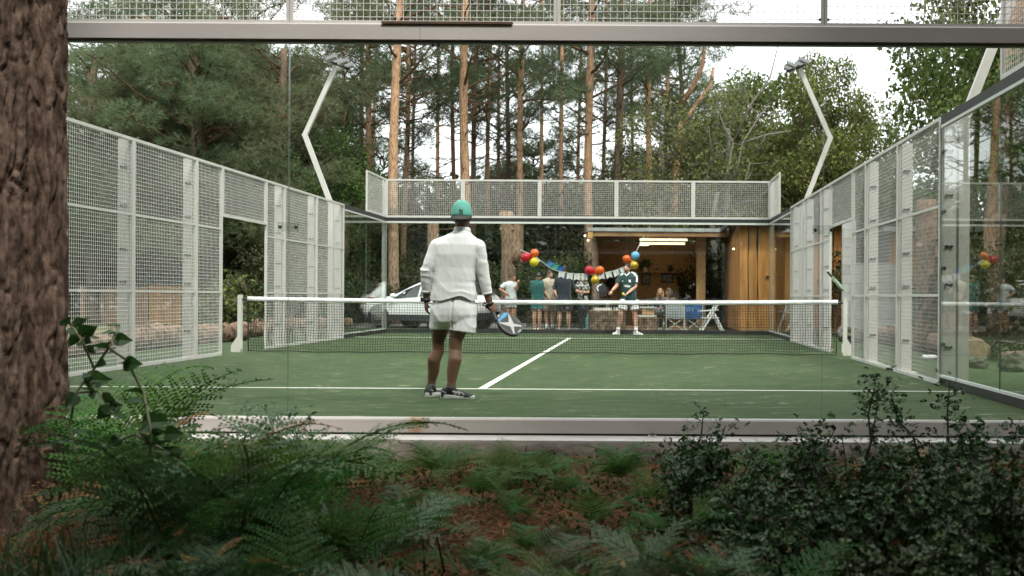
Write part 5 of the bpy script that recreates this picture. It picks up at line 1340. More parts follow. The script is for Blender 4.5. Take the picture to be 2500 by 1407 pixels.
def figure(label, Y, J, top, bottom, skin, front, hair=None, hair_long=0, build=1.0, hem=None, sleeve='short', sho=None, socks=None, vox=.0085, floor=GZ, headf=None, cap=None, beard=None, hands=(.5, .5), hand_n=None, shorts_len=.62, trousers=False, seated=False, curls=None):
    """standing or seated figure from joints given as photograph points (px, py[, dy])"""
    Q = {k: at(v[0], v[1], Y+(v[2] if len(v) > 2 else 0)) for k, v in J.items()}
    for k in ('anL', 'anR'): Q[k].z = floor+.085 if k not in J or len(J[k]) < 4 else Q[k].z
    hip = (Q['hipL']+Q['hipR'])/2; sh = (Q['shL']+Q['shR'])/2; front = Vector(front).normalized(); right = front.cross(Vector((0, 0, 1))).normalized(); up = (Q['neck']-hip).normalized()
    base = Vector((hip.x, hip.y, floor)); t = thing('person', label, 'person', base); b = build
    hf = Vector(headf).normalized() if headf else front
    mb = MB()
    def rings(g, z0=-.14, tops=True):
        L = (Q['neck']-hip).length; R_ = []
        for tt, hw, hd in ((z0, .150, .105), (0, .165, .115), (.25, .150, .108), (.5, .155, .112), (.72, .172, .118), (.88, .165, .10), (1.0, .10, .075)):
            R_.append((hip+up*L*tt*.96, (hw*b+g)*(1 if tt < .9 else .95), hd*b+g))
        return R_
    torso(mb, rings(0), right, front)
    mb.cap_limb([Q['neck']-up*.04, Q['head']-Vector((0, 0, .06))], [.058*b, .053])
    head_mesh(mb, Q['head'], hf)
    for s, sd in (('L', -1), ('R', 1)):
        mb.cap_limb([Q['sh'+s], Q['el'+s].lerp(Q['sh'+s], .5), Q['el'+s], Q['wr'+s].lerp(Q['el'+s], .6), Q['wr'+s]], [.052*b, .047*b, .040*b, .040*b, .027])
        d = (Q['wr'+s]-Q['el'+s]); hn = hand_n[0 if s == 'L' else 1] if hand_n else -right*(-1 if s == 'L' else 1)
        cur = hands[0 if s == 'L' else 1]; hand(mb, Q['wr'+s], d, hn, 1 if s == 'R' else -1, cur)
        K = Q['kn'+s]; A = Q['an'+s]
        mb.cap_limb([Q['hip'+s], Q['hip'+s].lerp(K, .5), K, K.lerp(A, .28)-front*.012, K.lerp(A, .6), A], [.088*b, .078*b, .056*b, .058*b, .045*b, .036])
    bd = put('body', fused(mb, vox, ORG[t.name], 3), skin, t)
    # top
    tb = MB(); torso(tb, rings(.018, z0=hem if hem is not None else -.12)[:-1]+[(Q['neck']+up*.005, .085*b, .075)], right, front)
    for s in 'LR':
        tb.cap_limb([Q['neck']-up*.035, Q['sh'+s]], [.06*b, .06*b]); S_, E_, Wr = Q['sh'+s], Q['el'+s], Q['wr'+s]
        if sleeve == 'short': flat_limb(tb, [S_, S_.lerp(E_, .4), S_.lerp(E_, .72)], [.066*b, .068*b, .070*b]); tb.ball(S_, .066*b)
        else: flat_limb(tb, [S_, S_.lerp(E_, .5), E_, E_.lerp(Wr, .55), E_.lerp(Wr, .9)], [.066*b, .060*b, .056*b, .050*b, .042*b]); tb.ball(S_, .066*b)
    def wr(p): return .006*noise.noise(Vector((p.x*9, p.y*9, p.z*16)))+.004*noise.noise(Vector((p.x*30, p.y*20, p.z*9+5)))
    shirt = put('top', fused(tb, vox, ORG[t.name], 2, wr), top, t)
    bb = MB()
    for s in 'LR':
        H, K, A = Q['hip'+s], Q['kn'+s], Q['an'+s]
        if trousers: flat_limb(bb, [H+Vector((0, 0, .05)), H.lerp(K, .5), K, K.lerp(A, .6), K.lerp(A, .97)], [.105*b, .095*b, .075*b, .066*b, .06*b])
        else: flat_limb(bb, [H+Vector((0, 0, .04)), H.lerp(K, .35), H.lerp(K, shorts_len)], [.104*b, .108*b, .108*b])
    torso(bb, rings(.012, z0=-.12)[:2]+[(hip+up*.11, .16*b, .118*b)], right, front)
    sho_ = put('trousers' if trousers else 'shorts', fused(bb, vox, ORG[t.name], 2, wr), bottom, t)
    for s in 'LR':
        A = Q['an'+s]; td = Q['toe'+s]-A if 'toe'+s in Q else front
        if socks: flat = MB(); flat.tube([A+Vector((0, 0, -.03)), A+(Q['kn'+s]-A).normalized()*.12], [.042, .046], 12); flat.build('sock', socks, t, smooth=True)
        shoe(t, A-Vector(td).normalized()*.0, td, sho[0], sho[1], 1.0, A.z-.085, stripe=None)
    if hair: hair_cap(t, Q['head'], hf, hair, long=hair_long)
    if cap:
        c = hair_cap(t, Q['head']+Vector((0, 0, .012)), hf, cap, low=0.0, thick=1.13); c.name = 'cap'
        MB().ball(Q['head']+hf*.11+Vector((0, 0, .03)), .07, .06, .012).build('peak', cap, t, smooth=True)
    face_parts(t, Q['head'], hf, 1.0, hair or M['hair_brown'], beard)
    return t, Q, shirt, sho_

# ---- the near player, seen from behind
def near_player():
    Y = 2.1; floor = .0
    A = lambda px, py, dy=0.0: at(px, py, Y+dy)
    base = A(1105, 974); base.z = 0
    t = thing('person', 'player seen from behind in teal cap, cream shirt and white shorts holding a racket', 'person', base)
    f = Vector((0, 1, 0)); r = Vector((1, 0, 0)); up = Vector((0, 0, 1))
    head = A(1128, 528); neck = A(1128, 566, -.01); hip = A(1108, 752)
    shL, shR = A(1068, 603, -.01), A(1166, 604, .0); elL, elR = A(1042, 664, -.03), A(1178, 660, .02); wrL, wrR = A(1041, 732, .03), A(1195, 741, .06)
    hipL, hipR = A(1081, 752), A(1135, 752); knL, knR = A(1070, 846, .07), A(1112, 846, -.03); anL, anR = A(1052, 935, .12), A(1101, 941, -.10)
    anL.z = .10; anR.z = .10
    mb = MB()
    torso(mb, [(hip-up*.1, .16, .12), (hip, .185, .13), (hip+up*.2, .17, .12), (hip+up*.4, .17, .11), (hip+up*.52, .15, .095), (hip+up*.64, .09, .07)], r, f)
    mb.cap_limb([neck-up*.06, head-up*.05+f*.005], [.068, .064]); head_mesh(mb, head, (.12, 1, -.03), 1.04)
    for S_, E_, W_ in ((shL, elL, wrL), (shR, elR, wrR)):
        mb.cap_limb([S_.lerp(E_, .12), S_.lerp(E_, .5), E_, E_.lerp(W_, .35), W_], [.052, .05, .045, .046, .031])
    hand(mb, wrL, A(1040, 775, .05)-wrL, (.9, .35, 0), -1, .75, 1.08)
    gdir = Vector((.77, .0, -.63)).normalized(); fist = A(1207, 763, .06)
    hand(mb, wrR, fist-wrR+Vector((.02, .0, -.0)), (-.55, .75, -.35), 1, 1.9, 1.05)
    # legs with calves
    for H, K, An, sg in ((hipL, knL, anL, -1), (hipR, knR, anR, 1)):
        c1 = K.lerp(An, .33)+Vector((sg*.012, -.025, 0))
        mb.cap_limb([H, H.lerp(K, .5), K+up*.05, K-up*.04, c1, K.lerp(An, .62)+Vector((0, -.008, 0)), K.lerp(An, .86), An], [.096, .084, .061, .057, .064, .055, .041, .040], 14)
    put('body', fused(mb, .0055, ORG[t.name], 3), M['skin_dark'], t)
    # shirt
    tb = MB()
    hemc = A(1108, 730)
    torso(tb, [(hemc-up*.005, .222, .168), (hemc+up*.05, .218, .162), (A(1108, 690), .200, .147), (A(1110, 655), .197, .140), (A(1113, 622), .206, .144), (A(1117, 598), .205, .132), (A(1122, 580), .155, .108), (A(1127, 571), .100, .088), (A(1128, 565), .080, .078)], r, f, 28)
    for S_, E_, W_ in ((shL, elL, wrL), (shR, elR, wrR)):
        tb.cap_limb([neck-up*.045, S_+up*.004], [.075, .070]); tb.ball(S_, .077)
        flat_limb(tb, [S_, S_.lerp(E_, .5), E_, E_.lerp(W_, .45), E_.lerp(W_, .70)], [.077, .069, .062, .053, .046])
    sl = lambda p: min((p-elL).length, (p-elR).length)
    def wr(p):
        ax = abs(p.x-(-.115)); d = 0.0
        if ax > .225:                                    # sleeves: bunched rings round the elbow
            k = math.exp(-((p.z-1.22)/.11)**2); q = p.z*58+7*noise.noise(p*6)+p.y*26*(1 if p.x > 0 else -1)
            d += k*.0042*(1-abs(math.sin(q*.5)))*2-.003*k; d += .003*noise.noise(Vector((p.x*14, p.y*14, p.z*26)))
        else:
            low = max(0, min(1, (1.16-p.z)/.16)); q = p.z*52+9*noise.noise(Vector((p.x*4+2, p.y*3, p.z*3)))+p.x*18
            d += low*.007*(1-abs(math.sin(q*.5)))*(.4+.9*max(0, noise.noise(Vector((p.x*5, 3, p.z*8)))+.3))-.004*low
            v = p.x*34+5*noise.noise(Vector((p.x*3, 1, p.z*2.2))); d += (1-low)*.0018*(1-abs(math.sin(v*.5)))*max(0, min(1, (1.48-p.z)/.2))
            d += .006*noise.noise(Vector((p.x*7, p.y*7, p.z*3)))+.0022*noise.noise(Vector((p.x*26+p.z*10, p.y*18, p.z*9)))
            sd = max(0, (ax-.11)/.1); d += sd*.0022*math.sin(p.z*38+p.x*30+4*noise.noise(p*6))*max(0, min(1, (1.42-p.z)/.1))
        return d
    def hem(p):
        k = max(0, min(1, (hemc.z+.10-p.z)/.09)); return k*(.046*math.exp(-((p.x+.055)/.07)**2)-.012+.006*math.sin(p.x*38+p.y*20)) if abs(p.x+.115) < .24 else 0
    sh = put('shirt', fused(tb, .0055, ORG[t.name], 3, wr, zmod=hem), M['shirt_cream'], t)
    cb = MB(); cb.loft([[A(1128, 567)+Vector((math.cos(a)*.083, math.sin(a)*.083+.004, -.012)) for a in np.linspace(0, 6.2832, 24, endpoint=False)], [A(1128, 562)+Vector((math.cos(a)*.079, math.sin(a)*.081+.004, .006)) for a in np.linspace(0, 6.2832, 24, endpoint=False)], [A(1128, 559)+Vector((math.cos(a)*.073, math.sin(a)*.074+.006, .008+.01*math.sin(a)*-1)) for a in np.linspace(0, 6.2832, 24, endpoint=False)]]); cb.build('collar', M['shirt_cream'], sh, smooth=True)
    # cuffs
    for E_, W_ in ((elL, wrL), (elR, wrR)):
        c = E_.lerp(W_, .69); d = (W_-E_).normalized(); MB().tube([c-d*.012, c+d*.012], [.0475, .0468], 18).build('cuff', M['shirt_cream'], sh, smooth=True)
    # shorts: two legs with a centre seam and side slits
    sb = MB(); hl, hr = A(1076, 803, .02), A(1126, 811, -.01)
    torso(sb, [(A(1104, 800), .17, .10), (A(1106, 785), .20, .14), (A(1108, 768), .218, .155), (A(1108, 752), .214, .152), (A(1108, 736), .198, .138), (A(1108, 716), .18, .12)], r, f, 24)
    flat_limb(sb, [A(1084, 752, .0), A(1076, 778, .015), hl], [.104, .104, .100], 18); flat_limb(sb, [A(1132, 752), A(1130, 780, -.005), hr], [.114, .128, .136], 18)
    def wr2(p):
        q = p.x*26+p.z*34+5*noise.noise(p*4); d = .007*(1-abs(math.sin(q*.5)))*(.5+noise.noise(p*6))+.009*noise.noise(Vector((p.x*9, p.y*9, p.z*4)))+.003*noise.noise(Vector((p.x*30, p.y*30, p.z*12)))
        d -= .016*math.exp(-((p.x+.125-.06*(p.z-.7))/.012)**2)*(1 if p.y < Y else 0); return d
    so = put('shorts', fused(sb, .006, ORG[t.name], 14, wr2, .6), M['shorts_white'], t)
    # socks, shoes
    shoe(t, anL+Vector((.0, .0, 0)), (.22, 1, 0), M['shoe_black'], M['sole_white'], 1.06, 0.0, stripe=M['rk_white'], cam_side=1)
    shoe(t, anR+Vector((-.0, 0, 0)), (1, -.18, 0), M['shoe_black'], M['sole_white'], 1.08, 0.0, stripe=M['rk_white'], cam_side=1)
    for An in (anL, anR): MB().tube([An-up*.05, An-up*.0, An+up*.022], [.05, .047, .044], 16).build('sock', M['cladblack'], t, smooth=True)
    # cap worn backwards: crown, peak toward the viewer, button, monogram
    hc = A(1127, 524); mbc = MB(); n = 28; rings = []
    for i in range(11):
        th = math.pi*.5*i/10; rings.append([hc+Vector((math.cos(a)*.0985*max(.03, math.cos(th)**.62), math.sin(a)*.112*max(.03, math.cos(th)**.62), -.018*(1+math.sin(a)*-.25)*(1-i/10)+.134*math.sin(th))) for a in np.linspace(0, 2*math.pi, n, endpoint=False)])
    cap = mbc.loft(rings).build('cap', M['cap_teal'], t, smooth=True)
    pk = MB(); inner = []; outer = []
    for k in range(17):
        a = R(-172+164*k/16); e = math.sin(-a); inner.append(hc+Vector((math.cos(a)*.0985, math.sin(a)*.112, -.012-.006*e))); outer.append(hc+Vector((math.cos(a)*.100, math.sin(a)*(.112+.058*e), -.030-.026*e)))
    vs = inner+outer+[p-up*.004 for p in inner]+[p-up*.004 for p in outer]; n = 17
    pk.add(vs, [(i, i+1, n+i+1, n+i) for i in range(n-1)]+[(2*n+i+1, 2*n+i, 3*n+i, 3*n+i+1) for i in range(n-1)]+[(n+i, n+i+1, 3*n+i+1, 3*n+i) for i in range(n-1)]); pk.build('peak', M['cap_peak'], cap, smooth=True)
    MB().ball(hc+up*.134, .011, .011, .006).build('button', M['cap_peak'], cap, smooth=True)
    s = 1/258.7; g = lambda x, y: A(1060+x/10.82, 470+y/10.82, -.11)
    NY = [([g(668, 440), g(668, 540)], .0058), ([g(650, 555), g(685, 560)], .0045), ([g(672, 445), g(700, 500), g(728, 545)], .0062), ([g(738, 440), g(735, 540)], .0055), ([g(652, 450), g(684, 440)], .004),
          ([g(690, 445), g(712, 500)], .005), ([g(752, 470), g(712, 505)], .005), ([g(712, 500), g(711, 575)], .0058), ([g(694, 577), g(729, 577)], .0045), ([g(728, 470), g(766, 462)], .004), ([g(744, 470), g(742, 560), g(764, 568)], .0045)]
    strokes(cap, NY, (0, 1, 0), .0025, .004).build('monogram', M['logo_black'], cap)
    seam = [([A(1126.5, 492, -.1), A(1126.5, 505, -.1)], .0012), ([A(1127, 492, -.1), A(1138, 500, -.1), A(1147, 515, -.1), A(1150, 526, -.1)], .0014), ([A(1126, 492, -.1), A(1115, 500, -.1), A(1107, 515, -.1), A(1105, 526, -.1)], .0014)]
    strokes(cap, seam, (0, 1, 0), .001, .006).build('seam', M['cap_seam'], cap)
    # hair at the nape, beard edge
    MB().ball(head-up*.040-f*.028, .068, .072, .036).build('hair', M['hair_black'], t, smooth=True)
    MB().ball(head-up*.085+f*.055+r*.016, .060, .055, .045).build('beard', M['hair_black'], t, smooth=True)
    # wrist bands
    d = (wrL-elL).normalized(); MB().tube([wrL-d*.016, wrL+d*.016], [.040, .039], 16).build('watch', M['plastic_black'], t, smooth=True); MB().box(wrL+Vector((-.052, -.022, -.02)), wrL+Vector((-.03, .022, .02))).build('watch_face', M['darkmetal'], t)
    d = (wrR-elR).normalized(); MB().tube([wrR-d*.012, wrR+d*.012], [.0385, .038], 16).build('wrist_band', M['plastic_black'], t, smooth=True)
    # ------- racket
    k = thing('padel_racket', 'black padel racket with white perforated cross and blue stripe in the near player hand', 'racket', fist)
    gx = fist-gdir*.14; P = racket_mesh(gx, gdir, (.50, -.60, .62)); c, fp = build_racket(k, P, rim=M['rk_black'], grip=M['grip'], facecol=M['rk_grey'], headL=.275, headw=.25)
    w0 = .0195; mb = MB()                                     # raised prints on the visible face
    def qd(pts, m_, nm, w=w0): MB().add([P(u, v, w) for u, v in pts], [tuple(range(len(pts)))]).build(nm, m_, fp)
    for sg in (-1, 1):
        a0, a1 = (c-.065, -.085*sg), (c+.098, .072*sg); dx, dy = a1[0]-a0[0], a1[1]-a0[1]; L = math.hypot(dx, dy); nx, ny = -dy/L, dx/L; hw = .021
        qd([(a0[0]-nx*hw*.3, a0[1]-ny*hw*.3), (a0[0]+dx*.45-nx*hw*1.2, a0[1]+dy*.45-ny*hw*1.2), (a1[0]-nx*hw*.3, a1[1]-ny*hw*.3), (a1[0]+nx*hw*.3, a1[1]+ny*hw*.3), (a0[0]+dx*.45+nx*hw*1.2, a0[1]+dy*.45+ny*hw*1.2), (a0[0]+nx*hw*.3, a0[1]+ny*hw*.3)], M['rk_white'], 'cross_print', w0 if sg > 0 else w0+.0006)
    qd([(c-.108, -.062), (c-.078, -.10), (c-.072, -.03), (c-.082, .03), (c-.072, .098), (c-.100, .060), (c-.104, 0)], M['rk_blue'], 'blue_stripe')
    qd([(c-.128, .005), (c-.118, .01), (c-.118, .035), (c-.128, .03)], M['rk_white'], 'small_mark')
    hm = MB()
    for i in range(9):
        for j in range(9):
            u = c-.052+.0185*i; v = -.079+.0198*j+(.0099 if i % 2 else 0)
            if ((u-c)/.115)**2+(v/.098)**2 < 1: hm.add([P(u+.0058*math.cos(a), v+.0058*math.sin(a), w0+.0014) for a in np.linspace(0, 2*math.pi, 10, endpoint=False)], [tuple(range(10))])
    h = hm.build('drilled_holes', M['logo_black'], fp); h['kind'] = 'stuff'
    tx = MB()                                                  # three small white letters at the tip of the face
    for i, ch in enumerate(('N', 'O', 'X')):
        v = -.022+.016*i; u0, u1 = c+.113, c+.126
        ln = {'N': [((u1, v), (u0, v)), ((u0, v), (u1, v+.011)), ((u1, v+.011), (u0, v+.011))], 'O': [((u0, v), (u1, v)), ((u1, v), (u1, v+.011)), ((u1, v+.011), (u0, v+.011)), ((u0, v+.011), (u0, v))], 'X': [((u0, v), (u1, v+.011)), ((u1, v), (u0, v+.011))]}[ch]
        for a, b in ln: tx.bar(P(*a, w0+.001), P(*b, w0+.001), .003, .001, up=P(0, 0, 1)-P(0, 0, 0))
    tx.build('lettering', M['rk_white'], fp)
    MB().tube([gx, gx+Vector((-.03, -.01, -.015)), gx+Vector((-.045, -.015, .03)), wrR+Vector((-.035, -.015, -.02)), wrR+Vector((-.02, -.035, 0))], .004, 6).build('wrist_cord', M['ribbon'], k)
M['shirt_cream'] = mat('cream_jersey', (.685, .69, .70), (.645, .65, .66), scale=4, rough=.9, sheen=.2, bump=.08, bscale=90); M['shorts_white'] = mat('white_shorts_cloth', (.74, .745, .76), (.70, .705, .72), scale=5, rough=.85, sheen=.15)
M['cap_teal'] = mat('teal_cap_cloth', (.105, .34, .285), (.12, .38, .315), scale=12, rough=.9); M['cap_peak'] = mat('charcoal_peak', (.045, .042, .04), rough=.85); M['cap_seam'] = mat('cap_stitch', (.09, .30, .24), rough=.9); M['logo_black'] = mat('black_print', (.008, .009, .012), rough=.7)
M['shoe_black'] = mat('black_mesh_shoe', (.016, .017, .018), (.03, .031, .033), scale=60, rough=.75); M['sole_white'] = mat('white_sole', (.62, .62, .60), (.45, .45, .44), scale=10, rough=.6); M['shoe_white'] = mat('white_shoe', (.66, .65, .61), rough=.6); M['sock_white'] = mat('white_sock', (.70, .70, .70), rough=.9)
near_player()

# ---- the far player
def far_player():
    z = lambda x, y, dy=0: (1430+x/5.862, 600+y/5.862, dy)
    J = dict(head=z(590, 325), neck=z(595, 390), shR=z(510, 425), shL=z(705, 425), elR=z(440, 580, -.08), wrR=z(368, 655, -.22), elL=z(712, 590, -.06), wrL=z(590, 690, -.28),
             hipR=z(560, 800), hipL=z(690, 800), knR=z(500, 990, -.06), knL=z(702, 990, .0), anR=z(458, 1190, .06), anL=z(722, 1190, -.02), toeR=z(395, 1235, -.1), toeL=z(820, 1235, -.16))
    t, Q, shirt, so = figure('far player in dark green jersey with white shoulder stripes serving a ball', 19.25, J, M['jersey'], M['shorts_white'], M['skin_light'], (-.25, -1, 0), hair=M['hair_black'], build=1.12, hem=-.06, sho=(M['shoe_white'], M['shoe_white']), socks=M['sock_white'], vox=.0075, floor=0.004, headf=(-.35, -1, -.05), hands=(.7, 1.5), hand_n=((-.3, -.2, .9), (.2, .3, -.5)), shorts_len=.62)
    A = lambda x, y, dy=-.13: at(1430+x/5.862, 600+y/5.862, 19.25+dy)
    strokes(shirt, [([A(495, 420), A(540, 395)], .04), ([A(650, 385), A(695, 400), A(725, 440), A(728, 480), A(722, 560)], .058)], (0, 1, 0), .006, .03).build('shoulder_stripe', M['paper'], shirt)
    strokes(shirt, [([A(630, 490), A(632, 525)], .05), ([A(522, 506), A(536, 512)], .02), ([A(545, 575), A(565, 565), A(575, 585), A(590, 560), A(605, 580), A(640, 575)], .016), ([A(560, 585), A(635, 590)], .02)], (0, 1, 0), .006, .02).build('chest_print', M['paper'], shirt)
    strokes(shirt, [([A(555, 395), A(585, 430), A(635, 380)], .022)], (0, 1, 0), .006, .02).build('collar_trim', M['paper'], shirt)
    face_c = Q['head']; b = MB(); b.ball(face_c+Vector((-.02, -.06, -.062)), .05, .038, .035); b.build('stubble', M['hair_brown'], t, smooth=True)
    k = thing('padel_racket', 'black racket with a curved white stripe in the far player hand', 'racket', Q['wrR']); h = Q['wrR']+(Q['wrR']-Q['elR']).normalized()*.06
    ax = A(205, 605, -.22)-h; P = racket_mesh(h-ax.normalized()*.06, ax, (-.15, -1, .12)); c, fp = build_racket(k, P, rim=M['rk_black'], grip=M['grip'], facecol=M['rk_black'])
    mb = MB(); n = 12; vs = []
    for i in range(n+1):
        a = R(-75+150*i/n); vs += [P(c+.0+.075*math.cos(a), .078*math.sin(a), .021), P(c+.0+.112*math.cos(a), .102*math.sin(a), .0205)]
    mb.add(vs, [(2*i, 2*i+1, 2*i+3, 2*i+2) for i in range(n)]); mb.build('white_stripe', M['rk_white'], fp)
    d = (Q['wrL']-Q['elL']).normalized(); c = Q['wrL']+d*.10+Vector((-.03, -.02, .045)); o = MB().ball(c, .033, nu=18, nv=12).build('padel_ball', M['ball'], loc=c, smooth=True); tag(o, 'yellow ball held in the far player palm', 'ball', None, 'thing')
    MB().tube([Q['wrR']-Vector((0, 0, .0)), Q['wrR']+(Q['elR']-Q['wrR']).normalized()*.02], .034, 12).build('wrist_band', M['plastic_black'], t)
M['jersey'] = cloth('dark_green_jersey', (.010, .034, .034), (.014, .046, .044)); M['ball'] = mat('ball_felt', (.62, .62, .08), rough=.95)
far_player()

# ---- spectators
M['tee_white'] = cloth('pale_grey_tee', (.60, .61, .64)); M['grey_shorts'] = cloth('grey_shorts', (.34, .36, .38)); M['teal_top'] = cloth('dark_teal_top', (.018, .105, .10)); M['teal_shorts'] = cloth('teal_shorts', (.03, .15, .15))
M['beige'] = cloth('beige_polo', (.46, .38, .31)); M['khaki'] = cloth('khaki_shorts', (.30, .25, .19)); M['navy'] = cloth('navy_jumper', (.022, .030, .046)); M['black_shorts'] = cloth('black_shorts', (.016, .016, .018)); M['brown_top'] = cloth('brown_top', (.12, .085, .07))
M['pattern'] = mat('leaf_print', (.04, .042, .045), (.46, .45, .42), scale=16, rough=.85, detail=2, pos=(.48, .56)); M['orange_shoe'] = mat('orange_shoe', (.62, .14, .07), (.75, .70, .66), scale=22, rough=.6, pos=(.45, .55)); M['grey_shoe'] = mat('grey_shoe', (.30, .30, .30), rough=.7); M['dark_shoe'] = mat('dark_shoe', (.035, .035, .037), rough=.7)
z = lambda x, y, dy=0.0: (1200+x/5.628, 580+y/5.628, dy)
figure('man in pale grey T-shirt with hand on hip before the cut trunk', 22.9, dict(head=z(287, 548), neck=z(270, 605), shL=z(180, 645, .0), shR=z(318, 635, .06), elL=z(118, 712, -.05), wrL=z(205, 772, -.13), elR=z(352, 712, -.12), wrR=z(358, 640, -.2),
       hipL=z(240, 838), hipR=z(300, 838), knL=z(228, 1040), knR=z(300, 1045, -.05), anL=z(222, 1230, .05), anR=z(300, 1235, -.05), toeL=z(232, 1240, -.3), toeR=z(345, 1240, -.1)), M['tee_white'], M['grey_shorts'], M['skin_tan'], (.75, -.65, 0), hair=M['hair_brown'], headf=(.95, -.3, 0), sho=(M['grey_shoe'], M['sole_white']), hands=(.6, 1.3), build=.98, hem=-.08, vox=.009)
figure('man in dark teal top and shorts with orange shoes, seen from behind', 23.5, dict(head=z(648, 545, -.02), neck=z(632, 590), shL=z(560, 625), shR=z(690, 625), elL=z(540, 725, .06), wrL=z(585, 790, .24), elR=z(712, 720, .1), wrR=z(690, 770, .28), hipL=z(600, 850), hipR=z(675, 850), knL=z(590, 1045), knR=z(662, 1045), anL=z(588, 1215), anR=z(655, 1215), toeL=z(575, 1240, .3), toeR=z(705, 1240, .2)),
       M['teal_top'], M['teal_shorts'], M['skin_light'], (.2, 1, 0), hair=None, cap=M['plastic_black'], sleeve='long', sho=(M['orange_shoe'], M['sole_white']), build=1.08, hem=-.02, vox=.009, shorts_len=.68)
figure('man in beige polo and khaki shorts turned to the right', 23.9, dict(head=z(797, 508), neck=z(785, 560), shL=z(722, 608, -.1), shR=z(845, 600, .12), elL=z(728, 740, -.14), wrL=z(795, 850, -.2), elR=z(862, 720, .1), wrR=z(890, 800, -.08), hipL=z(760, 850), hipR=z(830, 850), knL=z(755, 1055), knR=z(835, 1055), anL=z(760, 1225), anR=z(838, 1225), toeL=z(790, 1250, -.25), toeR=z(880, 1250, -.1)),
       M['beige'], M['khaki'], M['skin_light'], (.75, -.55, 0), hair=M['hair_brown'], headf=(1, -.35, 0), beard=M['hair_brown'], sho=(M['dark_shoe'], M['dark_shoe']), socks=M['sock_white'], build=1.08, hem=-.05, vox=.009, shorts_len=.75)
figure('man in navy jumper and black shorts with his back to the court', 23.3, dict(head=z(985, 455), neck=z(992, 515), shL=z(905, 575), shR=z(1085, 575), elL=z(868, 690, .02), wrL=z(880, 640, .28), elR=z(1135, 700, .05), wrR=z(1085, 720, .28), hipL=z(950, 865), hipR=z(1055, 865), knL=z(935, 1060), knR=z(1055, 1060), anL=z(930, 1230), anR=z(1062, 1230), toeL=z(900, 1265, .25), toeR=z(1090, 1265, .25)),
       M['navy'], M['black_shorts'], M['skin_light'], (.05, 1, 0), hair=M['hair_brown'], sleeve='long', sho=(M['grey_shoe'], M['sole_white']), build=1.18, hem=-.03, vox=.009, shorts_len=.72)
figure('woman with long dark hair in a leaf-print top, hands clasped', 23.9, dict(head=z(1240, 545), neck=z(1243, 605), shR=z(1185, 640), shL=z(1305, 640), elR=z(1170, 735, -.08), wrR=z(1205, 752, -.26), elL=z(1330, 755, -.06), wrL=z(1245, 755, -.26), hipR=z(1215, 860), hipL=z(1285, 860), knR=z(1225, 1050), knL=z(1290, 1050), anR=z(1235, 1215), anL=z(1295, 1215), toeR=z(1215, 1250, -.3), toeL=z(1300, 1250, -.3)),
       M['pattern'], M['black_shorts'], M['skin_light'], (-.25, -1, 0), hair=M['hair_brown'], hair_long=.42, headf=(-.5, -1, 0), sho=(M['dark_shoe'], M['dark_shoe']), trousers=True, build=.92, hem=-.10, vox=.009, hands=(1.2, 1.2))
def seated(px, Y, label, front, top, hair, long, skin, headf, bottom):
    x = X_(px, Y); o = Vector((x, Y, 0)); fr = Vector(front).normalized(); rt = fr.cross(Vector((0, 0, 1)))
    def pj(p):                                               # back to photograph points for figure()
        p = Vector(p); d = p.y-CY; dx = (p.x-CX)*F/d; dy = -(p.z-CZ)*F/d; return (VX+dx-dy*ROLL, VY+dy+dx*ROLL, p.y-Y)
    def w(a, b, c): return pj(o+rt*a+fr*b+Vector((0, 0, c)))
    J = dict(head=w(0, .05, 1.13), neck=w(0, .0, .97), shL=w(-.17, 0, .90), shR=w(.17, 0, .90), elL=w(-.24, .06, .66), wrL=w(-.12, .26, .62), elR=w(.24, .06, .66), wrR=w(.12, .26, .62), hipL=w(-.09, 0, .45), hipR=w(.09, 0, .45), knL=w(-.11, .42, .47), knR=w(.11, .42, .47), anL=w(-.11, .44, .05), anR=w(.11, .46, .05), toeL=w(-.12, .6, 0), toeR=w(.12, .62, 0))
    figure(label, Y, J, top, bottom, skin, fr, hair=hair, hair_long=long, headf=headf, sho=(M['shoe_white'], M['sole_white']), trousers=True, build=.9, hem=0.0, vox=.0095, sleeve='long', hands=(1, 1))
seated(1613, 25.15, 'blond woman in navy top sitting beyond the grey camp chair', (-.3, -1, 0), M['navy'], M['hair_blond'], .25, M['skin_light'], (-.1, -1, 0), M['black_shorts'])
seated(1634, 24.1, 'dark-haired woman in brown top sitting with her back to the court', (-.35, 1, 0), M['brown_top'], M['hair_brown'], .3, M['skin_light'], (-.8, .5, 0), M['black_shorts'])
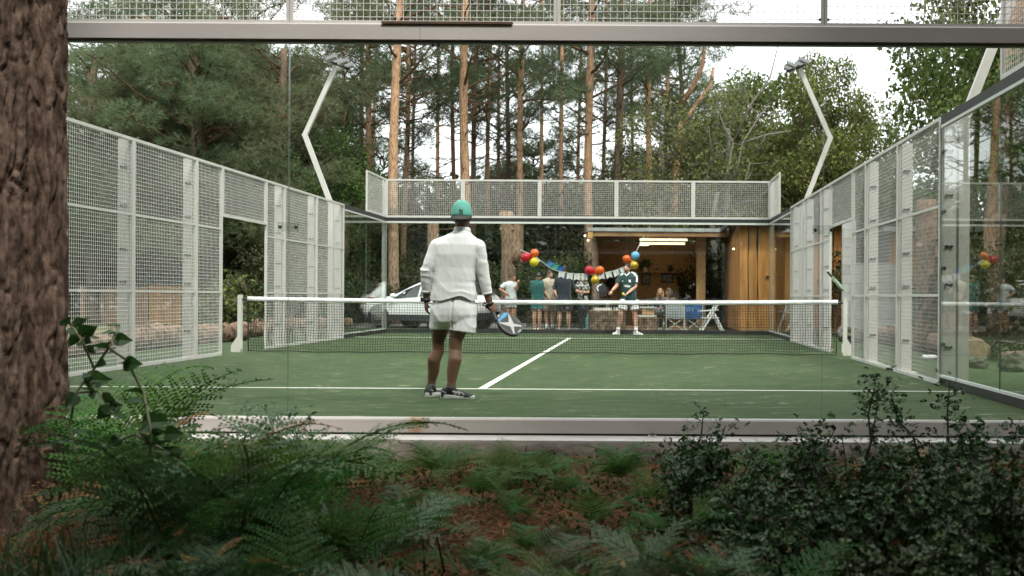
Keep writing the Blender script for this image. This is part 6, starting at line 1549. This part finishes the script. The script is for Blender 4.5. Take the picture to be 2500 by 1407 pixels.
# ------------------------------------------------------------------ foreground: pine trunk, bracken, holly, litter
M['bigbark'] = mat('pine_bark_plates', (.052, .036, .027), (.175, .122, .094), scale=15, rough=.95, bump=.9, bscale=30, stretch=(1.6, 1.6, .55), detail=9, pos=(.38, .66), spec=.05)
def near_trunk():
    Y = -2.57; X = -1.735
    t = thing('pine_tree', 'massive fissured pine trunk filling the left edge', 'pine', (X, Y, -.35))
    def bark(cx, cy, r, n, z0, z1, nz, seed, name, flare):
        vs = []; 
        for i in range(nz+1):
            z = z0+(z1-z0)*i/nz; rr = r*(1-.018*max(z, 0))*(1+flare*math.exp(-(z+.3)/.35))
            for k in range(n):
                a = 2*math.pi*k/n; lob = 1+.05*math.sin(3*a+seed+z*.3)+.03*math.sin(7*a+z*.6)
                p = Vector((cx+rr*lob*math.cos(a), cy+rr*lob*math.sin(a), z)); q = Vector((p.x*17+.9*noise.noise(p*7), p.y*17, p.z*1.7+.8*noise.noise(p*3.5)+seed))
                d, _ = noise.voronoi(q); e = d[1]-d[0]; h = min(1, e/.2); h = h*h*(3-2*h)
                off = .019*h+.006*noise.noise(p*45)+.004*noise.noise(Vector((p.x*70, p.y*70, p.z*18)))+.012*noise.noise(Vector((p.x*9, p.y*9, p.z*4)))-.02
                vs.append((p.x+off*math.cos(a)-X, p.y+off*math.sin(a)-Y, p.z+.35))
        f = [(i*n+k, i*n+(k+1) % n, (i+1)*n+(k+1) % n, (i+1)*n+k) for i in range(nz) for k in range(n)]
        return new_obj(name, np_mesh(name, vs, f, [M['bigbark']], smooth=True), t)
    bark(X, Y, .285, 230, -.5, 3.0, 260, 1.0, 'trunk', .34)
    bark(X+.285, Y+.06, .115, 100, -.5, 3.0, 200, 7.0, 'side_trunk', .25)
    MB().tube([(X, Y, 2.95), (X+.05, Y, 6), (X+.1, Y, 12)], [.27, .22, .1], 20).build('upper_trunk', M['bigbark'], t, smooth=True)
    for nm, me in zip(('branches', 'crown'), VAR['pine_a']):
        o = new_obj(nm, me, t); o.location = (0, 0, 1.0); o['kind'] = 'stuff'
near_trunk()

# ---- bracken
M['fern'] = mat('bracken', (.036, .104, .016), (.070, .142, .032), scale=2.5, rough=.6, spec=.15, island=.3, trans=.3, per_obj=.3)
M['fern_pale'] = mat('pale_bracken', (.045, .098, .034), (.078, .130, .052), scale=2.5, rough=.55, spec=.25, island=.3, trans=.2, per_obj=.3)
M['fern_brown'] = mat('dying_bracken', (.17, .075, .022), (.30, .16, .035), scale=5, rough=.7, island=.4, trans=.25, per_obj=.3)
def frond_mesh(name, seed, m, bend=1.0, tipm=None):
    """one bracken frond, length 1, stalk at the origin rising along +x"""
    g = np.random.default_rng(seed); V = []; Fc = []; MI = []
    N = 40; pos = [np.array((0., 0., 0.))]; pitch = 1.2
    for i in range(N):
        pitch -= bend*(1.75/N)*(.5+i/N); pos.append(pos[-1]+np.array((math.cos(pitch), .12*math.sin(i*.13+seed), math.sin(pitch)))/N)
    pos = np.array(pos)
    def quad(a, b, c, d, mi=0):
        k = len(V); V.extend([a, b, c, d]); Fc.append((k, k+1, k+2, k+3)); MI.append(mi)
    for i in range(N):                                   # stalk
        w = .008*(1-.8*i/N); s = np.array((0, w, 0)); u = np.array((0, 0, w)); quad(pos[i]-s, pos[i]+s, pos[i+1]+s*.97, pos[i+1]-s*.97); quad(pos[i]-u, pos[i]+u, pos[i+1]+u, pos[i+1]-u)
    K = 15
    for j in range(K):
        t = .24+.74*j/(K-1); i = min(N-1, int(t*N)); p = pos[i]; tg = pos[min(i+1, N)]-pos[max(i-1, 0)]; tg /= np.linalg.norm(tg)
        up = np.cross(tg, (0, 1, 0)); up = -up/np.linalg.norm(up); L = .34*(1-((t-.24)/.76)**1.15)+.015
        for sd in (-1, 1):
            lat = np.array((0, sd, 0.)); d = lat*.86+tg*.48+up*(.12*g.normal()-.05); d /= np.linalg.norm(d); brown = tipm is not None and (g.random() < .25+.5*(t > .6))
            n = max(3, int(L/.021)); prev = p
            for q in range(n):
                u = (q+1)/n; c = p+d*L*u+np.array((0, 0, -.10*L*u*u)); w = L*.16*(1-u*.82)+.006; mi = 1 if brown and u > .35 else 0
                dd = c-prev; dd /= np.linalg.norm(dd)+1e-9; nrm = up; ss = np.cross(nrm, dd)
                for e in (-1, 1):
                    o = prev+dd*.001; tip = o+ss*e*w+dd*w*.45+nrm*g.normal()*.004; hw = dd*min(.0098, L/n*.46)
                    quad(o-hw*.2, o+(tip-o)*.45-hw*.75, tip, o+(tip-o)*.35+hw*1.2, mi)
                prev = c
    return np_mesh(name, np.array(V), Fc, [m, tipm or m], mi=MI)
FR = [frond_mesh('frond_a', 1, M['fern'], .9), frond_mesh('frond_b', 2, M['fern'], 1.25), frond_mesh('frond_c', 3, M['fern_pale'], 1.15, M['fern_brown']), frond_mesh('frond_d', 4, M['fern_pale'], 1.0), frond_mesh('frond_e', 5, M['fern'], .7), frond_mesh('frond_f', 6, M['fern_brown'], 1.1)]
def fern(px, d, size, n, label, kinds=(0, 1, 4), az=None, seed=0, group='bracken ferns in the foreground', spread=math.pi*2, tilt=0.0):
    Y = CY+d; x = X_(px, Y); b = Vector((x, Y, gz(x, Y)-.01)); t = thing('bracken_fern', label, 'fern', b, group); g = np.random.default_rng(int(abs(px)*3+d*100)+seed)
    for i in range(n):
        o = new_obj('frond', FR[kinds[i % len(kinds)]], t); s = size*g.uniform(.75, 1.15); o.scale = (s, s*g.uniform(.85, 1.1), s)
        a = (az if az is not None else 0)+(spread*(i+.5)/n if az is None else g.uniform(-.5, .5)*spread); o.rotation_euler = (g.normal()*.18, tilt+g.normal()*.16, a+g.normal()*.2); o.location = tuple(g.normal(size=2)*.04)+(0,)
ferns = [
    (245, 5.2, .95, 7, 'tall bracken right beside the big trunk', (0, 4, 1)), (310, 4.7, .8, 7, 'bracken with yellowing tips right of the trunk', (2, 0, 1)), (440, 5.6, .72, 6, 'bracken reaching up against the base channel at left', (3, 0)),
    (300, 6.6, .55, 5, 'bracken close to the concrete edge at far left', (0, 1)), (600, 4.9, 1.15, 8, 'big dark bracken with arching fronds left of centre', (0, 1, 3)), (720, 5.4, 1.08, 7, 'dark bracken in front of the left base channel', (0, 4, 1)),
    (520, 3.9, .72, 6, 'grey-green bracken with orange tips at lower left', (2, 3, 2)), (690, 3.7, .70, 5, 'pale bracken at the bottom left of centre', (3, 0)), (860, 4.4, .8, 7, 'pale arching bracken below the near player', (3, 1, 0)),
    (930, 6.4, .5, 8, 'green bracken under the near player', (1, 0)), (1090, 6.7, .46, 8, 'low bracken against the slab right of the player', (1, 0, 4)), (1230, 6.5, .5, 8, 'bracken clump in the middle of the slab edge', (0, 1)),
    (1330, 6.8, .42, 7, 'small bracken at the slab below the centre line', (1, 0)), (1510, 6.7, .48, 8, 'rounded bracken clump left of the holly', (0, 1)), (1000, 5.6, .42, 5, 'short bracken in the brown litter at centre left', (1, 3)),
    (1440, 5.4, .36, 5, 'upright small bracken in the middle of the litter', (4, 0)), (1300, 5.0, .36, 5, 'low bracken at the lower centre', (3, 1)), (1130, 4.6, .42, 5, 'bracken at the bottom centre', (1, 3)),
    (1560, 4.6, .50, 6, 'pale bracken at the bottom right of centre', (3, 1)), (1720, 4.1, .62, 6, 'grey bracken sprawling along the bottom right', (3, 2)), (1880, 3.9, .5, 5, 'dark bracken under the holly at the bottom', (0, 1)),
    (1250, 4.2, .45, 5, 'feathery bracken at the bottom edge, middle', (3, 0)), (390, 3.6, .6, 5, 'bracken at the bottom left corner', (0, 2)), (840, 7.0, .36, 5, 'bracken at the slab just left of the player', (0, 1)),
    (1890, 6.8, .5, 5, 'bracken poking over the channel among the holly', (0, 4)), (2200, 6.9, .42, 5, 'brownish bracken behind the holly at right', (5, 0)), (980, 3.8, .5, 5, 'bracken fronds curling at the bottom, left of middle', (3, 1)),
    (1060, 5.2, .40, 6, 'leafy bracken in front of the player at lower centre', (1, 3)), (1180, 5.9, .38, 6, 'soft bracken between the litter patches', (0, 1)), (1380, 6.1, .34, 5, 'young bracken above the upright one', (1, 0)), (1390, 4.5, .42, 6, 'bracken spreading at the bottom, right of middle', (0, 3)), (1480, 4.2, .42, 6, 'bracken at the bottom edge left of the grey one', (1, 0)), (1640, 5.2, .42, 6, 'bracken at the foot of the left holly', (0, 1)), (1270, 5.6, .3, 5, 'tiny bracken tuft in the middle litter', (4, 1)),
    (1620, 6.0, .4, 5, 'light bracken at the left flank of the holly', (3, 0)), (215, 4.2, .5, 4, 'bracken at the foot of the big trunk', (0, 1)), (500, 7.1, .4, 5, 'dry brown bracken near the slab at left', (5, 1)), (780, 6.2, .75, 7, 'bracken behind the big dark one', (1, 0)),
]
for i, f in enumerate(ferns):
    rightward = f[0] < 400 and f[1] < 5.5
    fern(*f[:5], kinds=f[5], seed=i*17, az=.15 if rightward else None, spread=2.4 if rightward else math.pi*2)
fern(235, 5.75, 1.2, 6, 'tallest bracken rising beside the trunk to net height', (4, 0, 4), seed=991)
fern(340, 5.3, 1.0, 4, 'tall bracken with orange tips in front of the left base channel', (2, 4), seed=992)
fern(470, 4.5, 1.0, 5, 'broad pale bracken fan at the left of the undergrowth', (2, 3), seed=993)
fern(330, 5.5, .62, 2, 'single golden brown bracken frond by the trunk', (2, 5), az=.1, spread=.5, seed=999)
fern(610, 4.3, 1.05, 3, 'long bracken frond arching down to the right', (0, 3), az=-.25, spread=.6, seed=998)

# ---- holly
M['holly'] = mat('holly_leaf', (.022, .058, .012), (.045, .092, .022), scale=5, rough=.42, spec=.14, island=.5, per_obj=.3, trans=.06); M['holly_new'] = mat('young_holly_leaf', (.055, .105, .028), (.08, .13, .04), scale=5, rough=.35, island=.3, trans=.2); M['twig'] = mat('dark_twig', (.035, .024, .016), (.065, .045, .03), scale=12, rough=.9)
def holly_leaf_template():
    n = 5; rim = []
    for s in (1, -1):
        r = []
        for k in range(1, n*2): r.append((k/(n*2), s*(.30*math.sin(math.pi*k/(n*2))**.8+(.10 if k % 2 else -.06)), .07 if k % 2 else 0))
        rim.append(r)
    v = [(0, 0, 0)]+rim[0]+[(1, 0, .02)]+rim[1][::-1]+[(.33, 0, -.05), (.66, 0, -.05)]; m = len(rim[0]); a, b = len(v)-2, len(v)-1; tot = len(v)-2; f = []
    for k in range(tot):
        k2 = (k+1) % tot; u = v[k][0]+v[k2][0]; f.append((k, k2, a if u < 1.0 else b))
    h = m//2; f.append((a, b, h+1 if False else m//2+1)) 
    return np.array(v), np.array(f)
HV, HF = holly_leaf_template()
def rand_rot(n, g, upb=.5):
    z = unit(n, g); z[:, 2] = abs(z[:, 2])+upb; z /= np.linalg.norm(z, axis=1)[:, None]; x = np.cross(z, unit(n, g)); x /= np.linalg.norm(x, axis=1)[:, None]; y = np.cross(z, x); return np.stack([x, y, z], axis=2)
leaf_me = np_mesh('leaf', HV*.055, HF, [M['holly']]); leaf_me2 = np_mesh('leaf', HV*.05, HF, [M['holly_new']])
def holly(px, d, rx, rz, nleaf, label, seed, tall=0.0):
    Y = CY+d; x = X_(px, Y); b = Vector((x, Y, gz(x, Y)-.02)); t = thing('holly_bush', label, 'bush', b, 'holly bushes in the foreground'); g = np.random.default_rng(seed); st = MB(); C = []
    tips = []
    for i in range(26):
        u = unit(1, g)[0]; u[2] = abs(u[2]); e = u*np.array((rx, rx*.8, rz))*g.uniform(.55, 1.0); e[2] += .05; pth = limb_path((g.normal()*.04, g.normal()*.04, 0), e, g, sag=-.1, n=4); st.tube(pth, [.009, .008, .006, .004, .003], 5); tips.append(np.array(pth))
    if tall:
        for k in range(2):
            e = np.array((g.normal()*.12, g.normal()*.08, tall*g.uniform(.75, 1))); pth = limb_path((0, 0, 0), e, g, n=5); st.tube(pth, [.012, .011, .009, .007, .005, .003], 6); tips.append(np.array(pth)); tips.append(np.array(pth)[3:])
    so = MB(); st.build('stems', M['twig'], t, local=True); t.children[0]['kind'] = 'stuff'
    for k in range(nleaf):
        pth = tips[g.integers(len(tips))]; u = g.uniform(.25, 1)**.7*(len(pth)-1); i = min(len(pth)-2, int(u)); C.append(pth[i]+(pth[i+1]-pth[i])*(u-i)+g.normal(size=3)*.05)
    C = np.array(C); Rm = rand_rot(nleaf, g); S = g.uniform(.028, .052, nleaf)
    V = np.einsum('nij,kj->nki', Rm, HV)*S[:, None, None]+C[:, None, :]; Fc = (HF[None]+(np.arange(nleaf)*len(HV))[:, None, None]).reshape(-1, 3)
    mi = np.repeat((g.random(nleaf) < .06).astype(int), len(HF)); o = new_obj('foliage', np_mesh('foliage', V.reshape(-1, 3), Fc, [M['holly'], M['holly_new']], mi=mi), t); o['kind'] = 'stuff'
    for k in range(26):                                   # leaves on the camera side, singly
        pth = tips[g.integers(len(tips))]; c = pth[-1]+g.normal(size=3)*.035; l = new_obj('leaf', leaf_me if g.random() < .8 else leaf_me2, t); l.location = c; l.rotation_euler = tuple(g.uniform(-.9, .9, 2))+(g.uniform(0, 6.28),); s = g.uniform(.8, 1.25); l.scale = (s, s, s)
hl = [(1760, 5.6, .42, .52, 620, 'holly bush at the left flank of the holly thicket', 0), (1960, 6.1, .5, .55, 760, 'holly bush in front of the right base channel', 0), (2110, 5.7, .45, .50, 700, 'tallest holly sprouting over the base channel', .98),
      (2290, 6.0, .5, .52, 760, 'holly bush with pale new shoots near the right edge', .78), (2450, 5.5, .5, .55, 800, 'holly bush at the right edge', .72), (1850, 4.6, .46, .46, 760, 'dark glossy holly in the lower right', 0), (2060, 4.5, .5, .5, 820, 'dark holly in the middle of the thicket', 0),
      (2260, 4.4, .5, .5, 820, 'dark holly low at the right', 0), (2470, 4.3, .5, .55, 820, 'darkest holly in the bottom right corner', 0), (2170, 3.7, .42, .36, 560, 'holly at the bottom edge, right', 0), (2400, 3.6, .42, .36, 560, 'holly at the bottom edge near the corner', 0), (1700, 6.5, .3, .42, 360, 'small holly beside the rounded bracken', .55), (690, 6.0, .35, .5, 420, 'dark holly shrub half hidden in the left bracken', .55), (1950, 3.6, .35, .28, 420, 'low holly at the bottom below the thicket', 0)]
for i, h in enumerate(hl): holly(*h[:4], int(h[4]*1.9), h[5], seed=50+i, tall=h[6])

# ---- climbing vine by the trunk
M['vine_leaf'] = mat('vine_leaf', (.014, .052, .010), (.034, .080, .018), scale=6, rough=.45, spec=.3, trans=.3, per_obj=.35); M['vine_stem'] = mat('vine_stem', (.10, .13, .05), (.13, .12, .06), scale=9, rough=.7)
def round_leaf():
    n = 8; up_ = [(.0, .0), (.04, .17), (.16, .31), (.33, .36), (.52, .33), (.70, .22), (.86, .10), (1.05, 0)]; V = []; Fc = []
    for s in (1, -1):
        k = len(V)
        for u, w in up_: V += [(u, 0, .05*math.sin(u*5)-.05), (u+.02*math.sin(u*31), s*w*(1+.08*math.sin(u*40)), .05*math.sin(u*5)+.20*w)]
        Fc += [((k+2*i, k+2*i+1, k+2*i+3, k+2*i+2) if s < 0 else (k+2*i, k+2*i+2, k+2*i+3, k+2*i+1)) for i in range(n-1)]
    return np_mesh('leaf', np.array(V), Fc, [M['vine_leaf']])
def vine():
    d = 4.9; Y = CY+d; b = at(190, 1130, Y); t = thing('climbing_vine', 'leafy climbing vine straggling beside the big trunk', 'vine', b); lm = round_leaf(); g = np.random.default_rng(8)
    for path in ([(190, 1130), (170, 1040), (185, 960), (230, 900), (265, 850), (290, 800)], [(190, 1130), (280, 1080), (330, 1060), (420, 1110), (500, 1140)], [(265, 850), (310, 880), (350, 960), (370, 1060), (360, 1180), (335, 1290)], [(230, 900), (200, 830), (170, 790)], [(185, 960), (240, 955), (275, 1010)]):
        P = [at(x, y, Y+g.normal()*.06) for x, y in path]; Q = []
        for i in range(len(P)-1):
            for k in range(4): Q.append(P[i].lerp(P[i+1], k/4))
        Q.append(P[-1]); MB().tube(Q, .006, 6).build('stem', M['vine_stem'], t, smooth=True)
        for k in range(11):
            p = Q[int(g.integers(3, len(Q)))]; l = new_obj('leaf', lm, t); s = g.uniform(.05, .095); l.scale = (s, s, s); l.location = p-b; l.rotation_euler = (g.uniform(-1.2, 1.2), g.uniform(-.6, .9), g.uniform(0, 6.28))
    for x, y, s in ((365, 1035, .115), (500, 1137, .12), (420, 1060, .09), (225, 930, .11), (295, 830, .08), (320, 890, .09)):
        l = new_obj('leaf', lm, t); l.scale = (s, s*1.1, s); l.location = at(x-20, y, Y)-b; l.rotation_euler = (1.25, .1*g.normal(), g.normal()*.4)
vine()
# ---- grass, litter, ground cover
M['grass'] = mat('long_grass', (.014, .048, .010), (.034, .075, .018), scale=4, rough=.5, island=.4, trans=.3); M['litter'] = mat('pine_needle_litter', (.14, .064, .024), (.30, .15, .065), scale=3, rough=.85, island=.5, spec=.05); M['cover'] = mat('ground_cover_leaf', (.018, .052, .010), (.040, .080, .018), scale=3, rough=.5, island=.5, trans=.2, spec=.15)
def grass():
    g = np.random.default_rng(21); V = []; Fc = []
    cl = [(140, 3.9, 170, .42), (300, 3.7, 150, .36), (60, 3.6, 110, .4), (420, 3.8, 80, .3), (820, 3.6, 70, .3), (1420, 3.8, 60, .22), (1050, 3.7, 60, .22), (580, 6.9, 50, .18), (1200, 7.2, 50, .15)]
    for px, d, n, h in cl:
        Y = CY+d; x0 = X_(px, Y)
        for i in range(n):
            x = x0+g.normal()*.14; y = Y+g.normal()*.16; z = gz(x, y)-.01; a = g.uniform(0, 6.28); L = h*g.uniform(.6, 1.25); w = g.uniform(.004, .009); k = len(V); ben = g.uniform(.3, 1.1)
            for q in range(6):
                u = q/5; r = L*.55*ben*u*u; p = np.array((x+r*math.cos(a), y+r*math.sin(a), z+L*u*(1-.28*ben*u))); s = np.array((-math.sin(a), math.cos(a), 0))*w*(1-u**1.5*.95); V += [p-s, p+s]
            for q in range(5): Fc.append((k+2*q, k+2*q+1, k+2*q+3, k+2*q+2))
    o = new_obj('grass', np_mesh('grass', np.array(V), Fc, [M['grass']])); tag(o, 'tufts of long grass at the foot of the big trunk', 'grass', kind='stuff')
def litter():
    g = np.random.default_rng(22); n = 75000; y = -.36-g.uniform(0, 1, n)**1.25*5.0; x = 1.2+(g.uniform(-.75, .62, n))*(8.5+y*.0); z = np.array([gz(a, b) for a, b in zip(x, y)]); c = np.stack([x, y, z+.004+g.uniform(0, .022, n)], 1)
    a = g.uniform(0, 6.28, n); d = np.stack([np.cos(a), np.sin(a), g.normal(size=n)*.22], 1); L = g.uniform(.03, .085, n)[:, None]; s = np.stack([-np.sin(a), np.cos(a), np.zeros(n)], 1)*g.uniform(.0008, .0017, n)[:, None]
    V = np.stack([c-s, c+s, c+d*L+s, c+d*L-s], 1).reshape(-1, 3); o = new_obj('needle_litter', np_mesh('needle_litter', V, np.arange(n*4).reshape(-1, 4), [M['litter']])); tag(o, 'brown pine needle litter covering the forest floor', 'litter', kind='stuff')
    n = 11000; cl = g.uniform(0, 1, (90, 2)); k = g.integers(0, 90, n); y = -.5-cl[k, 1]*4.6+g.normal(size=n)*.22; x = -3.8+cl[k, 0]*8.6+g.normal(size=n)*.26; y = np.minimum(y, -.42); z = np.array([gz(a, b) for a, b in zip(x, y)])+g.uniform(.005, .09, n)
    v, f = leaf_quads(np.stack([x, y, z], 1), np.full(n, .03), g, .75, droop=-.2); o = new_obj('ground_cover', np_mesh('ground_cover', v, f, [M['cover']])); tag(o, 'small-leaved ground cover creeping through the litter', 'ground cover', kind='stuff')
grass(); litter()
M['deadleaf'] = mat('dead_leaf', (.22, .095, .04), (.34, .16, .07), scale=9, rough=.8, trans=.2)
dl = np_mesh('fallen_leaf', HV*np.array((1, .9, 2.2))*.07, HF, [M['deadleaf']])
for px, py, d, lb in ((2215, 1322, 4.2, 'large tan fallen leaf caught on the holly at lower right'), (455, 1290, 4.0, 'russet fallen leaf in the lower left bracken'), (1215, 1275, 4.9, 'fallen leaf on the litter at bottom centre')):
    p = at(px, py, CY+d); o = new_obj('fallen_leaf', dl, None, p); o.rotation_euler = (.7, .2, px*.01); tag(o, lb, 'leaf', None, 'thing')
def stick(pts, r, label):
    P = [at(x, y, CY+d) for x, y, d in pts]; t = MB().tube(P, [r*(1-.2*i) for i in range(len(P))], 6).build('dead_stem', M['twig'], loc=P[0], smooth=True); tag(t, label, 'stem', None, 'thing')
stick([(1037, 1407, 4.6), (1035, 1340, 4.6), (1030, 1290, 4.6)], .007, 'upright dead brown stem at the bottom centre'); stick([(1085, 1400, 4.5), (1070, 1320, 4.5), (1058, 1280, 4.5)], .006, 'dead stem leaning right of the upright one'); stick([(560, 1150, 6.2), (590, 1100, 6.2), (600, 1060, 6.1)], .01, 'broken twig by the slab at left')
stick([(1060, 1310, 5.0), (1100, 1300, 5.1), (1140, 1290, 5.2)], .006, 'fallen twig lying on the litter')
